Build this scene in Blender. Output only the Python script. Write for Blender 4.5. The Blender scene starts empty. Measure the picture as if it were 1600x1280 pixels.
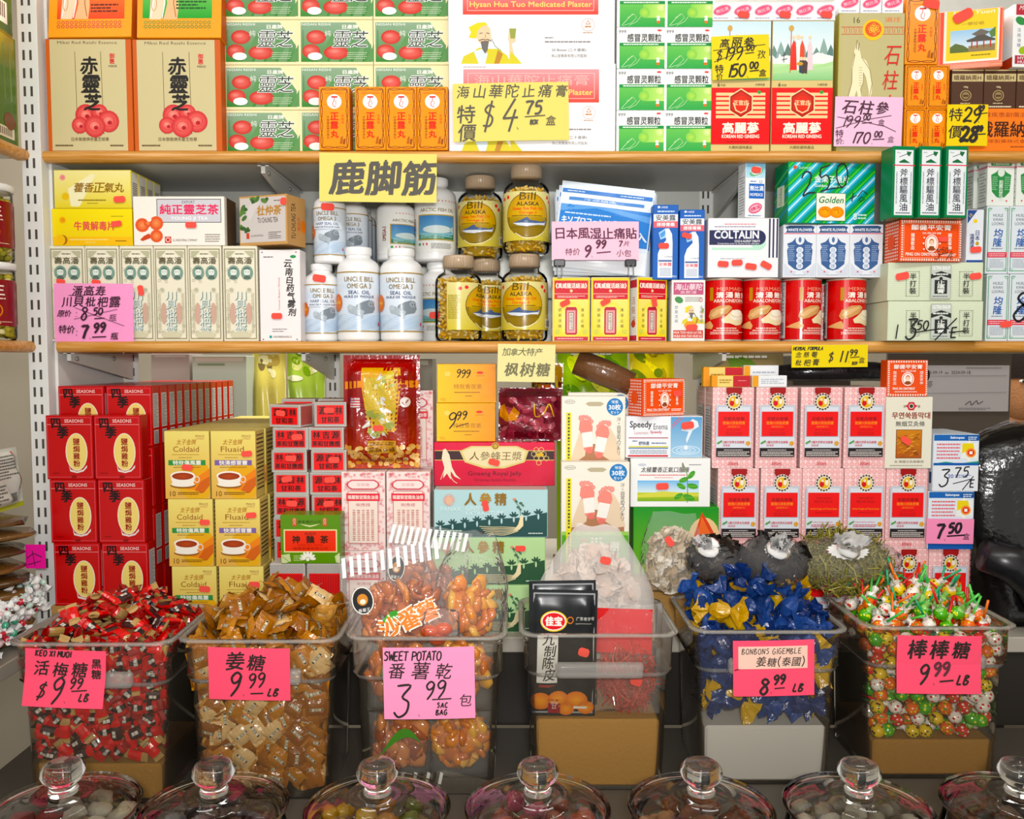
import bpy, bmesh, math, random
import numpy as np
from math import sin, cos, pi, tan, atan, radians as R_
from mathutils import Vector, Matrix, Euler

SC = bpy.context.scene
COL = SC.collection
rnd = random.Random(7)

# ------------------------------------------------------------------ camera
FPX = 1340.0
CAMZ = 1.61
PITCH = atan(80.0 / FPX)
cam_data = bpy.data.cameras.new('camera')
cam_data.sensor_width = 36
cam_data.lens = FPX / 1600 * 36
cam_data.clip_start = 0.05
cam = bpy.data.objects.new('camera', cam_data)
COL.objects.link(cam)
cam.location = (0, 0, CAMZ)
cam.rotation_euler = (pi / 2 - PITCH, 0, 0)
SC.camera = cam

# ------------------------------------------------------------------ light and exposure
SC.view_settings.view_transform = 'Standard'
SC.view_settings.look = 'None'
SC.view_settings.gamma = 1
SC.view_settings.exposure = 0.12
SC.view_settings.use_curve_mapping = False
SC.cycles.use_denoising = True
SC.cycles.max_bounces = 10
SC.cycles.transparent_max_bounces = 48
SC.cycles.transmission_bounces = 8
SC.cycles.glossy_bounces = 4
SC.cycles.diffuse_bounces = 3
SC.cycles.caustics_reflective = False
SC.cycles.caustics_refractive = False

world = bpy.data.worlds.new('world')
SC.world = world
world.use_nodes = True
world.node_tree.nodes['Background'].inputs[0].default_value = (1.0, 0.97, 0.93, 1)
world.node_tree.nodes['Background'].inputs[1].default_value = 0.66

def area_light(name, loc, target, size, size_y, power, col=(1, 1, 1)):
	d = bpy.data.lights.new(name, 'AREA')
	d.shape = 'RECTANGLE'
	d.size = size
	d.size_y = size_y
	d.energy = power
	d.color = col
	o = bpy.data.objects.new(name, d)
	COL.objects.link(o)
	o.location = loc
	v = Vector(target) - Vector(loc)
	o.rotation_euler = v.to_track_quat('-Z', 'Y').to_euler()
	return o

area_light('camera_flash', (0.03, -0.12, CAMZ + 0.10), (0, 1.7, CAMZ - 0.05), 0.16, 0.10, 19, (1, 0.985, 0.96))
area_light('ceiling_tube_light', (-1.0, 0.2, 3.01), (-0.7, 1.6, 1.16), 1.7, 0.25, 16, (1, 0.98, 0.94))
area_light('far_fill_light', (0.0, 2.08, 2.96), (0, 2.3, 1.4), 2.6, 0.25, 60, (1, 0.98, 0.94))  # added unseen fill, brightens the far goods and the certificate
area_light('ceiling_tube_light', (1.0, 0.2, 3.01), (0.7, 1.6, 1.16), 1.7, 0.25, 16, (1, 0.98, 0.94))

# ------------------------------------------------------------------ pixel -> place
def P(px, py, Y):
	"""Point at depth Y seen at photo pixel (px, py): returns X, Z."""
	dx, dy = px - 800.0, 640.0 - py
	vy = dy * sin(PITCH) + FPX * cos(PITCH)
	vz = dy * cos(PITCH) - FPX * sin(PITCH)
	t = Y / vy
	return dx * t, CAMZ + vz * t

def PX(px, Y, py=560):
	return P(px, py, Y)[0]

def PZ(py, Y):
	return P(800, py, Y)[1]

# ------------------------------------------------------------------ colour and material
KALB = 0.84
SATUR = 1.22

def lin(h):
	if not isinstance(h, str):
		return h
	h = h.lstrip('#')
	if len(h) == 3:
		h = ''.join(c * 2 for c in h)
	out = []
	for i in (0, 2, 4):
		c = int(h[i:i + 2], 16) / 255
		c = c / 12.92 if c <= 0.04045 else ((c + 0.055) / 1.055) ** 2.4
		out.append(c * KALB)
	y = 0.3 * out[0] + 0.6 * out[1] + 0.1 * out[2]
	return tuple(max(0.0, min(0.9, y + (c - y) * SATUR)) for c in out)

MATS = {}

def nodes_of(name):
	m = bpy.data.materials.new(name)
	m.use_nodes = True
	nt = m.node_tree
	return m, nt, nt.nodes, nt.links, nt.nodes['Principled BSDF']

def ink_material(name, rough, spec=0.5, metal=0.0, coat=0.0, bump=0.0, bscale=60, sss=0.0):
	"""Printed or dyed surface: colour from the mesh's own print attribute, light wear in the roughness."""
	m, nt, N, L, b = nodes_of(name)
	a = N.new('ShaderNodeAttribute')
	a.attribute_name = 'ink'
	L.new(a.outputs['Color'], b.inputs['Base Color'])
	n = N.new('ShaderNodeTexNoise')
	n.inputs['Scale'].default_value = bscale
	n.inputs['Detail'].default_value = 2
	tc = N.new('ShaderNodeTexCoord')
	L.new(tc.outputs['Object'], n.inputs['Vector'])
	mr = N.new('ShaderNodeMapRange')
	mr.inputs['To Min'].default_value = max(0.02, rough - 0.08)
	mr.inputs['To Max'].default_value = rough + 0.08
	L.new(n.outputs['Fac'], mr.inputs['Value'])
	L.new(mr.outputs['Result'], b.inputs['Roughness'])
	b.inputs['Specular IOR Level'].default_value = spec
	b.inputs['Metallic'].default_value = metal
	b.inputs['Coat Weight'].default_value = coat
	b.inputs['Coat Roughness'].default_value = 0.08
	if bump:
		bp = N.new('ShaderNodeBump')
		bp.inputs['Strength'].default_value = bump
		bp.inputs['Distance'].default_value = 0.004
		L.new(n.outputs['Fac'], bp.inputs['Height'])
		L.new(bp.outputs['Normal'], b.inputs['Normal'])
	MATS[name] = m
	return m

def clear_material(name, tint=(1, 1, 1), fres=0.12, rough=0.05, haze=0.0, hazecol=(0.9, 0.9, 0.9), bump=0.0, bscale=25, ior=1.45):
	"""Thin clear plastic or glass wall: see-through with a fresnel gloss and, if asked, a milky haze."""
	m, nt, N, L, b = nodes_of(name)
	N.remove(b)
	out = N['Material Output']
	tr = N.new('ShaderNodeBsdfTransparent')
	tr.inputs[0].default_value = (*tint, 1)
	gl = N.new('ShaderNodeBsdfGlossy')
	gl.inputs['Roughness'].default_value = rough
	gl.inputs['Color'].default_value = (1, 1, 1, 1)
	fr = N.new('ShaderNodeLayerWeight')
	fr.inputs['Blend'].default_value = fres
	mx = N.new('ShaderNodeMixShader')
	base = tr
	if haze:
		df = N.new('ShaderNodeBsdfDiffuse')
		df.inputs[0].default_value = (*hazecol, 1)
		m2 = N.new('ShaderNodeMixShader')
		m2.inputs[0].default_value = haze
		L.new(tr.outputs[0], m2.inputs[1])
		L.new(df.outputs[0], m2.inputs[2])
		base = m2
	L.new(fr.outputs['Fresnel'], mx.inputs[0])
	L.new(base.outputs[0], mx.inputs[1])
	L.new(gl.outputs[0], mx.inputs[2])
	L.new(mx.outputs[0], out.inputs['Surface'])
	if bump:
		n = N.new('ShaderNodeTexNoise')
		n.inputs['Scale'].default_value = bscale
		n.inputs['Detail'].default_value = 3
		tc = N.new('ShaderNodeTexCoord')
		L.new(tc.outputs['Object'], n.inputs['Vector'])
		bp = N.new('ShaderNodeBump')
		bp.inputs['Strength'].default_value = bump
		bp.inputs['Distance'].default_value = 0.02
		L.new(n.outputs['Fac'], bp.inputs['Height'])
		L.new(bp.outputs['Normal'], gl.inputs['Normal'])
		L.new(bp.outputs['Normal'], fr.inputs['Normal'])
	MATS[name] = m
	return m

ink_material('card', 0.5, 0.28)
ink_material('gloss', 0.25, 0.32, bscale=20)
ink_material('paper', 0.75, 0.2)
ink_material('marker', 0.6, 0.3)
ink_material('foil', 0.28, 0.5, metal=0.75, bump=0.25, bscale=70)
ink_material('metal', 0.42, 0.5, metal=0.35)
ink_material('plastic', 0.3, 0.5)
ink_material('wrapper', 0.2, 0.6, bump=0.35, bscale=90)
ink_material('candy', 0.15, 0.6, coat=0.5)
ink_material('rough', 0.85, 0.2, bump=0.4, bscale=160)
ink_material('paint', 0.4, 0.4, bscale=8)
clear_material('bin_clear', (0.93, 0.91, 0.87), 0.14, 0.06, haze=0.06, hazecol=(0.55, 0.47, 0.34))
clear_material('jar_clear', (0.99, 0.985, 0.96), 0.1, 0.03)
clear_material('jar_lid', (0.985, 0.985, 0.96), 0.3, 0.03)
clear_material('film', (0.98, 0.98, 0.98), 0.08, 0.16, haze=0.06, bump=0.9, bscale=28)
clear_material('film_milky', (0.95, 0.95, 0.95), 0.08, 0.2, haze=0.30, hazecol=(0.88, 0.84, 0.8), bump=1.0, bscale=22)
clear_material('shrink', (0.99, 0.99, 0.99), 0.10, 0.12, bump=0.25, bscale=18)
clear_material('window_clear', (0.93, 0.95, 0.95), 0.1, 0.03)

def glass_material():
	m, nt, N, L, b = nodes_of('glass')
	b.inputs['Transmission Weight'].default_value = 1
	b.inputs['Roughness'].default_value = 0.02
	b.inputs['IOR'].default_value = 1.42
	b.inputs['Base Color'].default_value = (0.97, 0.97, 0.94, 1)
	MATS['glass'] = m

glass_material()

def gel_material():
	"""Oil-filled gelatine: glossy skin over a body that lets light through."""
	m, nt, N, L, b = nodes_of('gel')
	a = N.new('ShaderNodeAttribute')
	a.attribute_name = 'ink'
	L.new(a.outputs['Color'], b.inputs['Base Color'])
	b.inputs['Roughness'].default_value = 0.12
	b.inputs['Specular IOR Level'].default_value = 0.7
	t = N.new('ShaderNodeBsdfTranslucent')
	L.new(a.outputs['Color'], t.inputs['Color'])
	mx = N.new('ShaderNodeMixShader')
	mx.inputs[0].default_value = 0.45
	L.new(b.outputs[0], mx.inputs[1])
	L.new(t.outputs[0], mx.inputs[2])
	L.new(mx.outputs[0], N['Material Output'].inputs['Surface'])
	MATS['gel'] = m

gel_material()

def wood_material():
	m, nt, N, L, b = nodes_of('wood')
	tc = N.new('ShaderNodeTexCoord')
	mp = N.new('ShaderNodeMapping')
	mp.inputs['Scale'].default_value = (3, 60, 60)
	n = N.new('ShaderNodeTexNoise')
	n.inputs['Scale'].default_value = 3
	n.inputs['Detail'].default_value = 5
	cr = N.new('ShaderNodeValToRGB')
	cr.color_ramp.elements[0].position = 0.3
	cr.color_ramp.elements[0].color = (*lin('#b9803f'), 1)
	cr.color_ramp.elements[1].position = 0.75
	cr.color_ramp.elements[1].color = (*lin('#dcae78'), 1)
	L.new(tc.outputs['Object'], mp.inputs[0])
	L.new(mp.outputs[0], n.inputs['Vector'])
	L.new(n.outputs['Fac'], cr.inputs[0])
	L.new(cr.outputs[0], b.inputs['Base Color'])
	b.inputs['Roughness'].default_value = 0.32
	MATS['wood'] = m

wood_material()

# ------------------------------------------------------------------ mesh builder
class MB:
	def __init__(s):
		s.V, s.F, s.C, s.M, s.S = [], [], [], [], []

	def add(s, V, F, col, mat='card', smooth=False, cols=None):
		o = len(s.V)
		s.V += [tuple(v) for v in V]
		c = lin(col) if col is not None else None
		for i, f in enumerate(F):
			s.F.append(tuple(o + k for k in f))
			if cols is not None:
				s.C.append([cols[k] for k in f])
			else:
				s.C.append(c)
			s.M.append(mat)
			s.S.append(smooth)

	def box(s, x0, x1, y0, y1, z0, z1, col, mat='card', c=0.0, skip=()):
		if c <= 0:
			V = [(x, y, z) for x in (x0, x1) for y in (y0, y1) for z in (z0, z1)]
			F = [(0, 1, 3, 2), (4, 6, 7, 5), (0, 4, 5, 1), (2, 3, 7, 6), (0, 2, 6, 4), (1, 5, 7, 3)]
			s.add(V, F, col, mat)
			return
		V, idx = [], {}
		for ix, x in ((0, x0), (1, x1)):
			for iy, y in ((0, y0), (1, y1)):
				for iz, z in ((0, z0), (1, z1)):
					sx, sy, sz = (1 if ix == 0 else -1), (1 if iy == 0 else -1), (1 if iz == 0 else -1)
					idx[ix, iy, iz, 0] = len(V); V.append((x, y + sy * c, z + sz * c))
					idx[ix, iy, iz, 1] = len(V); V.append((x + sx * c, y, z + sz * c))
					idx[ix, iy, iz, 2] = len(V); V.append((x + sx * c, y + sy * c, z))
		F = []
		I = idx
		F.append((I[0,0,0,0], I[0,0,1,0], I[0,1,1,0], I[0,1,0,0]))
		F.append((I[1,0,0,0], I[1,1,0,0], I[1,1,1,0], I[1,0,1,0]))
		F.append((I[0,0,0,1], I[1,0,0,1], I[1,0,1,1], I[0,0,1,1]))
		F.append((I[0,1,0,1], I[0,1,1,1], I[1,1,1,1], I[1,1,0,1]))
		F.append((I[0,0,0,2], I[0,1,0,2], I[1,1,0,2], I[1,0,0,2]))
		F.append((I[0,0,1,2], I[1,0,1,2], I[1,1,1,2], I[0,1,1,2]))
		for a in (0, 1):
			for b in (0, 1):
				F.append((I[a,b,0,0], I[a,b,1,0], I[a,b,1,1], I[a,b,0,1]))
				F.append((I[a,0,b,0], I[a,1,b,0], I[a,1,b,2], I[a,0,b,2]))
				F.append((I[0,a,b,1], I[1,a,b,1], I[1,a,b,2], I[0,a,b,2]))
				for d in (0, 1):
					F.append((I[a,b,d,0], I[a,b,d,1], I[a,b,d,2]))
		s.add(V, F, col, mat)

	def lathe(s, prof, n, col, mat='plastic', smooth=True, cx=0, cy=0, z0=0, cols=None, a0=0, a1=2 * pi, ky=1.0):
		"""prof: (r, z) pairs from bottom to top."""
		full = abs(a1 - a0 - 2 * pi) < 1e-6
		m = n if full else n + 1
		V, F, CC = [], [], []
		for j, (r, z) in enumerate(prof):
			for i in range(m):
				a = a0 + (a1 - a0) * i / n
				V.append((cx + r * cos(a), cy + ky * r * sin(a), z0 + z))
				if cols:
					CC.append(lin(cols[j]))
		for j in range(len(prof) - 1):
			for i in range(n):
				k = (i + 1) % m if full else i + 1
				if prof[j][0] < 1e-7 and prof[j + 1][0] < 1e-7:
					continue
				if prof[j][0] < 1e-7:
					F.append((j * m + i, (j + 1) * m + k, (j + 1) * m + i))
				elif prof[j + 1][0] < 1e-7:
					F.append((j * m + i, j * m + k, (j + 1) * m + i))
				else:
					F.append((j * m + i, j * m + k, (j + 1) * m + k, (j + 1) * m + i))
		s.add(V, F, col if not cols else None, mat, smooth, cols=CC if cols else None)

	def tube(s, pts, rad, n, col, mat='plastic', smooth=True, cap=True):
		pts = [Vector(p) for p in pts]
		rads = rad if isinstance(rad, (list, tuple)) else [rad] * len(pts)
		V, F = [], []
		up = Vector((0.13, 0.27, 0.95))
		for i, p in enumerate(pts):
			t = (pts[min(i + 1, len(pts) - 1)] - pts[max(i - 1, 0)]).normalized()
			a = t.cross(up)
			if a.length < 1e-3:
				a = t.cross(Vector((1, 0, 0)))
			a.normalize()
			b = t.cross(a)
			for k in range(n):
				q = 2 * pi * k / n
				V.append(p + (a * cos(q) + b * sin(q)) * rads[i])
		for i in range(len(pts) - 1):
			for k in range(n):
				l = (k + 1) % n
				F.append((i * n + k, (i + 1) * n + k, (i + 1) * n + l, i * n + l))
		if cap:
			F.append(tuple(range(n)))
			F.append(tuple((len(pts) - 1) * n + k for k in reversed(range(n))))
		s.add(V, F, col, mat, smooth)

	def ellipsoid(s, c, r, col, mat='plastic', nu=10, nv=6, rot=None, noise=0.0, rng=None):
		V, F = [], []
		rows = []
		for j in range(nv + 1):
			th = pi * j / nv
			row = []
			for i in range(nu if 0 < j < nv else 1):
				ph = 2 * pi * i / nu
				k = 1 + (rng.uniform(-noise, noise) if rng else 0)
				v = Vector((r[0] * sin(th) * cos(ph) * k, r[1] * sin(th) * sin(ph) * k, r[2] * cos(th) * k))
				if rot:
					v = rot @ v
				row.append(len(V))
				V.append(v + Vector(c))
			rows.append(row)
		for j in range(nv):
			a, b = rows[j], rows[j + 1]
			for i in range(nu):
				k = (i + 1) % nu
				if len(a) == 1:
					F.append((a[0], b[i], b[k]))
				elif len(b) == 1:
					F.append((a[i], b[0], a[k]))
				else:
					F.append((a[i], b[i], b[k], a[k]))
		s.add(V, F, col, mat, True)

	def mesh(s, name):
		me = bpy.data.meshes.new(name)
		me.from_pydata(s.V, [], s.F)
		keys = []
		for k in s.M:
			if k not in keys:
				keys.append(k)
		for k in keys:
			me.materials.append(MATS[k])
		me.polygons.foreach_set('material_index', [keys.index(k) for k in s.M])
		me.polygons.foreach_set('use_smooth', s.S)
		at = me.color_attributes.new('ink', 'FLOAT_COLOR', 'CORNER')
		buf = []
		for f, c in zip(s.F, s.C):
			if isinstance(c, list):
				for q in c:
					buf += [q[0], q[1], q[2], 1.0]
			else:
				buf += [c[0], c[1], c[2], 1.0] * len(f)
		at.data.foreach_set('color', buf)
		me.update()
		return me

	def build(s, name, parent=None, loc=(0, 0, 0), rot=(0, 0, 0)):
		o = bpy.data.objects.new(name, s.mesh(name))
		COL.objects.link(o)
		o.location = loc
		o.rotation_euler = rot
		if parent:
			o.parent = parent
		return o

def fix_normals(o):
	bm = bmesh.new()
	bm.from_mesh(o.data)
	bmesh.ops.recalc_face_normals(bm, faces=bm.faces)
	bm.to_mesh(o.data)
	bm.free()

def link_mesh(name, me, parent=None, loc=(0, 0, 0), rot=(0, 0, 0)):
	o = bpy.data.objects.new(name, me)
	COL.objects.link(o)
	o.location = loc
	o.rotation_euler = rot
	if parent:
		o.parent = parent
	return o

def tag(o, label, cat, group=None, kind=None):
	o['label'] = label
	o['category'] = cat
	if group:
		o['group'] = group
	if kind:
		o['kind'] = kind
	return o

def struct(o, label=None, cat=None):
	o['kind'] = 'structure'
	if label:
		o['label'] = label
		o['category'] = cat
	return o

def empty(name, loc, rz=0):
	o = bpy.data.objects.new(name, None)
	o.empty_display_size = 0.02
	COL.objects.link(o)
	o.location = loc
	o.rotation_euler = (0, 0, rz)
	return o

def copy_tree(o, parent=None):
	c = o.copy()
	COL.objects.link(c)
	if parent:
		c.parent = parent
	for ch in list(o.children):
		copy_tree(ch, c)
	return c

# ------------------------------------------------------------------ lettering
TXT = {}

def glyphs(s):
	if s not in TXT:
		cu = bpy.data.curves.new('lettering', 'FONT')
		cu.body = s
		cu.size = 1
		cu.resolution_u = 2
		cu.fill_mode = 'FRONT'
		o = bpy.data.objects.new('lettering', cu)
		m = o.to_mesh()
		V = [(v.co.x, v.co.y) for v in m.vertices]
		F = [tuple(p.vertices) for p in m.polygons]
		o.to_mesh_clear()
		bpy.data.objects.remove(o)
		bpy.data.curves.remove(cu)
		if not V:
			V, F = [(0, 0), (0.1, 0), (0, 0.1)], []
		xs = [v[0] for v in V]
		ys = [v[1] for v in V]
		TXT[s] = (V, F, min(xs), max(xs), min(ys), max(ys))
	return TXT[s]

HAND = {
	'0': [[(2.2,6),(.8,5.2),(.3,2.6),(1.2,.2),(2.6,.6),(3.5,3.2),(3,5.4),(2.1,6)]],
	'1': [[(2.1,6),(1.3,0)]],
	'2': [[(.3,4.5),(1.4,6),(3,5.2),(2.4,3),(.2,.2),(1.8,.5),(3.8,.2)]],
	'3': [[(.4,5.9),(3.3,6),(1.7,3.8),(3.1,2.7),(2.8,.7),(1.2,-.2),(.1,.8)]],
	'4': [[(2.3,6),(.2,2.1),(3.9,2.3)],[(2.9,3.8),(2.2,-.6)]],
	'5': [[(1,5.9),(.7,3.6),(2.4,3.8),(3.2,2.2),(2.2,.3),(.3,.1)],[(1,5.9),(3.6,6.1)]],
	'6': [[(2.8,6),(.9,3.4),(.5,1.2),(1.8,0),(3,1.2),(2.2,2.9),(.7,2)]],
	'7': [[(.2,5.4),(.6,5.9),(3.6,6),(2.2,3.2),(1.4,0)]],
	'8': [[(3.1,5.3),(1.7,6),(.8,4.8),(2.4,3.2),(3,1.4),(1.6,0),(.4,1.2),(1.4,2.9),(3,4.4),(3.1,5.3)]],
	'9': [[(3.3,5.2),(1.9,6),(.5,4.6),(1.3,3.1),(2.8,3.8),(3.3,5.2),(2.8,2.2),(1,-.5)]],
	'$': [[(3.2,4.9),(1.7,5.4),(.7,4.2),(2.8,2.6),(2.2,.8),(.3,.9)],[(2.4,6.4),(1,-.6)]],
	'.': [[(.4,.1),(.7,.3)]], ':': [[(.5,3.6),(.8,3.8)],[(.5,.6),(.8,.8)]], '/': [[(3.4,6.2),(0,-.6)]], '-': [[(.3,2.8),(3.4,3.1)]],
	'_': [[(0,.4),(4,.7)]], '(': [[(1.6,6.4),(.4,3),(1.6,-.4)]], ')': [[(.4,6.4),(1.6,3),(.4,-.4)]],
	'A': [[(0,0),(1.9,6),(3.4,0)],[(.7,2.2),(3,2.4)]],
	'B': [[(.5,6),(.3,0)],[(.5,6),(2.8,5.2),(.5,3.2),(3.1,2),(2.4,.2),(.3,0)]],
	'C': [[(3.2,5.2),(1.8,6),(.4,3.6),(.8,.8),(2.2,0),(3.3,.9)]],
	'D': [[(.5,6),(.4,0)],[(.2,6),(2.6,5.2),(3.3,2.8),(2,.4),(.3,0)]],
	'E': [[(3.2,6),(.5,5.8),(.4,.1),(3.3,.2)],[(.5,3),(2.7,3.2)]],
	'F': [[(3.2,6.1),(.6,5.8),(.4,0)],[(.5,3.1),(2.6,3.3)]],
	'G': [[(3.2,5.2),(1.8,6),(.4,3.6),(.8,.8),(2.2,0),(3.2,1.2),(3.2,2.7),(1.9,2.7)]],
	'H': [[(.4,6),(.3,0)],[(3.2,6),(3,0)],[(.4,3),(3.1,3.2)]],
	'I': [[(1,6),(.9,0)]], 'K': [[(.5,6),(.4,0)],[(3,6),(.5,2.8),(3.3,0)]], 'L': [[(.6,6),(.3,.1),(3.1,.2)]],
	'M': [[(.2,0),(.6,6),(1.9,2.2),(3.3,6),(3.6,0)]], 'N': [[(.3,0),(.5,6),(2.9,.2),(3.2,6)]],
	'O': [[(1.9,6),(.5,4.6),(.4,1.6),(1.7,0),(3.1,1.4),(3.2,4.4),(1.9,6)]],
	'P': [[(.6,6),(.4,0)],[(.3,6),(2.9,5.4),(2.9,3.4),(.5,2.8)]],
	'R': [[(.6,6),(.4,0)],[(.3,6),(2.9,5.4),(2.6,3.5),(.5,3),(3.3,0)]],
	'S': [[(3.1,5.3),(1.7,6),(.6,4.6),(2.8,2.6),(2.2,.4),(.3,.4)]],
	'T': [[(0,5.9),(3.5,6.1)],[(1.8,6),(1.5,0)]], 'U': [[(.4,6),(.5,1.4),(1.7,0),(3,1.4),(3.2,6)]],
	'V': [[(.2,6),(1.7,0),(3.4,6)]], 'W': [[(.1,6),(1,0),(1.9,4),(2.9,0),(3.7,6)]], 'X': [[(.3,6),(3.2,0)],[(3.2,6),(.2,0)]],
	'Z': [[(.3,6),(3.2,6),(.2,0),(3.4,.1)]],
}
HARD = set('1470EFHIKLMNTVWXZA/-_') - set('0')

def smooth_line(pts, n=4):
	if len(pts) < 3:
		return list(pts)
	out = []
	q = [pts[0]] + list(pts) + [pts[-1]]
	if pts[0] == pts[-1]:
		q[0] = pts[-2]
		q[-1] = pts[1]
	for i in range(1, len(q) - 2):
		a, b, c, d = q[i - 1], q[i], q[i + 1], q[i + 2]
		for k in range(n):
			t = k / n
			out.append(tuple(0.5 * (2 * b[j] + (c[j] - a[j]) * t + (2 * a[j] - 5 * b[j] + 4 * c[j] - d[j]) * t * t + (3 * b[j] - a[j] - 3 * c[j] + d[j]) * t ** 3) for j in (0, 1)))
	out.append(tuple(pts[-1]))
	return out

class Art:
	"""Flat print in its own px units, y down. Each call lays one more layer of ink."""
	def __init__(s, W, H, bg='#ffffff'):
		s.W, s.H, s.bg = W, H, bg
		s.items = []      # V, F, colour or per-vertex colours, mat
		s.mat = 'card'

	def raw(s, V, F, col=None, cols=None, mat=None):
		s.items.append((V, F, lin(col) if col is not None else None, cols, mat or s.mat))

	def rect(s, x0, y0, x1, y1, c, mat=None):
		n = max(1, int(abs(x1 - x0) / s.W * 10)) if getattr(s, 'curved', False) else 1
		V, F = [], []
		for i in range(n + 1):
			x = x0 + (x1 - x0) * i / n
			V += [(x, y0), (x, y1)]
		for i in range(n):
			F.append((2 * i + 1, 2 * i + 3, 2 * i + 2, 2 * i))
		s.raw(V, F, c, mat=mat)

	def grad(s, x0, y0, x1, y1, c0, c1, horiz=False, mat=None):
		"""A printed tint running from c0 to c1 (down, or across if horiz)."""
		n = max(1, int(abs(x1 - x0) / s.W * 10)) if getattr(s, 'curved', False) else 1
		a, b = lin(c0), lin(c1)
		V, F, CC = [], [], []
		for i in range(n + 1):
			t = i / n
			x = x0 + (x1 - x0) * t
			V += [(x, y0), (x, y1)]
			if horiz:
				m = tuple(a[k] * (1 - t) + b[k] * t for k in range(3))
				CC += [m, m]
			else:
				CC += [a, b]
		for i in range(n):
			F.append((2 * i + 1, 2 * i + 3, 2 * i + 2, 2 * i))
		s.raw(V, F, None, CC, mat)

	def ell(s, cx, cy, rx, ry, c, n=20, c2=None, mat=None, rot=0):
		V = [(cx, cy)]
		ca, sa = cos(R_(rot)), sin(R_(rot))
		for i in range(n):
			a = 2 * pi * i / n
			u, v = rx * cos(a), ry * sin(a)
			V.append((cx + u * ca - v * sa, cy + u * sa + v * ca))
		F = [(0, (i + 1) % n + 1, i + 1) for i in range(n)]
		if c2:
			s.raw(V, F, None, [lin(c)] + [lin(c2)] * n, mat)
		else:
			s.raw(V, F, c, mat=mat)

	def ring(s, cx, cy, rx, ry, w, c, n=24):
		s.line([(cx + rx * cos(2 * pi * i / n), cy + ry * sin(2 * pi * i / n)) for i in range(n + 1)], w, c)

	def poly(s, pts, c, mat=None):
		V = [(p[0], p[1]) for p in pts]
		from mathutils.geometry import tessellate_polygon
		F = []
		for t in tessellate_polygon([[Vector((p[0], p[1], 0)) for p in pts]]):
			a, b, d = (V[k] for k in t)
			cr = (b[0] - a[0]) * (d[1] - a[1]) - (b[1] - a[1]) * (d[0] - a[0])
			F.append(tuple(t) if cr < 0 else tuple(reversed(t)))
		s.raw(V, F, c, mat=mat)

	def line(s, pts, w, c, taper=False, mat=None):
		V, F = [], []
		n = len(pts)
		for i, p in enumerate(pts):
			a, b = pts[max(i - 1, 0)], pts[min(i + 1, n - 1)]
			dx, dy = b[0] - a[0], b[1] - a[1]
			l = math.hypot(dx, dy) or 1
			ww = w[i] / 2 if isinstance(w, (list, tuple)) else w / 2
			if taper:
				ww *= (1 - 0.75 * abs(2 * i / max(1, n - 1) - 1) ** 2)
			V += [(p[0] - dy / l * ww, p[1] + dx / l * ww), (p[0] + dy / l * ww, p[1] - dx / l * ww)]
		for i in range(n - 1):
			F.append((2 * i, 2 * i + 2, 2 * i + 3, 2 * i + 1))
		s.raw(V, F, c, mat=mat)

	def frame(s, x0, y0, x1, y1, w, c):
		V = [(x0, y0), (x1, y0), (x1, y1), (x0, y1), (x0 + w, y0 + w), (x1 - w, y0 + w), (x1 - w, y1 - w), (x0 + w, y1 - w)]
		F = [(4, 5, 1, 0), (5, 6, 2, 1), (6, 7, 3, 2), (7, 4, 0, 3)]
		s.raw(V, F, c)

	def text(s, t, x, y, h, c, w=None, align='c', bold=0.0, shear=0.0, rot=0, mat=None, vert=False, gap=1.05):
		"""Letters with cap box height h, centred on y; squeezed to width w if given."""
		if vert:
			for i, ch in enumerate(t):
				s.text(ch, x, y + h / 2 + i * h * gap, h, c, w=w, bold=bold, shear=shear, rot=rot, mat=mat)
			return
		V0, F0, xa, xb, ya, yb = glyphs(t)
		if yb - ya < 0.3:
			ya, yb = 0, 0.72
		k = h / (yb - ya)
		kx = k
		if w:
			kx = w / max(1e-6, xb - xa)
		wd = (xb - xa) * kx
		ox = {'c': x - wd / 2, 'l': x, 'r': x - wd}[align]
		ca, sa = cos(R_(rot)), sin(R_(rot))
		V = []
		for (u, v) in V0:
			q = (u - xa) * kx + ox - x + shear * (v - ya) * k
			p = -((v - ya) * k - h / 2)
			V.append((x + q * ca - p * sa, y + q * sa + p * ca))
		if bold:
			b = bold * h
			for dx, dy in ((b, b * .6), (-b, b * .6), (0, -b)):
				s.raw([(p[0] + dx, p[1] + dy) for p in V], F0, c, mat=mat)
		else:
			s.raw(V, F0, c, mat=mat)

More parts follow.
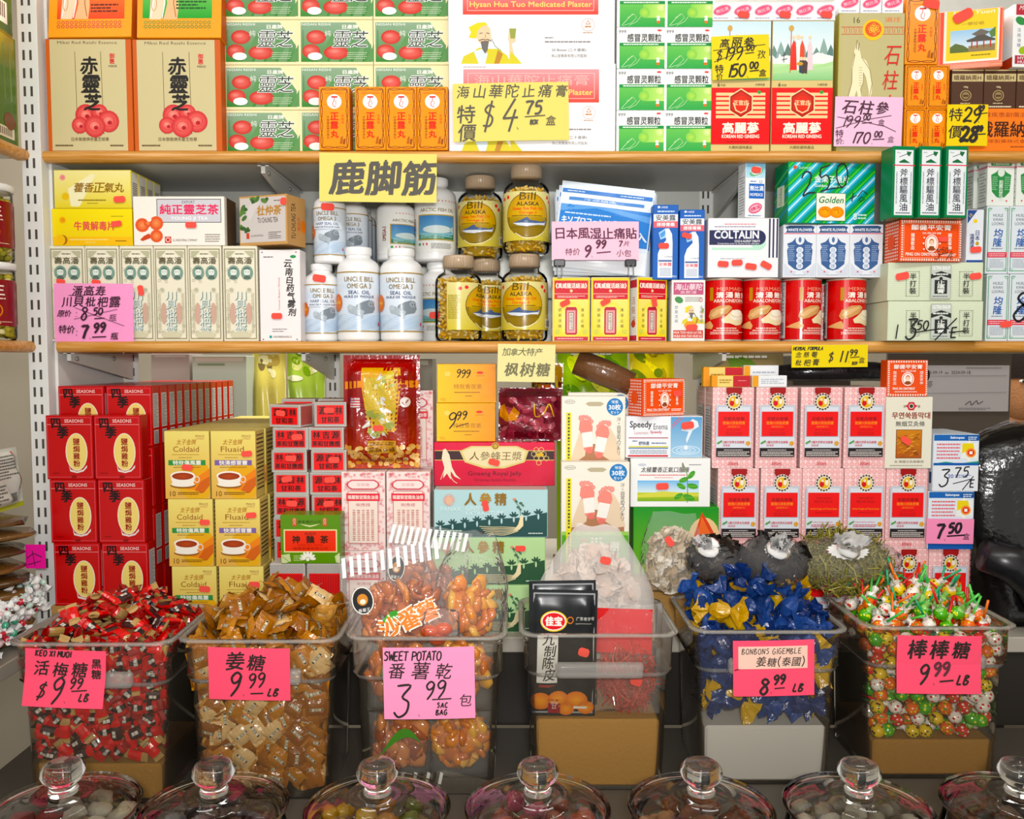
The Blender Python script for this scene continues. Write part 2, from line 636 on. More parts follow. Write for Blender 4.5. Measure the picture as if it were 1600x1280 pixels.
	def hand(s, t, x, y, h, c, pen=None, slant=0.12, adv=1.0, rot=0, kw=1.0):
		"""Marker writing, left edge x, baseline y, height h."""
		pen = (pen or h * 0.11) * 1.35
		k = h / 6.0
		cx = x
		r = random.Random(t + str(int(x * 7)))
		V, F = [], []
		ca, sa = cos(R_(rot)), sin(R_(rot))
		for ch in t:
			if ch == ' ':
				cx += 2.4 * k * adv
				continue
			st = HAND.get(ch.upper())
			if not st:
				continue
			dy = r.uniform(-.25, .25) * k
			if ch.upper() in HARD:
				st = [[(a[0] - (b[0] - a[0]) * .03, a[1] - (b[1] - a[1]) * .03), b] for pl in st for a, b in zip(pl, pl[1:])]
			for pl in st:
				pts = pl if ch in HARD or len(pl) < 3 else smooth_line(pl)
				pts = [(cx + (p[0] + p[1] * slant) * k * kw, y - p[1] * k + dy) for p in pts]
				pts = [(x + (p[0] - x) * ca - (p[1] - y) * sa, y + (p[0] - x) * sa + (p[1] - y) * ca) for p in pts]
				n = len(pts)
				o = len(V)
				for i, p in enumerate(pts):
					a, b = pts[max(i - 1, 0)], pts[min(i + 1, n - 1)]
					dx, dyy = b[0] - a[0], b[1] - a[1]
					l = math.hypot(dx, dyy) or 1
					nx, ny = -dyy / l, dx / l
					ww = pen / 2 * (1.0 if 0 < i < n - 1 or n == 2 else 0.7)
					V += [(p[0] + nx * ww, p[1] + ny * ww), (p[0] - nx * ww, p[1] - ny * ww)]
				for i in range(n - 1):
					F.append((o + 2 * i, o + 2 * i + 2, o + 2 * i + 3, o + 2 * i + 1))
			cx += (2.0 if ch in '1.I:()' else 4.3) * k * adv * kw
		s.raw(V, F, c, mat='marker')
		return cx

	def script(s, t, x, y, h, c, bold=0.02, shear=0.18, gap=1.06, jit=4):
		"""Brush-pen characters in a row from x (left), centred on y, one by one with a little wobble."""
		r = random.Random(t)
		for i, ch in enumerate(t):
			if ch == ' ':
				continue
			s.text(ch, x + h * gap * (i + 0.5), y + r.uniform(-.04, .04) * h, h * r.uniform(.92, 1.05), c, bold=bold, shear=shear, rot=r.uniform(-jit, jit), mat='marker')

	def greek(s, x0, y0, x1, y1, rows, c, fill=0.5, seed=1, center=False, wmin=2.0):
		"""Print too small to read: rows of short dashes."""
		r = random.Random(seed)
		V, F = [], []
		dy = (y1 - y0) / rows
		for i in range(rows):
			ya = y0 + dy * i + dy * (1 - fill) / 2
			yb = ya + dy * fill
			e = x1 - (r.random() * 0.35 * (x1 - x0) if i % 2 or rows == 1 else 0)
			x = x0
			if center:
				d = (x1 - e) / 2
				x, e = x0 + d, e + d
				x = x0 + d
				e = x1 - d
			while x < e - 0.5:
				w = min(e - x, r.uniform(1, 3) * wmin)
				o = len(V)
				V += [(x, ya), (x + w, ya), (x + w, yb), (x, yb)]
				F.append((o + 3, o + 2, o + 1, o))
				x += w + wmin * 0.35
		if F:
			s.raw(V, F, c)

	def greekv(s, x0, y0, x1, y1, cols, c, seed=1, size=1.6):
		"""Columns of tiny upright characters."""
		r = random.Random(seed)
		V, F = [], []
		dx = (x1 - x0) / cols
		for i in range(cols):
			y = y0
			xa = x0 + dx * i + dx * .2
			xb = xa + dx * .6
			while y < y1 - size:
				o = len(V)
				h = size * r.uniform(.6, 1)
				V += [(xa, y), (xb, y), (xb, y + h), (xa, y + h)]
				F.append((o + 3, o + 2, o + 1, o))
				y += size * 1.35
		s.raw(V, F, c)

	def refine(s, nu, nv):
		"""Cut large prints into small facets so that they can follow a curved surface."""
		out = []
		for (Vv, Ff, c, cols, m) in s.items:
			VV, FF, CC = [], [], []
			for f in Ff:
				pl = [Vv[i] for i in f]
				x0, x1 = min(p[0] for p in pl), max(p[0] for p in pl)
				y0, y1 = min(p[1] for p in pl), max(p[1] for p in pl)
				nx = max(1, min(60, int((x1 - x0) / s.W * nu + .6)))
				ny = max(1, min(18, int((y1 - y0) / s.H * nv + .6)))
				if nx * ny <= 1 or len(pl) > 4:
					b0 = len(VV)
					VV += pl
					FF.append(tuple(range(b0, b0 + len(pl))))
					if cols:
						CC += [cols[i] for i in f]
					continue
				if len(pl) == 3:
					n3 = max(nx, ny)
					for i in range(n3):
						for j in range(n3 - i):
							for tri in (((i, j), (i + 1, j), (i, j + 1)), ((i + 1, j), (i + 1, j + 1), (i, j + 1))):
								if max(a_ + b_ for a_, b_ in tri) > n3:
									continue
								b0 = len(VV)
								for a_, b_ in tri:
									p, q = a_ / n3, b_ / n3
									VV.append(tuple(pl[0][k] * (1 - p - q) + pl[1][k] * p + pl[2][k] * q for k in (0, 1)))
									if cols:
										CC.append(tuple(cols[f[0]][k] * (1 - p - q) + cols[f[1]][k] * p + cols[f[2]][k] * q for k in range(3)))
								FF.append((b0, b0 + 1, b0 + 2))
					continue
				for i in range(nx):
					for j in range(ny):
						b0 = len(VV)
						for (p, q) in ((i, j), (i + 1, j), (i + 1, j + 1), (i, j + 1)):
							p, q = p / nx, q / ny
							wt = ((1 - p) * (1 - q), p * (1 - q), p * q, (1 - p) * q)
							VV.append(tuple(sum(pl[k][e] * wt[k] for k in range(4)) for e in (0, 1)))
							if cols:
								CC.append(tuple(sum(cols[f[k]][e] * wt[k] for k in range(4)) for e in range(3)))
						FF.append((b0, b0 + 1, b0 + 2, b0 + 3))
			out.append((VV, FF, c, CC if cols else None, m))
		s.items = out

	def put(s, mb, fn, eps=2.5e-5, e0=6e-5):
		for k, (V, F, c, cols, mat) in enumerate(s.items):
			d = e0 + eps * k
			VV = [fn(min(max(v[0] / s.W, 0), 1), 1 - min(max(v[1] / s.H, 0), 1), d) for v in V]
			o = len(mb.V)
			mb.V += VV
			for f in F:
				mb.F.append(tuple(o + i for i in f))
				mb.C.append([cols[i] for i in f] if cols else c)
				mb.M.append(mat)
				mb.S.append(False)

def sheet(name, art, w, h, parent=None, loc=(0, 0, 0), rot=(0, 0, 0), curl=0.0, thick=0.0004, mat='paper', fold=None, nx=1):
	"""A paper tag: a thin slab, printed in front, bowed or folded if asked. Origin at its top centre."""
	def bow(u, v):
		y = curl * (2 * u - 1) ** 2 * h
		if fold:
			fv, amt = fold
			y += -amt * h * max(0, fv - v) ** 1 if v < fv else 0
		return y
	n = 10
	mb = MB()
	V, F = [], []
	for side in (0, 1):
		for j in range(n + 1):
			for i in range(n + 1):
				u, v = i / n, j / n
				V.append(((u - .5) * w, bow(u, v) + side * thick, (v - 1) * h))
	q = n + 1
	for j in range(n):
		for i in range(n):
			a = j * q + i
			F.append((a, a + 1, a + q + 1, a + q))
			b = a + q * q
			F.append((b, b + q, b + q + 1, b + 1))
	for i in range(n):
		F.append((i, i + q * q, i + q * q + 1, i + 1))
		a = n * q + i
		F.append((a, a + 1, a + 1 + q * q, a + q * q))
		l = i * q
		F.append((l, l + q, l + q + q * q, l + q * q))
		r = i * q + n
		F.append((r, r + q * q, r + q + q * q, r + q))
	mb.add(V, F, art.bg, mat)
	art.refine(14, 14)
	art.put(mb, lambda u, v, d: ((u - .5) * w, bow(u, v) - d - 0.0004, (v - 1) * h), eps=3e-5)
	return mb.build(name, parent, loc, rot)

# ------------------------------------------------------------------ the setting
YS = 1.66                       # front edge of the two shelves
S1T, S1B = PZ(234, YS), PZ(252, YS)
S2T, S2B = PZ(533, YS), PZ(551, YS)
DECK = PZ(990, 1.625)
CTR = 0.905                     # counter the bins stand on
TAB = 0.84                      # ledge the glass jars stand on
XL, XR = -0.90, 1.45
YB = 1.97                       # back panel of the shelving

mb = MB(); mb.box(-2.2, 2.2, -1.2, 3.2, -0.06, 0, '#6f6a62', 'rough'); struct(mb.build('floor'))
mb = MB(); mb.box(-2.2, 2.2, 2.9, 3.0, 0, 3.15, '#a89f90', 'paint'); struct(mb.build('wall_back'))
mb = MB(); mb.box(-2.3, -2.2, -1.2, 3.0, 0, 3.15, '#cfcac0', 'paint'); struct(mb.build('wall_left'))
mb = MB(); mb.box(2.2, 2.3, -1.2, 3.0, 0, 3.15, '#b9b3a6', 'paint'); struct(mb.build('wall_right'))
mb = MB(); mb.box(-2.2, 2.2, -1.2, 3.0, 3.15, 3.21, '#d9d6cf', 'paint'); struct(mb.build('ceiling'))

# grey sheet-metal back panel of the shelving, in courses
mb = MB()
zz = S2B
k = 0
while zz < 2.45:
	h = 0.125
	mb.box(XL + 0.02, XR, YB, YB + 0.012, zz, zz + h - 0.003, '#c3c4be' if k else '#c3c4be', 'metal', c=0.0012)
	zz += h
	k += 1
mb.box(XL + 0.02, XR, YB + 0.012, YB + 0.016, S2B, 2.46, '#77786f', 'paint')
struct(mb.build('wall_panel_back'))

def shelf_board(name, x0, x1, zt, zb, y0, y1, label):
	t = empty(name, ((x0 + x1) / 2, y0, zb))
	hx = (x1 - x0) / 2
	th = zt - zb
	mb = MB()
	mb.box(PX(86.5, YS) - (x0 + x1) / 2, hx, 0.022, y1 - y0, 0.002, th, '#cfcdc4', 'paint', c=0.0006)
	mb.build('board', t)
	mb = MB()                                   # rounded wooden nosing
	pr = []
	for i in range(11):
		a = pi / 2 + pi * i / 10
		pr.append((0.011 + 0.011 * cos(a), th / 2 + th / 2 * sin(a)))
	pr = [(0.0225, th)] + pr + [(0.0225, 0)]
	n = len(pr)
	V = [(-hx, p[0], p[1]) for p in pr] + [(hx, p[0], p[1]) for p in pr]
	F = [(i, i + n, (i + 1) % n + n, (i + 1) % n) for i in range(n)]
	F += [tuple(reversed(range(n))), tuple(range(n, 2 * n))]
	mb.add(V, F, '#d9a566', 'wood')
	o = mb.build('wooden_edge', t)
	tag(t, label, 'shelf')
	return t

shelf_board('shelf', PX(73, YS), XR, S1T, S1B, YS, YB - 0.002, 'long upper shelf with a rounded wooden edge carrying the mushroom essence boxes')
shelf_board('shelf', PX(88, YS), XR, S2T, S2B, YS, YB - 0.002, 'long middle shelf with a rounded wooden edge carrying the bottles and red cans')

def bracket(px, z, label, y0=YS + 0.03, y1=YB - 0.004):
	"""White pressed-steel shelf arm, tapering to the front."""
	x = PX(px, y1)
	t = empty('shelf_bracket', (x, y1, z))
	tag(t, label, 'bracket', 'white brackets under the shelves')
	d = y1 - y0
	mb = MB()
	V = [(s * 0.004, 0, 0) for s in (-1, 1)] + [(s * 0.004, 0, -0.06) for s in (-1, 1)] + [(s * 0.004, -d, 0) for s in (-1, 1)] + [(s * 0.004, -d, -0.016) for s in (-1, 1)]
	F = [(0, 1, 3, 2), (4, 6, 7, 5), (0, 2, 6, 4), (1, 5, 7, 3), (0, 4, 5, 1), (2, 3, 7, 6)]
	mb.add(V, F, '#dcdcd6', 'paint')
	mb.build('arm', t)
	mb = MB()
	mb.box(-0.011, 0.011, -d, 0, -0.0025, -0.0005, '#e4e4de', 'paint')
	mb.build('flange', t)
	for yy in (-d + 0.02, -d * 0.35):
		mb = MB()
		mb.ellipsoid((0.006, yy, -0.012), (0.003, 0.005, 0.005), '#9a9a94', 'metal', 8, 5)
		mb.build('screw', t)

def slot_post(px0, px1, Y, z0, z1, label, depth=0.03):
	x0, x1 = PX(px0, Y), PX(px1, Y)
	t = empty('slotted_post', ((x0 + x1) / 2, Y, z0))
	hx = (x1 - x0) / 2
	mb = MB()
	mb.box(-hx, hx, 0, depth, 0, z1 - z0, '#e6e6e2', 'paint', c=0.001)
	mb.build('upright', t)
	mb = MB()
	z = 0.02
	while z < z1 - z0 - 0.03:
		for xs in (-0.42, 0.28):
			mb.box(xs * hx - 0.0022, xs * hx + 0.0022, -0.0004, 0.0004, z, z + 0.0185, '#4b4640', 'paint')
		z += 0.0335
	mb.build('slots', t)
	tag(t, label, 'post')
	return t

slot_post(44, 74, YS - 0.004, DECK, 2.46, 'white slotted steel post at the left end of the shelves')
mb = MB()
mb.box(PX(74.5, YS), PX(79.8, YS), YS + 0.024, YB, DECK, 2.46, '#e9e8e4', 'paint', c=0.001)
o = mb.build('divider_panel'); tag(o, 'plain white divider panel beside the slotted post', 'panel')
for px, z, s in ((205, S2B, 'left end of the middle shelf'), (470, S1B, 'upper shelf above the tea boxes'), (520, S2B, 'middle shelf above the red candy bag'),
				 (1085, S2B, 'middle shelf above the cough syrup cartons'), (1115, S1B, 'upper shelf above the cold tablet carton')):
	bracket(px, z, 'white steel bracket under the ' + s)
for px, l in ((205, 'narrow white slotted post behind the red chicken powder cartons'), (520, 'narrow white slotted post behind the red candy bag'), (1100, 'narrow white slotted post behind the cold tablet carton')):
	slot_post(px - 11, px + 11, YB - 0.0035, DECK, 2.46, l, depth=0.0032)

# tiered stand: deep deck for the cartons, counter for the bins, ledge for the jars
stand = empty('display_stand', (0, 1.6, 0))
tag(stand, 'tiered grey stand under the stacked cartons, candy bins and glass jars', 'stand')
for nm, y0, y1, zt, yf, c in (('deck', 1.602, 2.5, DECK, CTR, '#b5afa4'), ('counter', 1.262, 1.601, CTR, TAB, '#4f4a43'), ('ledge', 0.92, 1.261, TAB, 0.0, '#3f3a34')):
	mb = MB()
	mb.box(-.881, XR, y0 - 1.6, y1 - 1.6, zt - 0.03, zt, c, 'paint', c=0.002)
	mb.build(nm, stand)
	mb = MB()
	mb.box(-.881, XR, y0 - 1.59, y0 - 1.575, yf, zt - 0.03, '#2c2824', 'paint')
	mb.build('front_panel', stand)
for x in (-.87, XR - 0.04):
	for y, zt in ((2.45, DECK), (1.55, CTR), (0.97, TAB)):
		mb = MB()
		mb.box(x, x + 0.03, y - 1.6, y - 1.57, 0, zt - 0.03, '#3c3833', 'paint')
		mb.build('leg', stand)

# ------------------------------------------------------------------ cartons
DES = {}

def D(name, W, H):
	def dec(fn):
		DES[name] = (W, H, fn)
		return fn
	return dec

class BoxArt(Art):
	def __init__(s, W, H):
		super().__init__(W, H)
		s.sides = {}
		s.body = None

	def side(s, k, bg=None, W=40):
		if k not in s.sides:
			s.sides[k] = Art(W, s.H if k in 'LR' else 40, bg or s.bg)
		return s.sides[k]

MESHES = {}

def carton_mesh(design, w, h, d, mat='card', name='carton'):
	key = (design, round(w, 4), round(h, 4), round(d, 4), mat)
	if key in MESHES:
		return MESHES[key]
	W, H, fn = DES[design]
	a = BoxArt(W, H)
	a.mat = mat
	fn(a)
	mb = MB()
	mb.box(-w / 2, w / 2, 0, d, 0, h, a.body or a.bg, mat, c=min(0.0009, w / 30))
	if a.body and a.body != a.bg:
		b = Art(W, H)
		b.mat = mat
		b.rect(W * .008, H * .008, W * .992, H * .992, a.bg)
		b.put(mb, lambda u, v, k: ((u - .5) * w, -k, v * h))
	a.put(mb, lambda u, v, k: ((u - .5) * w, -k, v * h), e0=1e-4)
	for k, s in a.sides.items():
		s.mat = mat
		if k == 'R':
			s.put(mb, lambda u, v, e: (w / 2 + e, u * d, v * h))
		elif k == 'L':
			s.put(mb, lambda u, v, e: (-w / 2 - e, d - u * d, v * h))
		elif k == 'T':
			s.put(mb, lambda u, v, e: ((u - .5) * w, v * d, h + e))
	MESHES[key] = mb.mesh(name)
	return MESHES[key]

STK = {}

def sticker(parent, x, z, ang=0.0, w=0.027, h=0.0145, col='#ee665e', y=-0.0032, shape=0):
	key = (round(w, 4), round(h, 4), col, shape)
	if key not in STK:
		mb = MB()
		a, b = w / 2, h / 2
		c = b * 0.45
		pts = [(-a + c, -b), (a - c, -b), (a, -b + c), (a, b - c), (a - c, b), (-a + c, b), (-a, b - c), (-a, -b + c)]
		V = [(p[0], 0, p[1]) for p in pts] + [(p[0], 0.0006, p[1]) for p in pts]
		F = [tuple(range(8)), tuple(reversed(range(8, 16)))] + [(i, i + 8, (i + 1) % 8 + 8, (i + 1) % 8) for i in range(8)]
		mb.add(V, F, col, 'paper')
		STK[key] = mb.mesh('price_sticker')
	o = link_mesh('price_sticker', STK[key], parent, (x, y, z), (0, R_(ang), 0))
	return o

def carton(name, design, x0, y0, x1, y1, Y, d, on=None, label='', cat='box', group=None, yaw=0, st=(), mat='card', tilt=0, w=None, h=None, hook=None):
	"""A printed carton whose front is seen in photo rect (x0,y0)-(x1,y1), front face at depth Y, standing on height `on`."""
	ym = (y0 + y1) / 2
	xa, xb = P(x0, ym, Y)[0], P(x1, ym, Y)[0]
	zt, zb = PZ(y0, Y), PZ(y1, Y)
	w = w or round((xb - xa) / max(0.3, cos(R_(yaw))) - 0.0006, 4)
	h = h or round(zt - zb, 4)
	if on is None:
		on = zb
	me = carton_mesh(design, w, h, d, mat, name)
	o = link_mesh(name, me, None, ((xa + xb) / 2, Y, on), (R_(tilt), 0, R_(yaw)))
	tag(o, label, cat, group)
	W, H, fn = DES[design]
	for s in st:
		sx, sy = s[0], s[1]
		an = s[2] if len(s) > 2 else 0
		sw = s[3] if len(s) > 3 else 0.026
		sh = s[4] if len(s) > 4 else sw * 0.55
		sticker(o, (sx / W - .5) * w, h * (1 - sy / H), an, sw, sh)
	o_top[o.name] = on + h
	return o

o_top = {}

def top(o):
	return o_top[o.name]

def behind(o, n, dy, dx=0.0, labels=None, group=None):
	"""n more of the same carton in a row running back."""
	out = []
	for i in range(n):
		c = o.copy()
		COL.objects.link(c)
		c.location = (o.location.x + dx * (i + 1), o.location.y + dy * (i + 1), o.location.z)
		if labels:
			c['label'] = labels if isinstance(labels, str) else labels[i]
		if group:
			c['group'] = group
		out.append(c)
	return out

ORD = ['first', 'second', 'third', 'fourth', 'fifth', 'sixth', 'seventh', 'eighth', 'ninth', 'tenth']

# ------------------------------------------------------------------ printed fronts, upper shelf
@D('orangetop', 134, 90)
def _(a):
	a.bg = '#f2a62f'
	a.side('R', '#c8641f').rect(0, 0, 40, 90, '#cc6a22')
	a.grad(14, -0, 122, 60, '#f08a52', '#e4562c')
	body_figure(a)
	a.greek(68, 34, 112, 50, 3, '#5b2412', wmin=3)
	for r in range(2):
		for i in range(15):
			a.ring(17 + i * 7, 66 + r * 6.5, 2.4, 2.4, 0.9, '#d14a5e', 8)

def body_figure(a):
	a.poly([(20, 60), (22, 20), (34, 0), (44, 0), (46, 20), (38, 60)], '#f3d9bd')
	a.poly([(42, 60), (48, 34), (46, 0), (64, 0), (66, 40), (64, 60)], '#e9bd93')
	a.line([(22, 56), (26, 30), (32, 6)], 1.6, '#ffffff')
	a.line([(40, 58), (44, 34), (44, 8)], 1.6, '#ffffff')
	a.line([(62, 56), (58, 34), (60, 8)], 1.4, '#b06a3c')
	a.ring(27, 34, 4, 12, 1, '#c98f66', 14)

@D('greentop', 134, 90)
def _(a):
	a.bg = '#f2a62f'
	a.side('R', '#c8641f').rect(0, 0, 40, 90, '#cc6a22')
	a.grad(9, 0, 119, 58, '#7fc46a', '#2f9a3c')
	body_figure(a)
	a.greek(62, 28, 110, 44, 3, '#1f4f20', wmin=3)
	for r in range(2):
		for i in range(16):
			a.ring(14 + i * 6.7, 65 + r * 7, 2.4, 2.4, 0.9, '#4f8f4a', 8)

@D('reishi', 137, 177)
def _(a):
	a.body = '#c4652b'
	a.bg = '#c4652b'
	a.rect(7, 1, 128, 176, '#cdc19a')
	a.text('Mikei Red Reishi Essence', 67, 6, 4.6, '#4d3a22', w=95)
	a.line([(47, 20), (48, 150)], 0.8, '#57431f')
	a.line([(88, 20), (90, 150)], 0.8, '#57431f')
	for i, ch in enumerate('赤靈芝'):
		a.text(ch, 68 + i * 2, 42 + i * 29, 27, '#17110c', bold=0.035, shear=0.1)
	a.text('御惠', 106, 23, 8, '#d2333a', vert=True, bold=.02)
	a.text('MIKEI', 107, 43, 3.4, '#4d3a22', w=13)
	for cx, cy, r in ((62, 120, 17), (84, 116, 13), (98, 130, 17), (52, 136, 13), (76, 138, 17)):
		a.ell(cx, cy, r, r * 1.02, '#f08579', c2='#c23a3f', n=18)
		a.ell(cx - 1, cy - 2, r * .6, r * .55, '#f29a8d', c2='#dd5a58', n=14)
		a.ring(cx, cy, r * .55, r * .5, 0.7, '#b5333a', 14)
		a.ell(cx + 2, cy + 2, r * .22, r * .2, '#a82b33', n=8)
	a.text('芝', 72, 100, 25, '#17110c', bold=0.035, shear=0.1)
	a.text('日本御惠牌赤靈芝核華', 68, 158, 6, '#5b4526', w=60)
	a.greek(12, 166, 42, 170, 1, '#5b4526', wmin=1.2)
	a.greek(100, 166, 122, 170, 1, '#5b4526', wmin=1.2)
	a.side('R', '#b9581f')

@D('greenreishi', 116, 70)
def _(a):
	a.bg = '#efe7bd'
	a.grad(4.5, 4, 112, 65.5, '#8fa88e', '#3c8034')
	for i in range(5):
		a.poly([(30 + i * 18, 65), (52 + i * 16, 22 + i * 4), (60 + i * 14, 24 + i * 5), (44 + i * 18, 65)], '#759a70' if i % 2 else '#62905a')
	a.poly([(88, 4), (112, 4), (112, 40)], '#efe7bd')
	for cx, cy, rx, ry in ((28, 27, 15, 11), (20, 49, 14, 11), (58, 51, 19, 11)):
		a.ell(cx, cy, rx, ry, '#de7a70', c2='#bf3b33', n=16)
		a.ell(cx - 2, cy - 2, rx * .6, ry * .45, '#e5938a', c2='#d15a52', n=12)
	a.rect(6, 5, 50, 9.5, '#8aa88d')
	a.text('NISSAN REISHI', 6, 7.3, 4, '#f5f5ea', w=44, align='l')
	a.text('日產牌', 80, 11, 6.4, '#fbfbf0', w=24, bold=.03)
	a.text('純', 46, 21, 9, '#e9efe2')
	for i, ch in enumerate('靈芝'):
		a.text(ch, 66 + i * 27, 30, 25, '#ffffff', bold=.05, shear=.12)
		a.text(ch, 66 + i * 27, 30, 25, '#3d4a36', bold=.004, shear=.12)
	a.greek(75, 50, 105, 62, 4, '#c7dcb9', wmin=1.6, fill=.35)
	a.ell(26, 57, 11, 6, '#fbfbf6')
	a.greekv(7, 16, 9, 50, 1, '#5b7a55')
	a.side('R', '#e9dfb2')

@D('seirogan', 48, 100)
def _(a):
	a.bg = '#f29b2a'
	seir(a)
	R = a.side('R', '#d9801a')
	R.rect(0, 0, 40, 100, '#d97e1c')

def seir(a):
	for (x0, y0, x1, y1, ph) in ((4, 4, 44, 4, 0), (4, 96, 44, 96, 0), (4, 4, 4, 96, 1), (44, 4, 44, 96, 1)):
		for s in (-1, 1):
			pts = []
			for i in range(25):
				t = i / 24
				w = 1.5 * s * sin(t * pi * (4 if ph else 2))
				pts.append((x0 + (x1 - x0) * t + (w if ph else 0), y0 + (y1 - y0) * t + (0 if ph else w)))
			a.line(pts, 1.0, '#7a3f12')
	a.ell(24, 23.5, 11.5, 11.5, '#fffaf4')
	a.rect(19.5, 15, 29, 17.5, '#cc2b34')
	a.line([(24, 17), (24, 22), (21.5, 26), (22, 30), (25, 32), (27, 31)], 1.1, '#cc2b34')
	a.line([(26, 22), (27, 27), (25, 29)], 0.8, '#cc2b34')
	a.greek(10, 9, 40, 11, 1, '#e0712a', wmin=1.5)
	a.text('正露丸', 24, 41, 11.5, '#e2472c', vert=True, bold=.035, gap=1.22)
	a.text('大幸薬品株式会社', 14, 46, 4, '#6e3510', vert=True, gap=1.15)
	a.text('胃腸薬', 37, 44, 4, '#d96a2a', vert=True, gap=1.3)
	a.poly([(32, 90), (34, 80), (37, 78), (36, 90)], '#b06518')
	a.poly([(37, 91), (38, 83), (41, 82), (40, 91)], '#8f4f14')

@D('plaster', 262, 140)
def _(a):
	a.bg = '#f3f2f2'
	a.greek(23, 4, 60, 7, 1, '#b9a9a9', wmin=2)
	a.grad(23, 9, 236, 62, '#eba0a4', '#e2564a')
	a.frame(30, 15, 229, 56, .8, '#f6cdc9')
	a.text('海山華陀止痛膏', 130, 26, 17, '#f3b9b4', w=180)
	a.text('Hysan Hua Tuo Medicated Plaster', 130, 47, 11, '#f3d98a', w=192, bold=.02)
	sage(a, 18, 74)
	a.ring(220, 78, 10, 10, .8, '#d9c0b8')
	a.text('△', 220, 74, 7, '#c9813a')
	a.greek(215, 79, 225, 83, 1, '#c9813a')
	a.greek(212, 89, 228, 92, 1, '#c9a58a')
	a.greek(152, 97, 166, 100, 1, '#8c8686')
	a.greek(152, 103, 228, 107, 1, '#8c8686', wmin=2.5)
	a.text('20 Boxes (二十盒装)', 190, 118, 5.5, '#4a4646', w=54)
	a.text('海山堂藥業有限公司監製', 190, 127, 5, '#8a8484', w=56)

def sage(a, ox, oy, k=1.0):
	def q(pts):
		return [(ox + x * k, oy + y * k) for x, y in pts]
	a.poly(q([(2, 66), (6, 54), (22, 46), (30, 40), (44, 42), (60, 42), (74, 52), (82, 66)]), '#d6cb5e')
	a.poly(q([(22, 46), (30, 66), (40, 66), (44, 50), (36, 42)]), '#dce7ee')
	a.poly(q([(60, 44), (54, 66), (62, 66), (68, 50)]), '#b9884a')
	a.poly(q([(26, 12), (30, 4), (42, 3), (48, 10), (50, 24), (46, 34), (38, 38), (30, 32), (26, 22)]), '#f0cfae')
	a.poly(q([(14, 8), (28, 1), (40, 0), (44, 4), (34, 7), (28, 14), (26, 26), (14, 24), (18, 16)]), '#e0d45e')
	a.poly(q([(33, 30), (46, 29), (44, 44), (40, 50), (35, 42)]), '#6d6a66')
	a.line(q([(30, 29), (36, 27), (40, 28), (44, 27), (50, 30)]), 1.4, '#4c4844')
	a.line(q([(31, 18), (36, 17)]), 1.2, '#4c4844')
	a.line(q([(42, 17), (47, 18)]), 1.2, '#4c4844')
	a.line(q([(40, 18), (41, 24), (38, 25)]), .7, '#a8795a')
	a.line(q([(50, 26), (56, 38), (66, 46)]), .9, '#4f7a4a')
	a.poly(q([(78, 10), (88, 10), (88, 30), (82, 34), (86, 54), (96, 66), (78, 66), (78, 34), (76, 26)]), '#f0cfae')
	a.poly(q([(78, 10), (89, 10), (87, 26), (80, 26)]), '#9aa05a')
	a.poly(q([(80, 46), (88, 54), (98, 66), (78, 66)]), '#d6cb5e')

@D('cold999', 73, 64)
def _(a):
	a.bg = '#f7f8f6'
	a.grad(4, 25, 73, 64, '#74bf64', '#3f9f52')
	a.grad(40, 29, 73, 50, '#8fcc66', '#c9e58a', horiz=True)
	a.ell(68, 34, 9, 8, '#e6f2b4', c2='#b5da7c', n=16)
	a.ell(42, 42, 8, 8, '#b4d86a', c2='#86c565', n=18)
	a.rect(4, 24, 73, 29, '#2f8a4a')
	a.greek(10, 25.2, 66, 27.8, 1, '#e8f3e4', wmin=1.6, fill=.7)
	a.line([(7, 62), (16, 52), (24, 44)], .7, '#d8eccb')
	a.line([(9, 62), (22, 58), (30, 50), (26, 44), (16, 50)], .6, '#cfe7c0')
	a.line([(18, 62), (30, 56), (36, 48)], .6, '#cfe7c0')
	a.text('999', 8, 7, 5.5, '#3a3a36', shear=.15)
	a.text('感冒灵颗粒', 42, 16.5, 12.5, '#3c3b37', w=52, bold=.02)
	a.ell(65, 5, 3.5, 1.6, '#d95a55')
	a.ell(63, 49, 2.6, 2.2, '#fbf6ee')
	a.rect(60.5, 51.5, 65.5, 54.5, '#fbf6ee')
	a.rect(60.8, 54.5, 65.2, 58.5, '#e07a3a')
	a.side('R', '#f2f3ef')

@D('mopitop', 33, 28)
def _(a):
	a.bg = '#f7f5f5'
	a.ell(17, 12, 15, 8, '#e8a8b8', rot=-18)
	a.ell(17, 12, 13.5, 6.6, '#e0607f', rot=-18)
	a.text('無比滴', 17, 12, 6, '#f6dbe2', w=20, rot=-18)
	a.greek(4, 23, 28, 26, 1, '#9a98b0')

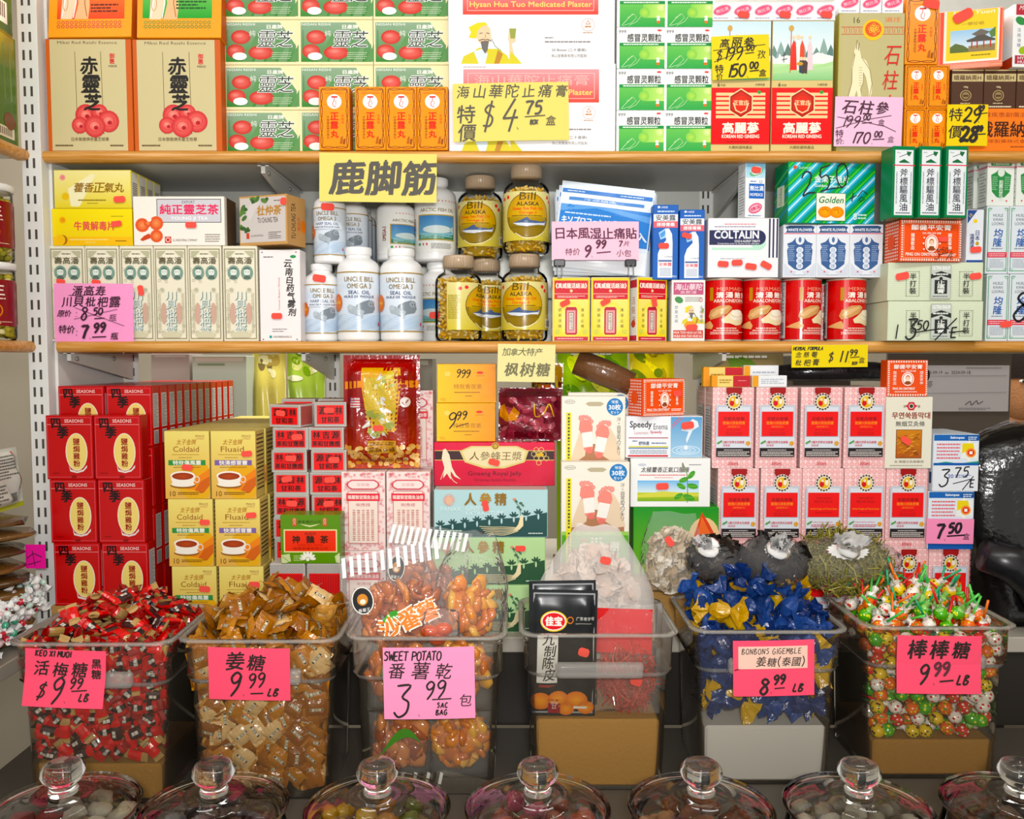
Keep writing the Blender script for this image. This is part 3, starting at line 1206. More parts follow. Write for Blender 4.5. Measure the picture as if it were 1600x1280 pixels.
@D('ginseng_tin', 95, 207)
def _(a):
	a.bg = '#d8c38d'
	a.body = '#d8c38d'
	a.grad(0.5, 1, 94.5, 60, '#c8dfe6', '#eef4f2')
	r = random.Random(3)
	for i in range(9):
		x = 2 + i * 11
		h = r.uniform(16, 34)
		a.poly([(max(1, x - 9), 64), (x - 4, 60 - h * .6), (x, 58 - h), (x + 4, 60 - h * .7), (min(94, x + 10), 64)], ['#6f8c84', '#8fa7a0', '#5c7a72'][i % 3])
		a.poly([(max(1, x - 6), 66), (x - 2, 62 - h * .4), (x + 2, 64 - h * .3), (min(94, x + 8), 66)], '#e8eeea')
	a.poly([(1, 62), (20, 54), (50, 60), (70, 50), (94, 56), (94, 70), (1, 72)], '#eef1ec')
	a.grad(1, 68, 94, 94, '#c5e2b0', '#8fc48a')
	a.poly([(1, 76), (30, 68), (60, 74), (94, 64), (94, 70), (40, 80), (1, 84)], '#b3d99d')
	for (x, c, s) in ((40, '#f4efe6', 1.15), (33, '#d9442e', .9), (46, '#d9553a', .8), (58, '#e8cfd4', .85)):
		a.poly([(x - 5 * s, 78), (x - 4 * s, 40), (x, 30), (x + 4 * s, 40), (x + 6 * s, 78)], c)
		a.ell(x, 28 - 2 * s, 3 * s, 3.4 * s, '#f1d3b4', n=10)
	a.line([(28, 82), (29, 12)], 1.1, '#c2502c')
	a.ell(29, 12, 4, 5, '#c8a05a', n=10)
	for x, c in ((45, '#33414f'), (50, '#4a3a33')):
		a.poly([(x - 3, 82), (x - 4, 66), (x, 60), (x + 5, 66), (x + 4, 84)], c)
		a.ell(x, 60, 3, 3, '#f1d3b4', n=8)
	a.ell(43, 68, 5, 3, '#c79a4a', n=10)
	a.line([(18, 66), (18, 50)], 1, '#3a3a34')
	a.line([(14, 56), (22, 54)], 1.2, '#3a3a34')
	a.line([(15, 62), (23, 60)], 1.2, '#3a3a34')
	a.text('6', 12, 101, 6, '#4a3a1a', bold=.02)
	a.text('年根', 19, 102, 3.6, '#4a3a1a')
	a.text('大韓民國', 78, 101, 3.6, '#4a3a1a', w=15)
	a.rect(0.5, 106, 94.5, 196, '#dd1f2d')
	for i in range(6):
		a.rect(8, 114 + i * 7.2, 87, 118.6 + i * 7.2, '#e8cfa0')
	hx = [(48 + 22 * cos(pi / 6 + pi / 3 * i + 0), 131 + 24 * sin(pi / 6 + pi / 3 * i)) for i in range(6)]
	a.poly(hx, '#f0d9ac')
	hx = [(48 + 20 * cos(pi / 6 + pi / 3 * i), 131 + 22 * sin(pi / 6 + pi / 3 * i)) for i in range(6)]
	a.poly(hx, '#a8321f')
	hx = [(48 + 17 * cos(pi / 6 + pi / 3 * i), 131 + 18.5 * sin(pi / 6 + pi / 3 * i)) for i in range(6)]
	a.poly(hx, '#c9402a')
	a.ell(48, 131, 12, 12, '#d8452c')
	a.text('正官庄', 48, 130, 8, '#f0d9ac', w=24, bold=.03)
	a.line([(36, 130), (40, 142), (48, 146), (56, 142), (60, 130)], 2, '#f0d9ac')
	a.ell(77, 113, 3, 3, '#4a9a4a', n=8)
	a.text('高麗蔘', 48, 170, 17, '#fbf2e4', w=58, bold=.04)
	a.text('KOREAN RED GINSENG', 48, 183.5, 5.5, '#fbf2e4', w=60, bold=.03)
	a.greek(26, 191, 64, 193, 1, '#8f1420', wmin=2)
	a.text('大韓民國特產品', 48, 201, 5, '#4a3a1a', w=38)
	R = a.side('R', '#cdb77c')
	R.rect(0, 106, 40, 196, '#b8182a')

@D('stone_ginseng', 104, 215)
def _(a):
	a.body = '#b3a95f'
	a.bg = '#bdb583'
	a.rect(6, 0.5, 103.5, 214.5, '#bfb68a')
	a.text('16', 28, 11, 9, '#3d3626')
	a.text('道庄', 85, 10, 8, '#d96a44', w=26)
	for i in range(13):
		x = 6 + i * 7.6
		a.line([(x, 23), (x + 3, 23), (x + 3, 30), (x + 6, 30), (x + 6, 24)], .9, '#cf6a44')
	a.rect(4, 21, 104, 22, '#cf6a44')
	a.rect(4, 32, 104, 33, '#cf6a44')
	a.ell(54, 26, 17, 16.5, '#f0c552')
	a.ell(54, 25, 13, 12, '#d9663a')
	for i in range(14):
		t = i * 2.4
		a.ring(54 + 8 * cos(t) * (i % 3 + 1) / 3, 25 + 7 * sin(t) * (i % 3 + 1) / 3, 2.2, 2, .7, '#f2cf6a', 8)
	a.poly([(26, 64), (24, 60), (27, 52), (29, 42), (32, 52), (34, 60), (36, 68), (44, 74), (50, 88), (54, 108), (54, 124), (49, 140), (49, 122), (44, 100), (40, 92), (40, 108), (36, 118), (40, 132), (42, 150), (36, 150), (32, 132), (30, 120), (26, 132), (22, 150), (16, 150), (17, 126), (22, 108), (21, 84), (24, 70)], '#efe6c4')
	a.line([(26, 64), (22, 86), (22, 108), (17, 128), (18, 150)], .8, '#7a6a3c')
	a.line([(36, 68), (50, 88), (54, 110), (49, 138)], .8, '#7a6a3c')
	a.line([(40, 92), (40, 108), (36, 118), (42, 150)], .7, '#7a6a3c')
	for i in range(8):
		a.line([(33, 84 + i * 4), (38, 85 + i * 4)], .5, '#9a8a54')
	a.line([(29, 42), (28, 56)], 1, '#6a5a30')
	a.line([(32, 46), (31, 58)], 1, '#6a5a30')
	for i, ch in enumerate('石柱人'):
		a.text(ch, 83 - i * 2, 66 + i * 38, 30, '#cc3a34', shear=.15, w=24)

@D('pavilion', 100, 100)
def _(a):
	a.bg = '#e98f74'
	a.body = '#e5977d'
	a.rect(5, 1, 97, 92, '#e2604f')
	a.rect(10, 1, 94, 89, '#f7efe0')
	a.rect(14, 1, 91, 85, '#efcf3a')
	a.text('Lung Yuen', 54, 6, 9, '#fbf7ea', w=62, shear=.3)
	a.text('一帶珍衹', 54, 24, 6, '#6b5a1c', w=34)
	a.grad(20, 34, 88, 72, '#9ec4e0', '#dfe9ea')
	a.poly([(20, 72), (20, 62), (28, 56), (40, 60), (48, 66), (48, 72)], '#5b6a3a')
	a.poly([(48, 72), (48, 62), (88, 60), (88, 72)], '#8a7a5a')
	a.poly([(44, 52), (56, 48), (66, 40), (78, 48), (88, 52), (88, 55), (46, 55)], '#4f4a44')
	a.poly([(52, 42), (66, 34), (80, 40), (74, 44), (58, 45)], '#6a625a')
	for x in (52, 60, 70, 80):
		a.rect(x, 54, x + 2, 66, '#b3402f')
	a.poly([(78, 40), (88, 32), (88, 48), (82, 50)], '#5b7a44')
	a.greek(52, 76, 84, 80, 1, '#8a7420')
	r = random.Random(8)
	R = a.side('R', '#e59c86')
	for i in range(90):
		x, y = r.uniform(0, 40), r.uniform(0, 100)
		R.ell(x, y, 1.2, 1.2, '#efc0ae', n=5)
	R.rect(4, 40, 26, 84, '#e9ebee')
	for i in range(9):
		R.rect(7, 43 + i * 4.3, 23, 45 + i * 4.3, '#6a7076')
	a.greek(1, 90, 99, 99, 4, '#efc0ae', wmin=1.2)

@D('rosebox', 60, 96)
def _(a):
	a.bg = '#f3f3f1'
	a.rect(4, 0, 60, 16, '#b13a45')
	a.text('Medicated Oil', 34, 5, 7, '#f6e9e4', w=50, shear=.3)
	a.ell(12, 25, 9, 6, '#3f8a4c', rot=25)
	a.ell(24, 22, 8, 5, '#2f7a40', rot=-20)
	a.ell(26, 40, 6, 7, '#e0525f')
	a.line([(26, 46), (24, 66)], 1.2, '#4a8f4a')
	a.ell(18, 70, 8, 6, '#9fb84a', rot=-20)
	a.ell(34, 60, 7, 5, '#8fb04a', rot=30)
	a.text('活絡油精', 10, 36, 6, '#7a8a96', vert=True, gap=1.3)
	a.rect(4, 78, 60, 91, '#a8384a')
	a.text('HYSAN TUCK', 34, 82, 4.4, '#f6e9e4', w=50, bold=.03)
	a.text('HUO LU YAU', 34, 88, 4.4, '#f6e9e4', w=50, bold=.03)
	L = a.side('L', '#e9e9e8')
	L.rect(0, 80, 40, 96, '#b5452e')

@D('brownbox', 49, 62)
def _(a):
	a.bg = '#4a2f20'
	a.rect(0.5, 0.5, 48.5, 2.4, '#cbb98c')
	a.rect(0.5, 7, 48.5, 19, '#cbb98c')
	a.text('娥羅納英H', 24, 13, 8, '#4a2f20', w=42, bold=.02)
	a.text('100g', 22, 28, 3.5, '#d9c9a4', bold=.03)
	a.ring(22, 41, 8, 8, 1.4, '#a9946c')
	a.ell(22, 41, 5.6, 5.6, '#8f7a56')
	a.rect(18, 40, 26, 43, '#4a2f20')
	a.greek(14, 52, 30, 54.5, 1, '#d9c9a4')
	a.greek(4, 57, 44, 60, 1, '#e5d9bc', wmin=1.4, fill=.7)

@D('orangetray', 130, 68)
def _(a):
	a.bg = '#f0853a'
	a.text('皮膚疾患創傷治療藥', 92, 10, 8, '#8a3a14', w=100)
	a.text('娥羅納英', 94, 33, 25, '#3c1c0c', w=102, bold=.02)
	a.text('大塚製藥株式會社', 90, 52, 6, '#9a4a1c', w=78)
	a.greek(96, 59, 126, 63, 1, '#9a4a1c')
	a.side('L', '#e9a07e')

@D('leftgreen', 100, 200)
def _(a):
	a.bg = '#6d7a2c'
	a.body = '#c99a3c'
	a.grad(4, 3, 96, 60, '#b59a2c', '#6d7a34')
	a.grad(4, 60, 96, 196, '#5f7a34', '#4c6a28')
	for i in range(8):
		a.line([(10 + i * 11, 20), (12 + i * 11, 120)], 2, '#8a9a4a' if i % 2 else '#7a8a40')
	a.text('野参益寿', 56, 80, 22, '#2f5a3a', vert=True, gap=.95, w=13, shear=.2)
	a.rect(12, 160, 36, 186, '#d9cfa0')
	a.rect(56, 170, 92, 190, '#e9dcc0')
	for i in range(9):
		a.rect(60 + i * 3.2, 173, 61.6 + i * 3.2, 186, '#5a4a3a')
	a.ell(84, 158, 10, 16, '#7a4a24')

@D('leftgreen2', 100, 130)
def _(a):
	a.bg = '#5f6a26'
	a.body = '#c99a3c'
	a.grad(4, 3, 96, 126, '#6a6a2a', '#4c5a22')
	a.rect(10, 84, 40, 112, '#efe6d4')
	a.rect(54, 84, 90, 116, '#f0e3d0')
	for i in range(9):
		a.rect(57 + i * 3.4, 87, 58.8 + i * 3.4, 108, '#6a4a3a')

# ------------------------------------------------------------------ upper shelf goods
YU = 1.672
# green reishi cartons, four courses of three, set back a little
gw, gh = PX(585, 1.70) - PX(468, 1.70), (PZ(98, 1.70) - PZ(168, 1.70))
colx = ((350, 466.5), (467.5, 584), (585, 699))
rown = ['bottom', 'second', 'third', 'topmost']
coln = ['left', 'middle', 'right']
for r_ in range(4):
	for c_ in range(3):
		carton('herbal_tea_carton', 'greenreishi', colx[c_][0], 100, colx[c_][1], 170, 1.70, 0.13, on=S1T + r_ * (gh + 0.0006),
			   h=round(gh, 4), w=round(gw - 0.0008, 4),
			   label='green carton with red mushrooms and a cream border, %s course, %s of the three' % (rown[r_], coln[c_]), group='green mushroom cartons stacked on the upper shelf')
# two tan essence boxes and the orange ones leaning on them
e1 = carton('essence_box', 'reishi', 72.5, 58, 207, 234, YU, 0.10, on=S1T, label='tan mushroom essence box with brown edges next to the divider panel', group='tan mushroom essence boxes')
e2 = carton('essence_box', 'reishi', 208, 59, 346, 234, YU, 0.10, on=S1T, label='tan mushroom essence box with brown edges next to the green cartons', group='tan mushroom essence boxes')
carton('plaster_box', 'orangetop', 72, -34, 205, 55, YU - 0.004, 0.06, on=top(e1) + 0.0016, tilt=-6, yaw=-1.5, label='orange box with a red panel leaning back on the tan box by the divider')
carton('plaster_box', 'greentop', 212, -32, 345, 57, YU - 0.004, 0.06, on=top(e2) + 0.0016, tilt=-5, label='orange box with a green panel leaning back on the second tan box')
for i, (a_, b_) in enumerate(((498, 547), (555, 602), (603, 651), (651.5, 700))):
	carton('pill_box', 'seirogan', a_, 135, b_, 234, 1.662, 0.034, on=S1T, h=PZ(135, 1.662) - PZ(234, 1.662), w=0.0585,
		   label='small orange pill box, %s of the four in front of the green cartons' % ORD[i], group='orange pill boxes in front of the green cartons', mat='gloss')
p1 = carton('plaster_carton', 'plaster', 701, 97, 962, 234, YU, 0.15, on=S1T, label='large white plaster carton behind the yellow tag, lower of the two')
carton('plaster_carton', 'plaster', 700, -43, 961, 96, YU + 0.004, 0.15, on=top(p1) + 0.0006, label='large white plaster carton with a bearded sage in yellow, upper of the two')
cw, ch = PX(1037, YU) - PX(963.5, YU), PZ(169, YU) - PZ(233, YU)
for r_ in range(4):
	for c_ in range(2):
		x0 = 963.5 + c_ * 74
		carton('cold_remedy_box', 'cold999', x0, 170, x0 + 73, 233, YU, 0.05, on=S1T + r_ * (ch + .0005), w=round(cw - .0006, 4), h=round(ch, 4),
			   label='white and green cold remedy box, %s course, %s column' % (rown[r_], ('left', 'right')[c_]), group='white and green cold remedy boxes')
g1 = carton('ginseng_tin', 'ginseng_tin', 1111, 25, 1204, 229, YU, 0.06, on=S1T, mat='gloss', label='red and gold ginseng tin with the yellow price tag on it', cat='tin')
g2 = carton('ginseng_tin', 'ginseng_tin', 1205.5, 25, 1302, 229, YU, 0.06, on=S1T, mat='gloss', label='red and gold ginseng tin with its mountain picture fully showing', cat='tin')
for i in range(6):
	carton('ointment_box', 'mopitop', 1112 + i * 32.3, -6, 1144 + i * 32.3, 22, YU, 0.03, on=top(g1) + .0008, w=0.0395, st=((18, 20, 8, .022),) if i in (1, 3, 5) else (),
		   label='small white box with a pink oval, %s from the left on the ginseng tins' % ORD[i], group='white boxes with pink ovals on the ginseng tins')
s1 = carton('ginseng_box', 'stone_ginseng', 1309, 12, 1412, 228, YU, 0.07, on=S1T, label='olive ginseng box with a man-shaped root and red characters')
for i in range(3):
	carton('ointment_box', 'mopitop', 1311 + i * 34, -18, 1344 + i * 34, 10, YU + .002, 0.03, on=top(s1) + .0008, w=0.040,
		   label='small white box with a pink oval, %s from the left on the olive box' % ORD[i], group='white boxes with pink ovals on the olive box')
sw_, sh_ = PX(1447, YU) - PX(1413, YU), PZ(160, YU) - PZ(227, YU)
for r_ in range(2):
	for c_ in range(2):
		carton('pill_box', 'seirogan', 1413 + c_ * 34.5, 161, 1446.5 + c_ * 34.5, 228, YU, 0.03, on=S1T + r_ * (sh_ + .0006), w=round(sw_ - .0008, 4), h=round(sh_, 4), mat='gloss',
			   label='small orange pill box beside the olive box, %s %s of the four' % (('lower', 'upper')[r_], ('left', 'right')[c_]), group='orange pill boxes beside the olive box')
carton('pill_box', 'seirogan', 1415, -12, 1467, 92, YU, 0.035, on=S1T + 2 * sh_ + .002, mat='gloss', label='larger orange pill box standing on four small ones', st=((36, 10, 10, .03),))
t1 = carton('display_tray', 'orangetray', 1484, 161, 1614, 228, YU, 0.055, on=S1T, label='orange ointment tray behind the yellow tag at the right end')
for i in range(3):
	carton('ointment_box', 'brownbox', 1487 + i * 51, 97, 1537 + i * 51, 159, YU + .006, 0.04, on=top(t1) + .0006, w=0.0612, label='dark brown ointment box, %s from the left on the orange tray' % ORD[i], group='brown ointment boxes on the orange tray')
pv = carton('tea_box', 'pavilion', 1470, 0, 1562, 92, YU + .002, 0.09, on=top(t1) + .0012 + PZ(97, YU) - PZ(159, YU), yaw=-14, label='coral box with a yellow panel and a pavilion picture', st=((38, 10, -25, .035),))
carton('oil_box', 'rosebox', 1582, -6, 1640, 92, YU - .004, 0.05, on=top(t1) + .0012 + PZ(97, YU) - PZ(159, YU), yaw=4, label='white oil box with a rose and green leaves at the right end')

# ------------------------------------------------------------------ printed fronts, middle shelf
@D('yellow_a', 122, 61)
def _(a):
	a.bg = '#e6d672'
	a.grad(1, 1, 121, 60, '#efe6a8', '#e2d060')
	a.poly([(22, 30), (60, 6), (66, 8), (40, 58), (26, 58)], '#f1ebc4')
	a.ell(14, 12, 5, 5, '#e6a8a0', n=10)
	a.text('佛', 14, 12, 6, '#d9726a')
	a.ell(18, 42, 6, 6, '#e3bf5a', n=12)
	for i, ch in enumerate('藿香正氣丸'):
		a.text(ch, 38 + i * 16, 28, 15, '#8f6a2c', bold=.02, shear=.2)
	a.greek(38, 46, 84, 50, 1, '#8f7a3c', wmin=1.3)
	a.greek(52, 52, 70, 54, 1, '#8f7a3c', wmin=1.3)
	barside(a)

def barside(a, bg='#ece8d8'):
	R = a.side('R', bg)
	R.rect(2, a.H * .05, 38, a.H * .95, bg)
	for i in range(12):
		R.rect(8, a.H * (.3 + .05 * i), 32, a.H * (.325 + .05 * i), '#6b5a54')

@D('yellow_b', 127, 58)
def _(a):
	a.bg = '#f0d82a'
	a.grad(1, 1, 126, 44, '#f3e05a', '#edd21e')
	a.rect(1, 44, 126, 57, '#eebf2c')
	a.ell(16, 49, 8, 8, '#a3702c', n=14)
	a.ell(13, 49, 7.5, 8.2, '#eebf2c', n=14)
	a.ell(17, 18, 5.5, 5.5, '#ecb44a', n=10)
	a.text('佛', 17, 18, 6.5, '#d9803a')
	a.text('牛黄解毒片', 67, 27, 14, '#d9605a', w=64, bold=.03)
	a.greek(94, 11, 114, 13, 1, '#8a7a2a', wmin=1.3)
	a.greek(28, 47, 92, 50, 1, '#f6e6a0', wmin=2)
	a.greek(52, 52, 70, 54, 1, '#f6e6a0')
	a.greek(100, 49, 118, 52, 1, '#8a5a1a', wmin=1.2)
	barside(a, '#d9a93a')

@D('pan', 54, 150)
def _(a):
	a.bg = '#e9e3cf'
	a.frame(2, 4, 52, 147, 2.2, '#b3ad94')
	a.frame(3, 5, 51, 146, .6, '#6d6f58')
	r = random.Random(5)
	for i in range(46):
		x = r.uniform(5, 48)
		y = r.uniform(8, 143)
		if 14 < x < 42 and (70 < y < 134 or 14 < y < 54):
			continue
		a.ring(x, y, 2.2, 2.2, .6, '#a9a58a', 6)
	a.poly([(6, 8), (20, 8), (14, 14), (6, 20)], '#b9b79c')
	a.poly([(48, 8), (34, 8), (40, 14), (48, 20)], '#b9b79c')
	a.poly([(10, 20), (18, 14), (36, 14), (44, 20), (44, 26), (10, 26)], '#efe9d6')
	a.greek(20, 11, 34, 14, 1, '#7a7866')
	a.text('壽高潘', 27, 23, 10.5, '#5f5a44', w=37, bold=.03)
	for cx in (17, 38):
		a.ell(cx, 42, 9.5, 11.5, '#7f998c', n=18)
		a.ell(cx, 41, 5, 6.5, '#dfe6dc', n=14)
		a.poly([(cx - 6, 52), (cx - 3, 46), (cx + 3, 46), (cx + 6, 52)], '#55695f')
		a.poly([(cx - 5, 38), (cx - 4, 34.5), (cx, 33.5), (cx + 4, 34.5), (cx + 5, 38), (cx, 36.5)], '#5a6b62')
		a.rect(cx - 3, 40.4, cx - 1, 41.2, '#3d4a44')
		a.rect(cx + 1, 40.4, cx + 3, 41.2, '#3d4a44')
	a.ell(13, 69, 4, 4, '#d5d0b8', n=10)
	a.ell(41, 69, 4, 4, '#d5d0b8', n=10)
	a.text('功', 13, 69, 5, '#6d6a55')
	a.text('效', 41, 69, 5, '#6d6a55')
	a.ell(15, 106, 5, 17, '#c9a898', n=16)
	a.ell(40, 106, 5, 17, '#c9a898', n=16)
	for i, ch in enumerate('川貝枇杷露'):
		a.text(ch, 27.8, 78.8 + i * 14, 13.5, '#6f857c', w=17, bold=.03)
		a.text(ch, 27, 78 + i * 14, 13.5, '#eef3ee', w=17)
	a.greekv(6, 74, 11, 138, 2, '#b5b29a')
	a.greekv(44, 74, 49, 138, 2, '#b5b29a')
	a.poly([(10, 138), (27, 133), (44, 138), (40, 144), (14, 144)], '#cfcab0')
	a.side('R', '#e3dcc6')

@D('youngji', 143, 77)
def _(a):
	a.bg = '#f2ece3'
	a.rect(37, 4, 138, 41, '#2f2c2c')
	a.rect(38, 5, 137, 40, '#cfcdd2')
	a.text('EXPORT', 87, 9, 4.5, '#3a3838', w=20)
	a.text('純正靈芝茶', 88, 20.5, 15.5, '#d9486a', w=92, bold=.035)
	a.text('YOUNG JI TEA', 88, 35, 6.5, '#fbfbfb', w=58, bold=.02)
	a.poly([(10, 68), (16, 62), (24, 58), (30, 64), (14, 70)], '#c4502c')
	for cx, cy, r in ((14, 45, 11), (36, 42, 11), (36, 62, 10), (23, 42, 6)):
		a.ell(cx, cy, r, r, '#ee9a6c', c2='#d95c33', n=16)
		a.ring(cx, cy, r * .7, r * .7, .9, '#c9502c', 14)
		a.ring(cx, cy, r * .4, r * .4, .7, '#d97048', 12)
	a.ell(25, 36, 4, 4, '#f2ece3', n=8)
	a.rect(49, 63, 59, 73, '#c4443c')
	a.ring(54, 68, 3.4, 3.4, 1, '#f2ece3', 10)
	a.text('E.J. INDUSTRIAL COMPANY', 81, 69, 4.6, '#6a625c', w=38)
	a.greek(112, 58, 136, 72, 4, '#8a8278', wmin=1.4, fill=.4)
	a.side('R', '#8a5a3a').rect(8, 0, 40, 77, '#5f4a34')

@D('tuchung', 84, 78)
def _(a):
	a.bg = '#c39a6a'
	a.rect(2, 3, 82, 73, '#cfc8c4')
	r = random.Random(2)
	for i in range(15):
		x, y = (r.uniform(2, 14), r.uniform(4, 56)) if i < 9 else (r.uniform(14, 48), r.uniform(4, 10))
		a.ell(x, y, 6, 3.4, ['#4f7040', '#5f8048', '#3f5c34'][i % 3], n=8, rot=r.uniform(-60, 60))
	a.poly([(14, 30), (20, 14), (40, 8), (20, 40)], '#d6d0ce')
	a.greek(62, 8, 76, 11, 1, '#7a7470')
	a.text('杜仲茶', 53, 24, 15, '#b98a4c', w=42, bold=.03, shear=.1)
	a.text('TU CHUNG TEA', 51, 39, 8, '#4a3f36', w=36)
	a.rect(13, 58, 18, 67, '#c8503a')
	a.text('E.J. INDUSTRIAL', 32, 63, 3.6, '#6a625c', w=22)
	a.greek(52, 57, 74, 69, 4, '#7a726c', wmin=1.4, fill=.4)
	R = a.side('R', '#c9a876', W=40)
	R.text('TU CHUNG TEA', 14, 40, 9, '#3f3426', w=56, rot=-90, bold=.01)
	R.text('杜仲茶', 25, 32, 7, '#d2553a', vert=True, rot=-0)
	R.ell(35, 45, 6, 10, '#e0862c')

@D('yunnan', 66, 145)
def _(a):
	a.bg = '#f2ebea'
	a.ell(55, 11, 5, 2.6, '#3f8f5a', n=12)
	a.greek(7, 10, 24, 13, 1, '#4a4646', wmin=2)
	for i, ch in enumerate('云南白药气雾剂'):
		a.text(ch, 47 + (i * .8 if i else -1), 22 + i * 12.8, 12, '#33302f', bold=.03, shear=.08, rot=3)
	a.text('Yunnan Baiyao Qiwuji', 32, 70, 3.6, '#c9707a', w=52, rot=-90)
	a.greek(20, 124, 44, 131, 2, '#8a8484', fill=.35)
	a.ell(17, 138, 2.4, 2.4, '#3f9a9a', n=8)
	a.text('云南白药集团股份有限公司', 36, 138, 3.4, '#4a4646', w=30)
	for x, y in ((5, 4), (60, 4), (5, 142), (60, 142)):
		a.ell(x, y, 1.2, 1.2, '#7a5a6a', n=6)
	a.side('R', '#b8384a')

@D('patchblue', 40, 118)
def _(a):
	a.bg = '#2b5fae'
	a.poly([(7, 3), (10, 1.5), (11, 4.5), (8, 6)], '#eef4fb')
	a.text('小林製薬', 17, 4, 3.4, '#eef4fb', w=12)
	a.greek(7, 9, 35, 12, 1, '#cfe0f4', wmin=2, fill=.7)
	a.rect(1, 15, 39, 26, '#f3f4f6')
	a.text('安美露', 20, 20.5, 9, '#3a3f4c', w=31, bold=.02)
	a.rect(1, 26, 39, 36, '#ea6f78')
	a.text('搽搽膏藥', 20, 31, 6, '#fbeef0', w=28, bold=.03)
	a.poly([(9, 44), (20, 37), (24, 41), (20, 52), (12, 55)], '#a9cdee')
	a.poly([(11, 46), (19, 40), (21, 42), (18, 49), (13, 52)], '#5d96d2')
	a.poly([(19, 38), (25, 37), (30, 46), (31, 60), (31, 115), (8, 115), (8, 78), (12, 66), (21, 56)], '#f4f6f8')
	a.text('小林製薬', 24, 82, 3, '#4a5a7a', w=14)
	a.rect(9, 87, 30, 90, '#5b6f9a')
	a.text('安美露', 20, 94, 5.5, '#d9727c', w=20, bold=.03)
	for i in range(6):
		a.line([(11 + k * 2, 100 + i * 2.2 + (k % 2) * .8) for k in range(10)], .7, '#5b6f9a')
	a.text('80ml', 34, 113, 3.4, '#e4eefa', w=7)
	a.side('R', '#d9dde6')

@D('coltalin', 112, 93)
def _(a):
	a.bg = '#eeedf0'
	a.greek(26, 8, 78, 11, 1, '#d9828a', wmin=2)
	a.greek(10, 12, 78, 15, 1, '#8a8a9a', wmin=2)
	a.rect(6, 46, 80, 50, '#bfe3cf')
	a.ell(80, 38, 12, 12, '#bfe3cf')
	a.rect(2, 19, 80, 42, '#25284f')
	a.ell(80, 30.5, 11.5, 11.5, '#25284f')
	a.text('COLTALIN', 45, 26, 12, '#f6f6fa', w=70, bold=.04)
	a.text('COLD & ALLERGY TABLETS', 62, 36, 3.4, '#f6f6fa', w=40, bold=.02)
	a.text('Comprimés pour le rhume et les allergies', 48, 40, 3, '#f6f6fa', w=66)
	for x in (96, 102, 108):
		a.rect(x, 1, x + 2.6, 62, '#2f2d52')
	a.greek(20, 62, 60, 65, 1, '#9a9aa4', wmin=3, fill=.3)
	a.side('L', '#d2d3d8')

@D('mopidick', 34, 86)
def _(a):
	a.bg = '#eef1f3'
	a.grad(.5, .5, 33.5, 24, '#86c4e4', '#bfe0ea')
	a.ell(18, 14, 11, 8, '#f3f4f2', rot=-20)
	a.ell(18, 15, 12, 6, '#6fb58a', rot=-20)
	a.ell(18, 13, 9.5, 6.4, '#f0eee8', rot=-10)
	a.ell(17, 12, 8, 5, '#ee7268', n=12)
	a.greek(8, 28, 18, 31, 1, '#5a7ab0')
	a.text('U', 26, 30, 5, '#3a5aa0')
	a.rect(6, 33, 32, 56, '#2a62b4')
	a.text('無比滴', 19, 40, 8, '#eef4fb', w=23, bold=.03)
	a.text('MOPIDICK', 19, 50, 4.6, '#eef4fb', w=22, bold=.03)
	a.ell(17, 71, 12, 7.5, '#d9607f', rot=-22)
	a.ell(17, 71, 10, 5.4, '#eeb6c4', rot=-22)
	a.text('液體口服', 17, 71, 5, '#d04a70', w=17, rot=-22, bold=.03)
	a.greek(5, 81, 28, 84, 1, '#8a96b0')
	a.side('L', '#cfd2d2').greek(6, 20, 34, 80, 14, '#a9adb0')

@D('whiteflower', 52, 83)
def _(a):
	a.bg = '#e6e9ef'
	a.poly([(3, 4), (9, 2), (43, 2), (49, 4), (46, 9), (49, 13), (3, 13), (6, 9)], '#34507c')
	a.text('WHITE FLOWER', 26, 8.5, 4.2, '#eef2f8', w=38, bold=.04)
	a.rect(0.5, 13.6, 51.5, 15, '#d9647a')
	a.poly([(6, 30), (14, 27), (20, 20), (32, 20), (38, 27), (46, 30), (44, 36), (46, 40), (44, 62), (34, 70), (26, 72), (18, 70), (8, 62), (6, 40), (8, 36)], '#3f5d8c')
	a.ell(26, 24, 7, 8, '#e3e7ee', n=12)
	a.ell(26, 24, 2.4, 4.4, '#56709a', n=10)
	for i in range(4):
		a.ell(26, 40 + i * 8.4, 5.6, 5, '#dfe5ee', n=10)
		a.text('白花油牌'[i], 26, 40 + i * 8.4, 6, '#6f86ac')
	a.greek(8, 32, 18, 58, 9, '#8fa5c6', wmin=1.2)
	a.greek(34, 32, 44, 58, 9, '#8fa5c6', wmin=1.2)
	a.poly([(2, 60), (10, 70), (22, 74), (14, 80), (2, 80)], '#d2d8e2')
	a.poly([(50, 60), (42, 70), (30, 74), (38, 80), (50, 80)], '#d2d8e2')
	a.ell(13, 74, 1.6, 1.6, '#e0647a', n=6)
	a.ell(39, 74, 1.6, 1.6, '#e0647a', n=6)
	a.greek(16, 78, 36, 80, 1, '#9aa4b8')
	a.side('L', '#c9cec9')

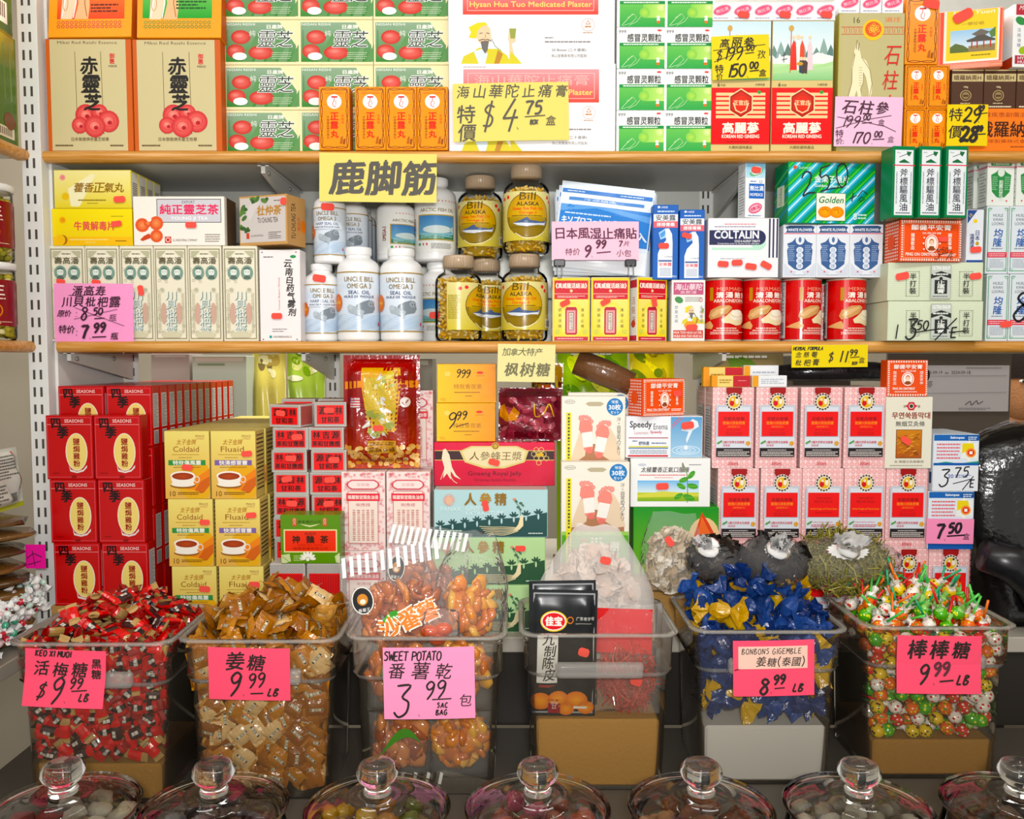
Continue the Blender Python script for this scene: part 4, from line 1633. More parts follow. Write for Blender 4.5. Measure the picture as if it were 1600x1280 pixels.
@D('greenflower', 46, 72)
def _(a):
	a.bg = '#e9ede6'
	a.poly([(4, 4), (10, 2), (36, 2), (42, 4), (40, 10), (6, 10)], '#4a8a58')
	a.text('MEDICINE', 23, 6.5, 3.6, '#e9f0e6', w=26, bold=.04)
	a.rect(0.5, 11, 45.5, 12.2, '#d9607a')
	a.poly([(6, 24), (14, 20), (20, 14), (26, 14), (32, 20), (40, 24), (38, 50), (30, 58), (23, 60), (16, 58), (8, 50)], '#3f8a50')
	a.ell(23, 20, 6, 7, '#dfe8dc', n=10)
	a.text('和興白花油', 23, 32, 6.6, '#e9f0e6', vert=True, gap=.95, bold=.02)
	a.greek(8, 26, 17, 48, 7, '#8fbf98', wmin=1.2)
	a.greek(29, 26, 38, 48, 7, '#8fbf98', wmin=1.2)
	a.ell(9, 64, 1.4, 1.4, '#d94a5a', n=6)
	a.ell(33, 64, 1.4, 1.4, '#d94a5a', n=6)
	L = a.side('L', '#dfe3de')
	L.rect(1, 10, 39, 13, '#d98a9a')
	L.greek(6, 18, 34, 66, 10, '#a9b0a9')

@D('golden', 148, 95)
def _(a):
	a.bg = '#2f9fb0'
	a.body = '#1f8a5a'
	cs = ['#0f9a54', '#63c83a', '#12a06a', '#5fc0dc', '#d4f0f6', '#58b8d8', '#1796a0']
	ws = [7, 3, 4, 4, 3, 4, 5]
	x = -100
	k = 0
	from itertools import cycle
	def clip(poly):
		out = poly
		for ax, lim, sgn in ((0, 1, 1), (0, 147, -1), (1, 1, 1), (1, 94, -1)):
			res = []
			for i in range(len(out)):
				p, q = out[i - 1], out[i]
				pi_, qi = (p[ax] - lim) * sgn >= 0, (q[ax] - lim) * sgn >= 0
				if pi_ != qi:
					t = (lim - p[ax]) / (q[ax] - p[ax])
					res.append((p[0] + t * (q[0] - p[0]), p[1] + t * (q[1] - p[1])))
				if qi:
					res.append(q)
			out = res
			if len(out) < 3:
				return None
		return out
	from itertools import count
	for i in count():
		w = ws[i % 7]
		p = clip([(x, 96), (x + w + .2, 96), (x + w + 96 * 1.05 + .2, 0), (x + 96 * 1.05, 0)])
		if p:
			a.poly(p, cs[i % 7])
		x += w
		if x > 150:
			break
	a.ell(11, 9, 3, 3, '#e0642c', n=10)
	a.text('Sunwide', 29, 9, 5, '#bfe8d8', w=24)
	a.text('金栗子糖片', 73, 26, 11, '#e6f6ee', w=58, bold=.02)
	a.text('Golden-treat Candy', 74, 37, 5.5, '#e0f4ee', w=60, bold=.02)
	a.rect(47, 47, 98, 91, '#1f7a4a')
	a.rect(48, 48, 97, 90, '#f2f2e6')
	a.text('Golden', 72, 58, 10, '#1f7a3a', w=42, bold=.02, shear=.25)
	for cx in (63, 83):
		a.ell(cx, 77, 12, 9, '#f2b23a', c2='#e58f22', n=16)
	a.line([(57, 74), (63, 72), (69, 76)], 1.4, '#cf7a1c')
	a.line([(78, 74), (84, 72), (86, 79)], 1.4, '#cf7a1c')
	a.text('8', 114, 83, 10, '#e6f6ee', bold=.03)
	a.greek(119, 78, 134, 88, 2, '#d0efe6')
	a.hand('250', 24, 54, 36, '#20262c', pen=1.8, adv=1.15, rot=-14)
	a.line(smooth_line([(62, 43), (76, 40), (92, 38)]), 1.6, '#20262c')
	a.line([(104, 56), (116, 50)], 1.5, '#20262c')
	a.line([(110, 46), (108, 60)], 1.5, '#20262c')
	a.line([(118, 52), (126, 42), (134, 48)], 1.5, '#20262c')
	a.line([(119, 58), (124, 52), (130, 56), (122, 60)], 1.4, '#20262c')
	L = a.side('L', '#1f7a5a')
	for i in range(10):
		L.poly([(0, i * 12 + 6), (40, i * 12 - 14), (40, i * 12 - 10), (0, i * 12 + 10)], '#3f8ab0' if i % 2 else '#5aa86a') if 0 <= i * 12 - 14 and i * 12 + 10 < 95 else None
	L.rect(8, 34, 30, 66, '#d9e0cc')
	L.text('Golden', 19, 50, 8, '#1f7a3a', w=28, rot=-90)

@D('axeoil', 36, 111)
def _(a):
	a.bg = '#1f7a4c'
	a.rect(3.4, 6, 32.6, 107, '#e8ecee')
	a.text('Axe', 9, 10, 2.6, '#5a6a62')
	a.line([(10, 17), (25, 11)], .9, '#2f3a34')
	a.poly([(22, 8), (30, 9), (26, 16), (22, 13)], '#2f6a44')
	a.poly([(10, 24), (18, 20), (28, 26), (10, 26)], '#2f6a44')
	a.rect(.5, 29, 35.5, 30.6, '#cf3a4c')
	a.text('斧標驅風油', 18, 35, 12.2, '#2a2c3c', vert=True, gap=1.09, w=12.5, bold=.01)
	a.greekv(5, 40, 8, 90, 1, '#8a94a4')
	a.greekv(28, 40, 31, 90, 1, '#8a94a4')
	a.greek(6, 102, 30, 105, 1, '#5a6472', wmin=1.3)
	a.side('L', '#b9beb9')

@D('pingon', 104, 65)
def _(a):
	a.bg = '#e8622c'
	n = 26
	for i in range(n):
		x = 1.5 + i * 101 / n
		a.rect(x, 1, x + 2.3, 4.6, '#f6dfd0')
		a.rect(x, 60.4, x + 2.3, 64, '#f6dfd0')
	for i in range(15):
		y = 5 + i * 3.7
		a.rect(1, y, 4, y + 2.2, '#f6dfd0')
		a.rect(100, y, 103, y + 2.2, '#f6dfd0')
	a.frame(5, 5.4, 99, 59.6, .7, '#f0b090')
	a.text('鄒健平安膏', 51, 12, 8.5, '#fbeee4', w=68, bold=.03)
	a.text('註冊商標', 52, 21, 3.2, '#fbeee4', w=32)
	a.text('鎮痛散血', 20, 21, 6.2, '#fbeee4', vert=True, bold=.02)
	a.text('順氣寧神', 83, 21, 6.2, '#fbeee4', vert=True, bold=.02)
	a.ell(52, 37, 11.4, 14, '#fbeee4')
	a.ell(52, 37, 10, 12.6, '#e8622c')
	a.ell(52, 37, 9, 11.4, '#fbeee4')
	a.ell(52, 34.5, 4, 5, '#b0643c', n=12)
	a.ell(52, 35.5, 3.2, 4, '#f3cdb4', n=12)
	a.poly([(45, 47), (49, 41), (55, 41), (59, 47), (52, 48)], '#8a4a2c')
	for x, y in ((39, 28), (38, 37), (39, 46), (65, 28), (66, 37), (65, 46)):
		a.ell(x, y, 1.5, 1.5, '#fbeee4', n=6)
	a.text('PING ON OINTMENT', 36, 54, 5, '#fbeee4', w=56, bold=.03)
	a.greek(68, 52, 94, 57, 2, '#fbeee4', wmin=1.4)
	for k in 'LR':
		L = a.side(k, '#f0a488')
		for i in range(8):
			for j in range(12):
				L.rect(2 + i * 4.7, 2 + j * 5.2, 4.6 + i * 4.7, 4.8 + j * 5.2, '#f8ddd0')
		L.ell(20, 33, 9, 12, '#e8623c')
	a.side('T', '#dd7a58')

@D('pingon_hand', 104, 65)
def _(a):
	DES['pingon'][2](a)
	a.hand('3', 57, 61, 15, '#2a1a14', pen=.9)
	a.hand('50', 68, 52, 9, '#2a1a14', pen=.7)
	a.line([(66, 54), (80, 52)], 1, '#2a1a14')
	a.line([(77, 63), (87, 48)], 1.1, '#2a1a14')
	a.hand('E', 84, 61, 9, '#2a1a14', pen=.7)

@D('japanoil', 28, 83)
def _(a):
	a.bg = '#e6e9ef'
	a.poly([(1, 1), (17, 1), (1, 22)], '#2c4a8c')
	a.text('10', 6, 9, 5, '#e9d24a', rot=-50)
	a.ell(14, 18, 3.4, 3.4, '#ecd23a', n=10)
	a.text('日本', 18, 33, 7.5, '#2c3a6c', vert=True, bold=.02)
	a.ell(18, 53, 3, 3.4, '#b9a13a', n=8)
	a.text('温溫液', 9, 38, 7.5, '#2c3a6c', vert=True, bold=.02)
	a.rect(.5, 79, 27.5, 82.5, '#2c4a8c')

@D('ultrabalm', 151, 61)
def _(a):
	a.bg = '#d6dec4'
	for i in range(20):
		a.rect(1, 1.5 + i * 3, 150, 2.3 + i * 3, '#e2e8d4')
	for x0 in (29, 113):
		for i in range(8):
			a.rect(x0 + i * 2.6, 14, x0 + i * 2.6 + 1.3, 15, '#5a6a5a')
			a.rect(x0 + i * 2.6, 53, x0 + i * 2.6 + 1.3, 54, '#5a6a5a')
		for i in range(15):
			a.rect(x0 - .6, 14 + i * 2.7, x0 + .4, 15.4 + i * 2.7, '#5a6a5a')
			a.rect(x0 + 20, 14 + i * 2.7, x0 + 21, 15.4 + i * 2.7, '#5a6a5a')
		a.text('半打裝', x0 + 10.5, 17, 10, '#2f332e', vert=True, gap=1.15, bold=.02)
	a.rect(67, 4, 99, 58, '#aab0a8')
	a.rect(68, 5, 98, 57, '#c6ccc4')
	a.text('ULTRA BALM', 83, 9, 5.5, '#f2f4ee', w=28, bold=.03)
	a.poly([(67, 19), (83, 14), (99, 19), (99, 26), (83, 21), (67, 26)], '#262a28')
	a.greek(70, 17.5, 96, 20.5, 1, '#d9ded6', wmin=2, fill=.8)
	a.ell(83, 26, 3, 3, '#262a28', n=8)
	a.rect(73, 28, 93, 50, '#262a28')
	a.text('止痛膏', 83, 28.5, 6.6, '#eef0ea', vert=True, bold=.03, w=12)
	a.greek(70, 52, 96, 56, 1, '#8a928a')
	a.side('L', '#cbd4ba')

@D('ultrabalm_hand', 151, 61)
def _(a):
	DES['ultrabalm'][2](a)
	a.line([(15, 36), (12, 58)], 2, '#1a1a1a')
	a.hand('3', 26, 58, 30, '#1a1a1a', pen=2.2)
	a.hand('50', 44, 44, 14, '#1a1a1a', pen=1.7)
	a.line([(44, 48), (70, 44), (96, 42)], 1.8, '#1a1a1a')
	a.line([(74, 60), (108, 26)], 2, '#1a1a1a')
	a.hand('E', 98, 56, 16, '#1a1a1a', pen=1.8)
	a.line([(96, 48), (122, 46)], 1.8, '#1a1a1a')

@D('kwanloong', 34, 103)
def _(a):
	a.bg = '#dfe5ea'
	a.frame(2, 3, 32, 99, 1.1, '#4a9a64')
	for x, y in ((4, 5), (30, 5), (4, 97), (30, 97)):
		a.ring(x, y, 2.2, 2.2, .7, '#4a9a64', 8)
	a.rect(8, 2, 26, 5, '#dfe5ea')
	for i, t in enumerate(('HUILE', 'KWAN', 'LOONG')):
		a.text(t, 17, 14 + i * 6.3, 4.4, '#4a545e', w=(15, 14, 18)[i])
	a.text('均', 17.5, 41, 13, '#2c5aa0', bold=.02, shear=.1)
	a.text('隆', 17, 55, 13, '#2c5aa0', bold=.02, shear=.1)
	a.greek(8, 63, 26, 66, 1, '#8a94a0')
	a.rect(2, 70, 32, 78, '#d2384c')
	a.greek(4, 71, 30, 77, 2, '#f0c4c8', wmin=1.5)
	a.greek(6, 80, 28, 94, 7, '#b3bac2', wmin=1.5)
	a.side('L', '#aebcb2').rect(3, 3, 37, 100, '#b9c8bc')

@D('kwan_hand', 34, 103)
def _(a):
	DES['kwanloong'][2](a)
	a.hand('8', 3, 72, 44, '#14161c', pen=2.6)

@D('redoil', 60, 99)
def _(a):
	a.bg = '#e4cf4a'
	a.body = '#f0ece2'
	a.grad(3, 34, 57, 92, '#efe08a', '#e6d23c')
	a.ell(30, 66, 20, 28, '#f6f0c4', c2='#ecdc6a', n=20)
	a.rect(3, 5, 57, 34, '#c4303c')
	a.rect(3, 25, 57, 26, '#e8b0a4')
	a.text('《真威龍活絡油》', 30, 13, 8, '#fbece0', w=50, bold=.03)
	a.ell(30, 21, 2.4, 2.4, '#f0d0a0', n=8)
	a.greek(8, 28, 52, 32, 2, '#f0c8bc', wmin=1.6)
	a.rect(22, 46, 38, 89, '#b03040')
	a.rect(20.5, 48, 39.5, 88, '#b03040')
	a.rect(23, 51, 37, 86, '#dda0a0')
	a.rect(26, 54, 34, 82, '#7a1f2a')
	a.rect(27, 55, 33, 81, '#efe6d8')
	a.text('真威龍活油', 30, 56, 4.6, '#3a2a24', vert=True, gap=1.05)
	a.text('舒筋活絡', 12, 48, 5, '#5f4a2a', vert=True, gap=1.65)
	a.text('清涼止痛', 48, 48, 5, '#5f4a2a', vert=True, gap=1.65)
	a.ell(8, 84, 4, 4, '#c9cc6a', n=8)
	a.ell(52, 84, 4, 4, '#c9cc6a', n=8)
	a.rect(3, 92, 57, 98, '#b8384a')
	a.greek(8, 94, 52, 96, 1, '#f0d8d0')
	L = a.side('L', '#e2c65a')
	L.rect(2, 4, 38, 16, '#c4404a')
	L.text('活絡油', 20, 30, 12, '#b06a3c', vert=True, w=18, gap=1.2)
	L.ell(20, 72, 11, 6, '#c4503c')
	L.rect(2, 90, 38, 98, '#c4404a')

@D('hysanoil', 55, 95)
def _(a):
	a.bg = '#e9e8e4'
	a.rect(3, 4, 52, 23, '#b8607e')
	a.text('海山華陀', 27, 11, 10, '#f4dde4', w=44, shear=.15, bold=.02)
	a.text('去瘀油', 27, 19, 5, '#f4dde4', w=26)
	a.ell(12, 31, 7, 5, '#4f8a54', rot=20)
	a.greek(22, 26, 50, 34, 3, '#9a968e', wmin=1.6)
	a.ring(48, 31, 3, 3, .8, '#d05a6a', 8)
	sage(a, 16, 40, .42)
	a.text('舒筋活絡', 8, 40, 5, '#7a8a96', vert=True, gap=1.4)
	a.text('去瘀鎮痛', 49, 40, 5, '#7a8a96', vert=True, gap=1.4)
	a.poly([(20, 70), (26, 64), (36, 64), (44, 72), (34, 78), (24, 76)], '#e3a04a')
	a.rect(3, 78, 52, 90, '#c0504a')
	a.text('HUA TUO HUO LU OIL', 27, 81.5, 3.6, '#f6e6de', w=46, bold=.03)
	a.text('HUILE HUA TUO HUO LU', 27, 87, 3.6, '#f6e6de', w=46, bold=.03)

@D('bluepouch', 150, 190)
def _(a):
	a.bg = '#e4ecf4'
	a.rect(2, 16, 148, 25, '#4a7ec4')
	a.greek(10, 18.5, 140, 22.5, 1, '#dbe8f6', wmin=3)
	a.rect(14, 34, 136, 41, '#5b8ccc')
	a.text('冷感鎮痛消炎', 78, 37.5, 5, '#e4eefa', w=80)
	a.rect(2, 50, 148, 130, '#3f7fc8')
	a.poly([(2, 66), (60, 54), (148, 74), (148, 60), (80, 50), (2, 50)], '#6aa0da')
	a.text('キソプロフェンNaテープ', 62, 84, 16, '#eef5fc', w=112, bold=.03)
	a.greek(10, 66, 88, 72, 1, '#cfe2f5', wmin=3)
	a.text('7枚入', 124, 106, 20, '#eef5fc', w=44, bold=.03)
	a.greek(10, 104, 90, 120, 3, '#b8d2ee', wmin=3)
	a.rect(2, 140, 148, 188, '#f0f3f6')

@D('can', 120, 99)
def _(a):
	a.curved = True
	a.bg = '#c8232b'
	a.grad(0, 0, 120, 99, '#cc2a2c', '#c01f2b')
	a.rect(28, 12, 33, 34, '#b98a3a')
	a.text('MERMAID', 56, 15, 6, '#c8232b', w=36, bold=.08)
	a.text('MERMAID', 56, 15, 6, '#e99a84', w=36, bold=.0)
	a.text('牌', 80, 15, 5, '#f4d9c8')
	for i, ch in enumerate('清湯鮑魚'):
		a.text(ch, 42 + i * 12.2, 25, 9.5, '#f8ebe0', bold=.04)
	a.text('ABALONE/ORMEAU', 61, 34.5, 5.5, '#f6d9cc', w=54, bold=.03)
	a.rect(36, 38.5, 84, 39.2, '#d9604c')
	a.poly([(27, 60), (30, 50), (42, 43), (54, 42), (58, 46), (52, 56), (40, 63), (30, 66)], '#c99a6a')
	a.poly([(30, 58), (38, 49), (52, 44), (54, 46), (44, 54), (34, 62)], '#dcb486')
	a.poly([(44, 66), (52, 58), (58, 50), (70, 50), (82, 58), (84, 66), (74, 74), (64, 76), (54, 72), (46, 72)], '#e8d9b4')
	a.ell(68, 60, 13, 8, '#f2eada')
	a.ell(66, 56, 11, 6.6, '#e4d3ae')
	a.ell(66, 55, 9.5, 5.4, '#f6efe0')
	a.poly([(26, 78), (30, 68), (34, 76), (32, 82)], '#d9a878')
	a.greek(38, 79, 66, 82, 1, '#f4d6ca', wmin=1.6)
	a.greek(34, 82.5, 70, 85.5, 1, '#f4d6ca', wmin=1.6)
	a.greek(30, 86, 86, 91, 2, '#f4d6ca', wmin=1.4)
	a.rect(2, 2, 25.5, 97, '#dcdcdc')
	a.greek(4, 6, 24, 62, 18, '#8a8a8e', wmin=2)
	for i in range(10):
		a.rect(5 + i * 1.9, 70, 6 + i * 1.9, 92, '#3a3a3e')
	a.items = [([(62 + (v[0] - 57) * .76 if v[0] > 26 and len(V) < 9000 else v[0], v[1]) for v in V] if i else V, F, c, k, m) for i, (V, F, c, k, m) in enumerate(a.items)]

@D('uncle', 119, 94)
def _(a):
	a.curved = True
	a.bg = '#e6ecf2'
	a.grad(0, 0, 119, 94, '#e9eef4', '#cfdcea')
	a.ell(40, 24, 26, 16, '#d4e0ee', c2='#e6edf4')
	a.ell(80, 80, 26, 12, '#b9cde2', c2='#d2deeb')
	for i in range(10):
		y = 68 + i * 2.4
		a.line([(12 + k * 8, y + 1.2 * sin(k * 1.7 + i)) for k in range(13)], .8, '#b4c8dc')
	a.rect(0, 0, 119, 1.8, '#a98a4a')
	a.rect(0, 92.2, 119, 94, '#a98a4a')
	a.text('UNCLE BILL', 60, 12, 7.5, '#8f7a4c', w=48, bold=.02)
	a.text('OMEGA 3', 60, 22.5, 7.5, '#8f7a4c', w=38, bold=.02)
	a.text('SEAL OIL', 60, 32.5, 5.5, '#3a4468', w=34, bold=.02)
	a.text('HUILE DE PHOQUE', 60, 39.5, 4.6, '#3a4468', w=48, bold=.02)
	a.poly([(52, 66), (56, 52), (66, 47), (76, 44), (84, 48), (86, 58), (82, 64), (70, 66), (60, 70)], '#7f8890')
	a.ell(79, 50, 6, 5.4, '#98a1a8', n=12)
	a.ell(78, 51, 1, 1, '#2f363c', n=6)
	a.ell(82, 51, 1, 1, '#2f363c', n=6)
	a.poly([(42, 58), (46, 52), (52, 54), (60, 58), (68, 62), (66, 68), (64, 74), (60, 68), (50, 66), (44, 64)], '#aab4bb')
	a.ell(46, 56, 4.6, 4.4, '#b9c2c8', n=10)
	a.poly([(93, 82), (95, 78), (97, 82), (95, 86)], '#d2384a')
	a.ell(20, 48, 12, 14, '#e38a2c', c2='#d2701c', n=18)
	a.rect(12, 46, 28, 50, '#e8a85a')

@D('uncle_small', 119, 94)
def _(a):
	DES['uncle'][2](a)
	a.rect(30, 28, 92, 43, '#e2e9f1')
	a.text('HARP SEAL OIL', 60, 32.5, 5.5, '#3a4468', w=48, bold=.02)
	a.text('HUILE DE PHOQUE HARP', 60, 39.5, 3.8, '#3a4468', w=52, bold=.02)

@D('arctic', 119, 94)
def _(a):
	a.curved = True
	a.bg = '#eeeeea'
	a.rect(0, 0, 119, 94, '#eeeeea')
	for i in range(12):
		a.ell(40 + i * 6, 4, 1.2, 1.2, '#d05a5a', n=6)
	a.text('ARCTIC FISH OIL', 62, 20, 6, '#8a7a4c', w=58, bold=.02)
	a.rect(29, 28, 93, 73, '#b09a4c')
	a.grad(31, 30, 91, 71, '#4a7cb4', '#7ab0c4')
	a.ell(62, 54, 24, 7, '#cfdcdc', n=18)
	a.poly([(80, 54), (90, 48), (90, 60)], '#b4c8cc')
	a.poly([(31, 71), (31, 62), (44, 66), (60, 64), (76, 67), (91, 62), (91, 71)], '#3f7a6a')
	a.greek(34, 60, 88, 70, 4, '#a9d0c0', wmin=2)
	a.text('OMEGA-3', 18, 50, 7, '#8a2f2a', w=32, rot=-90, bold=.03)
	a.ell(32, 80, 2.6, 2.6, '#4a9a5a', n=8)
	a.rect(38, 78, 40, 82, '#c8343c')
	a.rect(44, 78, 46, 82, '#c8343c')
	a.greek(52, 78, 86, 88, 4, '#9a9a94', wmin=2)

@D('alaska', 126, 78)
def _(a):
	a.curved = True
	a.bg = '#d8cb84'
	a.grad(0, 0, 126, 78, '#e0d69c', '#cfbe60')
	for x, y in ((30, 8), (98, 8), (104, 14), (20, 10)):
		a.ell(x, y, 3.2, 3.2, '#d94a4a', n=7)
	a.ell(63, 38, 35, 35, '#4a3a24', n=28)
	a.ell(63, 38, 34, 34, '#dcb63c', c2='#c49a24', n=28)
	a.poly([(29, 40), (97, 40), (95, 50), (88, 62), (76, 70), (63, 72), (50, 70), (38, 62), (31, 50)], '#8a7226')
	a.grad(34, 40, 92, 58, '#b4962e', '#7a6420')
	a.text('Bill', 62, 8, 12, '#5a4a1c', w=24, shear=.1)
	a.text('ALASKA', 63, 20, 6, '#3f3420', w=34, bold=.03)
	a.text('Deep Sea Fish Oil', 63, 28, 5.6, '#e2562c', w=46, bold=.02)
	a.text('Omega-3', 63, 34.5, 4.8, '#e2562c', w=26, bold=.02)
	a.greek(38, 37.6, 88, 39.6, 1, '#4a3c14', wmin=1.6)
	a.poly([(40, 50), (52, 46), (62, 41), (66, 46), (84, 48), (92, 45), (90, 53), (78, 53), (62, 56), (48, 54)], '#d8dde2')
	a.poly([(40, 50), (52, 46), (62, 41), (66, 46), (84, 48), (92, 45), (90, 49), (74, 51), (54, 50)], '#4a5c80')
	a.line([(44, 66), (56, 74), (63, 75), (76, 73), (88, 64)], 1.2, '#efe6c4')
	a.greek(106, 16, 124, 52, 14, '#a99a44', wmin=2)
	a.greek(2, 20, 20, 60, 14, '#a99a44', wmin=2)
	a.rect(104, 60, 122, 74, '#f0ecd8')
	for i in range(9):
		a.rect(106 + i * 1.8, 62, 107 + i * 1.8, 72, '#3a342a')

# ------------------------------------------------------------------ round goods
def wrap_label(parent, design, R, z0, h, span, yaw=0.0, mat='gloss', base=True):
	key = ('wrap', design, round(R, 4), round(h, 4), round(span, 3), mat)
	if key not in MESHES:
		W, H, fn = DES[design]
		a = BoxArt(W, H)
		a.mat = mat
		fn(a)
		a.refine(52, 1)
		mb = MB()
		n = 64
		pts = [(-pi / 2 - span / 2 + span * i / n) for i in range(n + 1)]
		V = [((R + .0003) * cos(t), (R + .0003) * sin(t), z) for t in pts for z in (0, h)]
		F = [(2 * i, 2 * i + 2, 2 * i + 3, 2 * i + 1) for i in range(n)]
		mb.add(V, F, a.bg, mat, True)
		a.put(mb, lambda u, v, d: ((R + .0006 + d) * cos(-pi / 2 + (u - .5) * span), (R + .0006 + d) * sin(-pi / 2 + (u - .5) * span), v * h), eps=5e-5)
		MESHES[key] = mb.mesh('label')
	return link_mesh('label', MESHES[key], parent, (0, 0, z0), (0, 0, yaw))

def bottle(px, ytop, ybot, wpx, Y, design, label, on=None, yaw=0.0, st=None, name='pill_bottle', group=None):
	x = PX(px, Y, (ytop + ybot) / 2)
	h = PZ(ytop, Y) - PZ(ybot, Y)
	z = PZ(ybot, Y) if on is None else on
	R = wpx / 2 * Y / FPX
	t = empty(name, (x, Y + R, z))
	tag(t, label, 'bottle', group)
	k = ('wbottle', round(R, 4), round(h, 4))
	if k not in MESHES:
		mb = MB()
		rn = R * .58
		prof = [(0, .0), (R * .9, 0), (R * .985, h * .02), (R, h * .035), (R, h * .76), (R * .985, h * .79), (R * .93, h * .825), (R * .8, h * .855), (R * .66, h * .875), (rn, h * .89), (rn, h * .915)]
		mb.lathe(prof, 32, '#f2f2f1', 'plastic')
		MESHES[k] = mb.mesh('body')
		mb = MB()
		rc = R * .63
		mb.lathe([(0, h * .915), (rc * .97, h * .915), (rc, h * .92), (rc, h * .99), (rc * .94, h), (rc * .85, h - .0004), (0, h - .0004)], 40, '#f6f6f5', 'plastic')
		for i in range(40):
			an = 2 * pi * i / 40
			mb.box(0, 0, 0, 0, 0, 0, '#f6f6f5') if False else None
		MESHES[k, 'cap'] = mb.mesh('cap')
	link_mesh('body', MESHES[k], t)
	link_mesh('cap', MESHES[k, 'cap'], t)
	wrap_label(t, design, R, h * .10, h * .63, R_(200), yaw)
	if st:
		sticker(t, st[0] * R, h * st[1], st[2], .026, .014, y=-R * cos(math.asin(st[0])) - .0032)
	o_top[t.name] = z + h
	return t

def capsule_mesh(R, h0, h1):
	k = ('caps', round(R, 3), round(h1, 3))
	if k not in MESHES:
		r = random.Random(11)
		mb = MB()
		n = 0
		pts = []
		tries = 0
		mb.lathe([(0, h0), (R * .78, h0), (R * .78, h1 - .006), (0, h1 - .006)], 16, '#f2cc6a', 'gel')
		while len(pts) < 420 and tries < 12000:
			tries += 1
			an = r.uniform(0, 2 * pi)
			rr = R * math.sqrt(r.uniform(.5, 1)) - .003
			z = r.uniform(h0, h1)
			if r.random() < .14:
				rr = R * math.sqrt(r.random()) - .005
				z = h1 - r.uniform(0, .005)
			p = Vector((rr * cos(an), rr * sin(an), z))
			if rr < 0 or any((p - q).length < .0058 for q in pts):
				continue
			pts.append(p)
		for p in pts:
			q = Euler((r.uniform(0, 6), r.uniform(0, 6), r.uniform(0, 6))).to_matrix()
			mb.ellipsoid(p, (.0033, .0033, .0072), r.choice(['#f8d878', '#fbe294', '#f2c458', '#fdecb0']), 'gel', 6, 4, q)
		MESHES[k] = mb.mesh('gel_capsules')
	return MESHES[k]

def oil_jar(px, ytop, ybot, wpx, Y, label, on=None, yaw=0.0):
	x = PX(px, Y, (ytop + ybot) / 2)
	h = PZ(ytop, Y) - PZ(ybot, Y)
	z = PZ(ybot, Y) if on is None else on
	R = wpx / 2 * Y / FPX
	t = empty('capsule_jar', (x, Y + R, z), 0)
	tag(t, label, 'jar')
	k = ('ojar', round(R, 4), round(h, 4))
	if k not in MESHES:
		mb = MB()
		prof = [(0, .001), (R * .8, 0), (R * .95, h * .02), (R, h * .06), (R, h * .68), (R * .97, h * .73), (R * .86, h * .775), (R * .72, h * .80), (R * .63, h * .815), (R * .63, h * .855)]
		mb.lathe(prof, 36, '#ffffff', 'jar_clear')
		MESHES[k] = mb.mesh('body')
		mb = MB()
		rc = R * .66
		pr = [(0, h * .857), (rc, h * .857), (rc, h * .985), (rc * .95, h), (rc * .8, h - .0006), (0, h - .0006)]
		mb.lathe(pr, 36, '#b9a48c', 'plastic')
		for i in range(36):
			an = 2 * pi * i / 36
			c, s = cos(an) * rc, sin(an) * rc
			tx, ty = -sin(an) * .0007, cos(an) * .0007
			q = 1.012
			mb.add([(c - tx, s - ty, h * .87), (c + tx, s + ty, h * .87), (c * q, s * q, h * .87), (c - tx, s - ty, h * .975), (c + tx, s + ty, h * .975), (c * q, s * q, h * .975)],
				   [(0, 2, 5, 3), (2, 1, 4, 5), (0, 1, 2), (3, 5, 4)], '#b09a82', 'plastic')
		MESHES[k, 'cap'] = mb.mesh('cap')
	link_mesh('body', MESHES[k], t)
	link_mesh('cap', MESHES[k, 'cap'], t)
	wrap_label(t, 'alaska', R, h * .13, h * .545, R_(205), yaw)
	c = link_mesh('gel_capsules', capsule_mesh(R * .87, .006, h * .73), None, (x, Y + R, z))
	c.rotation_euler = (0, 0, x * 40)
	tag(c, 'golden gel capsules filling the ' + label[:label.index(',')] if ',' in label else 'golden gel capsules filling the ' + label, 'capsules', kind='stuff')
	o_top[t.name] = z + h
	return t

def can(px, ytop, ybot, wpx, Y, label, on=None, yaw=0.0):
	x = PX(px, Y, (ytop + ybot) / 2)
	h = PZ(ytop, Y) - PZ(ybot, Y)
	z = PZ(ybot, Y) if on is None else on
	R = wpx / 2 * Y / FPX
	t = empty('abalone_can', (x, Y + R, z), 0)
	tag(t, label, 'can')
	k = ('can', round(R, 4), round(h, 4))
	if k not in MESHES:
		mb = MB()
		mb.lathe([(0, .0015), (R * .94, .0015), (R * .97, 0), (R * 1.01, .0006), (R * 1.01, .0026), (R * .985, .0036), (R * .985, h - .0036), (R * 1.01, h - .0026), (R * 1.01, h - .0006), (R * .97, h), (R * .94, h - .002), (0, h - .002)], 40, '#c9bfae', 'metal')
		MESHES[k] = mb.mesh('body')
	link_mesh('body', MESHES[k], t)
	wrap_label(t, 'can', R * .987, .0038, h - .0076, 2 * pi * .985, yaw)
	o_top[t.name] = z + h
	return t

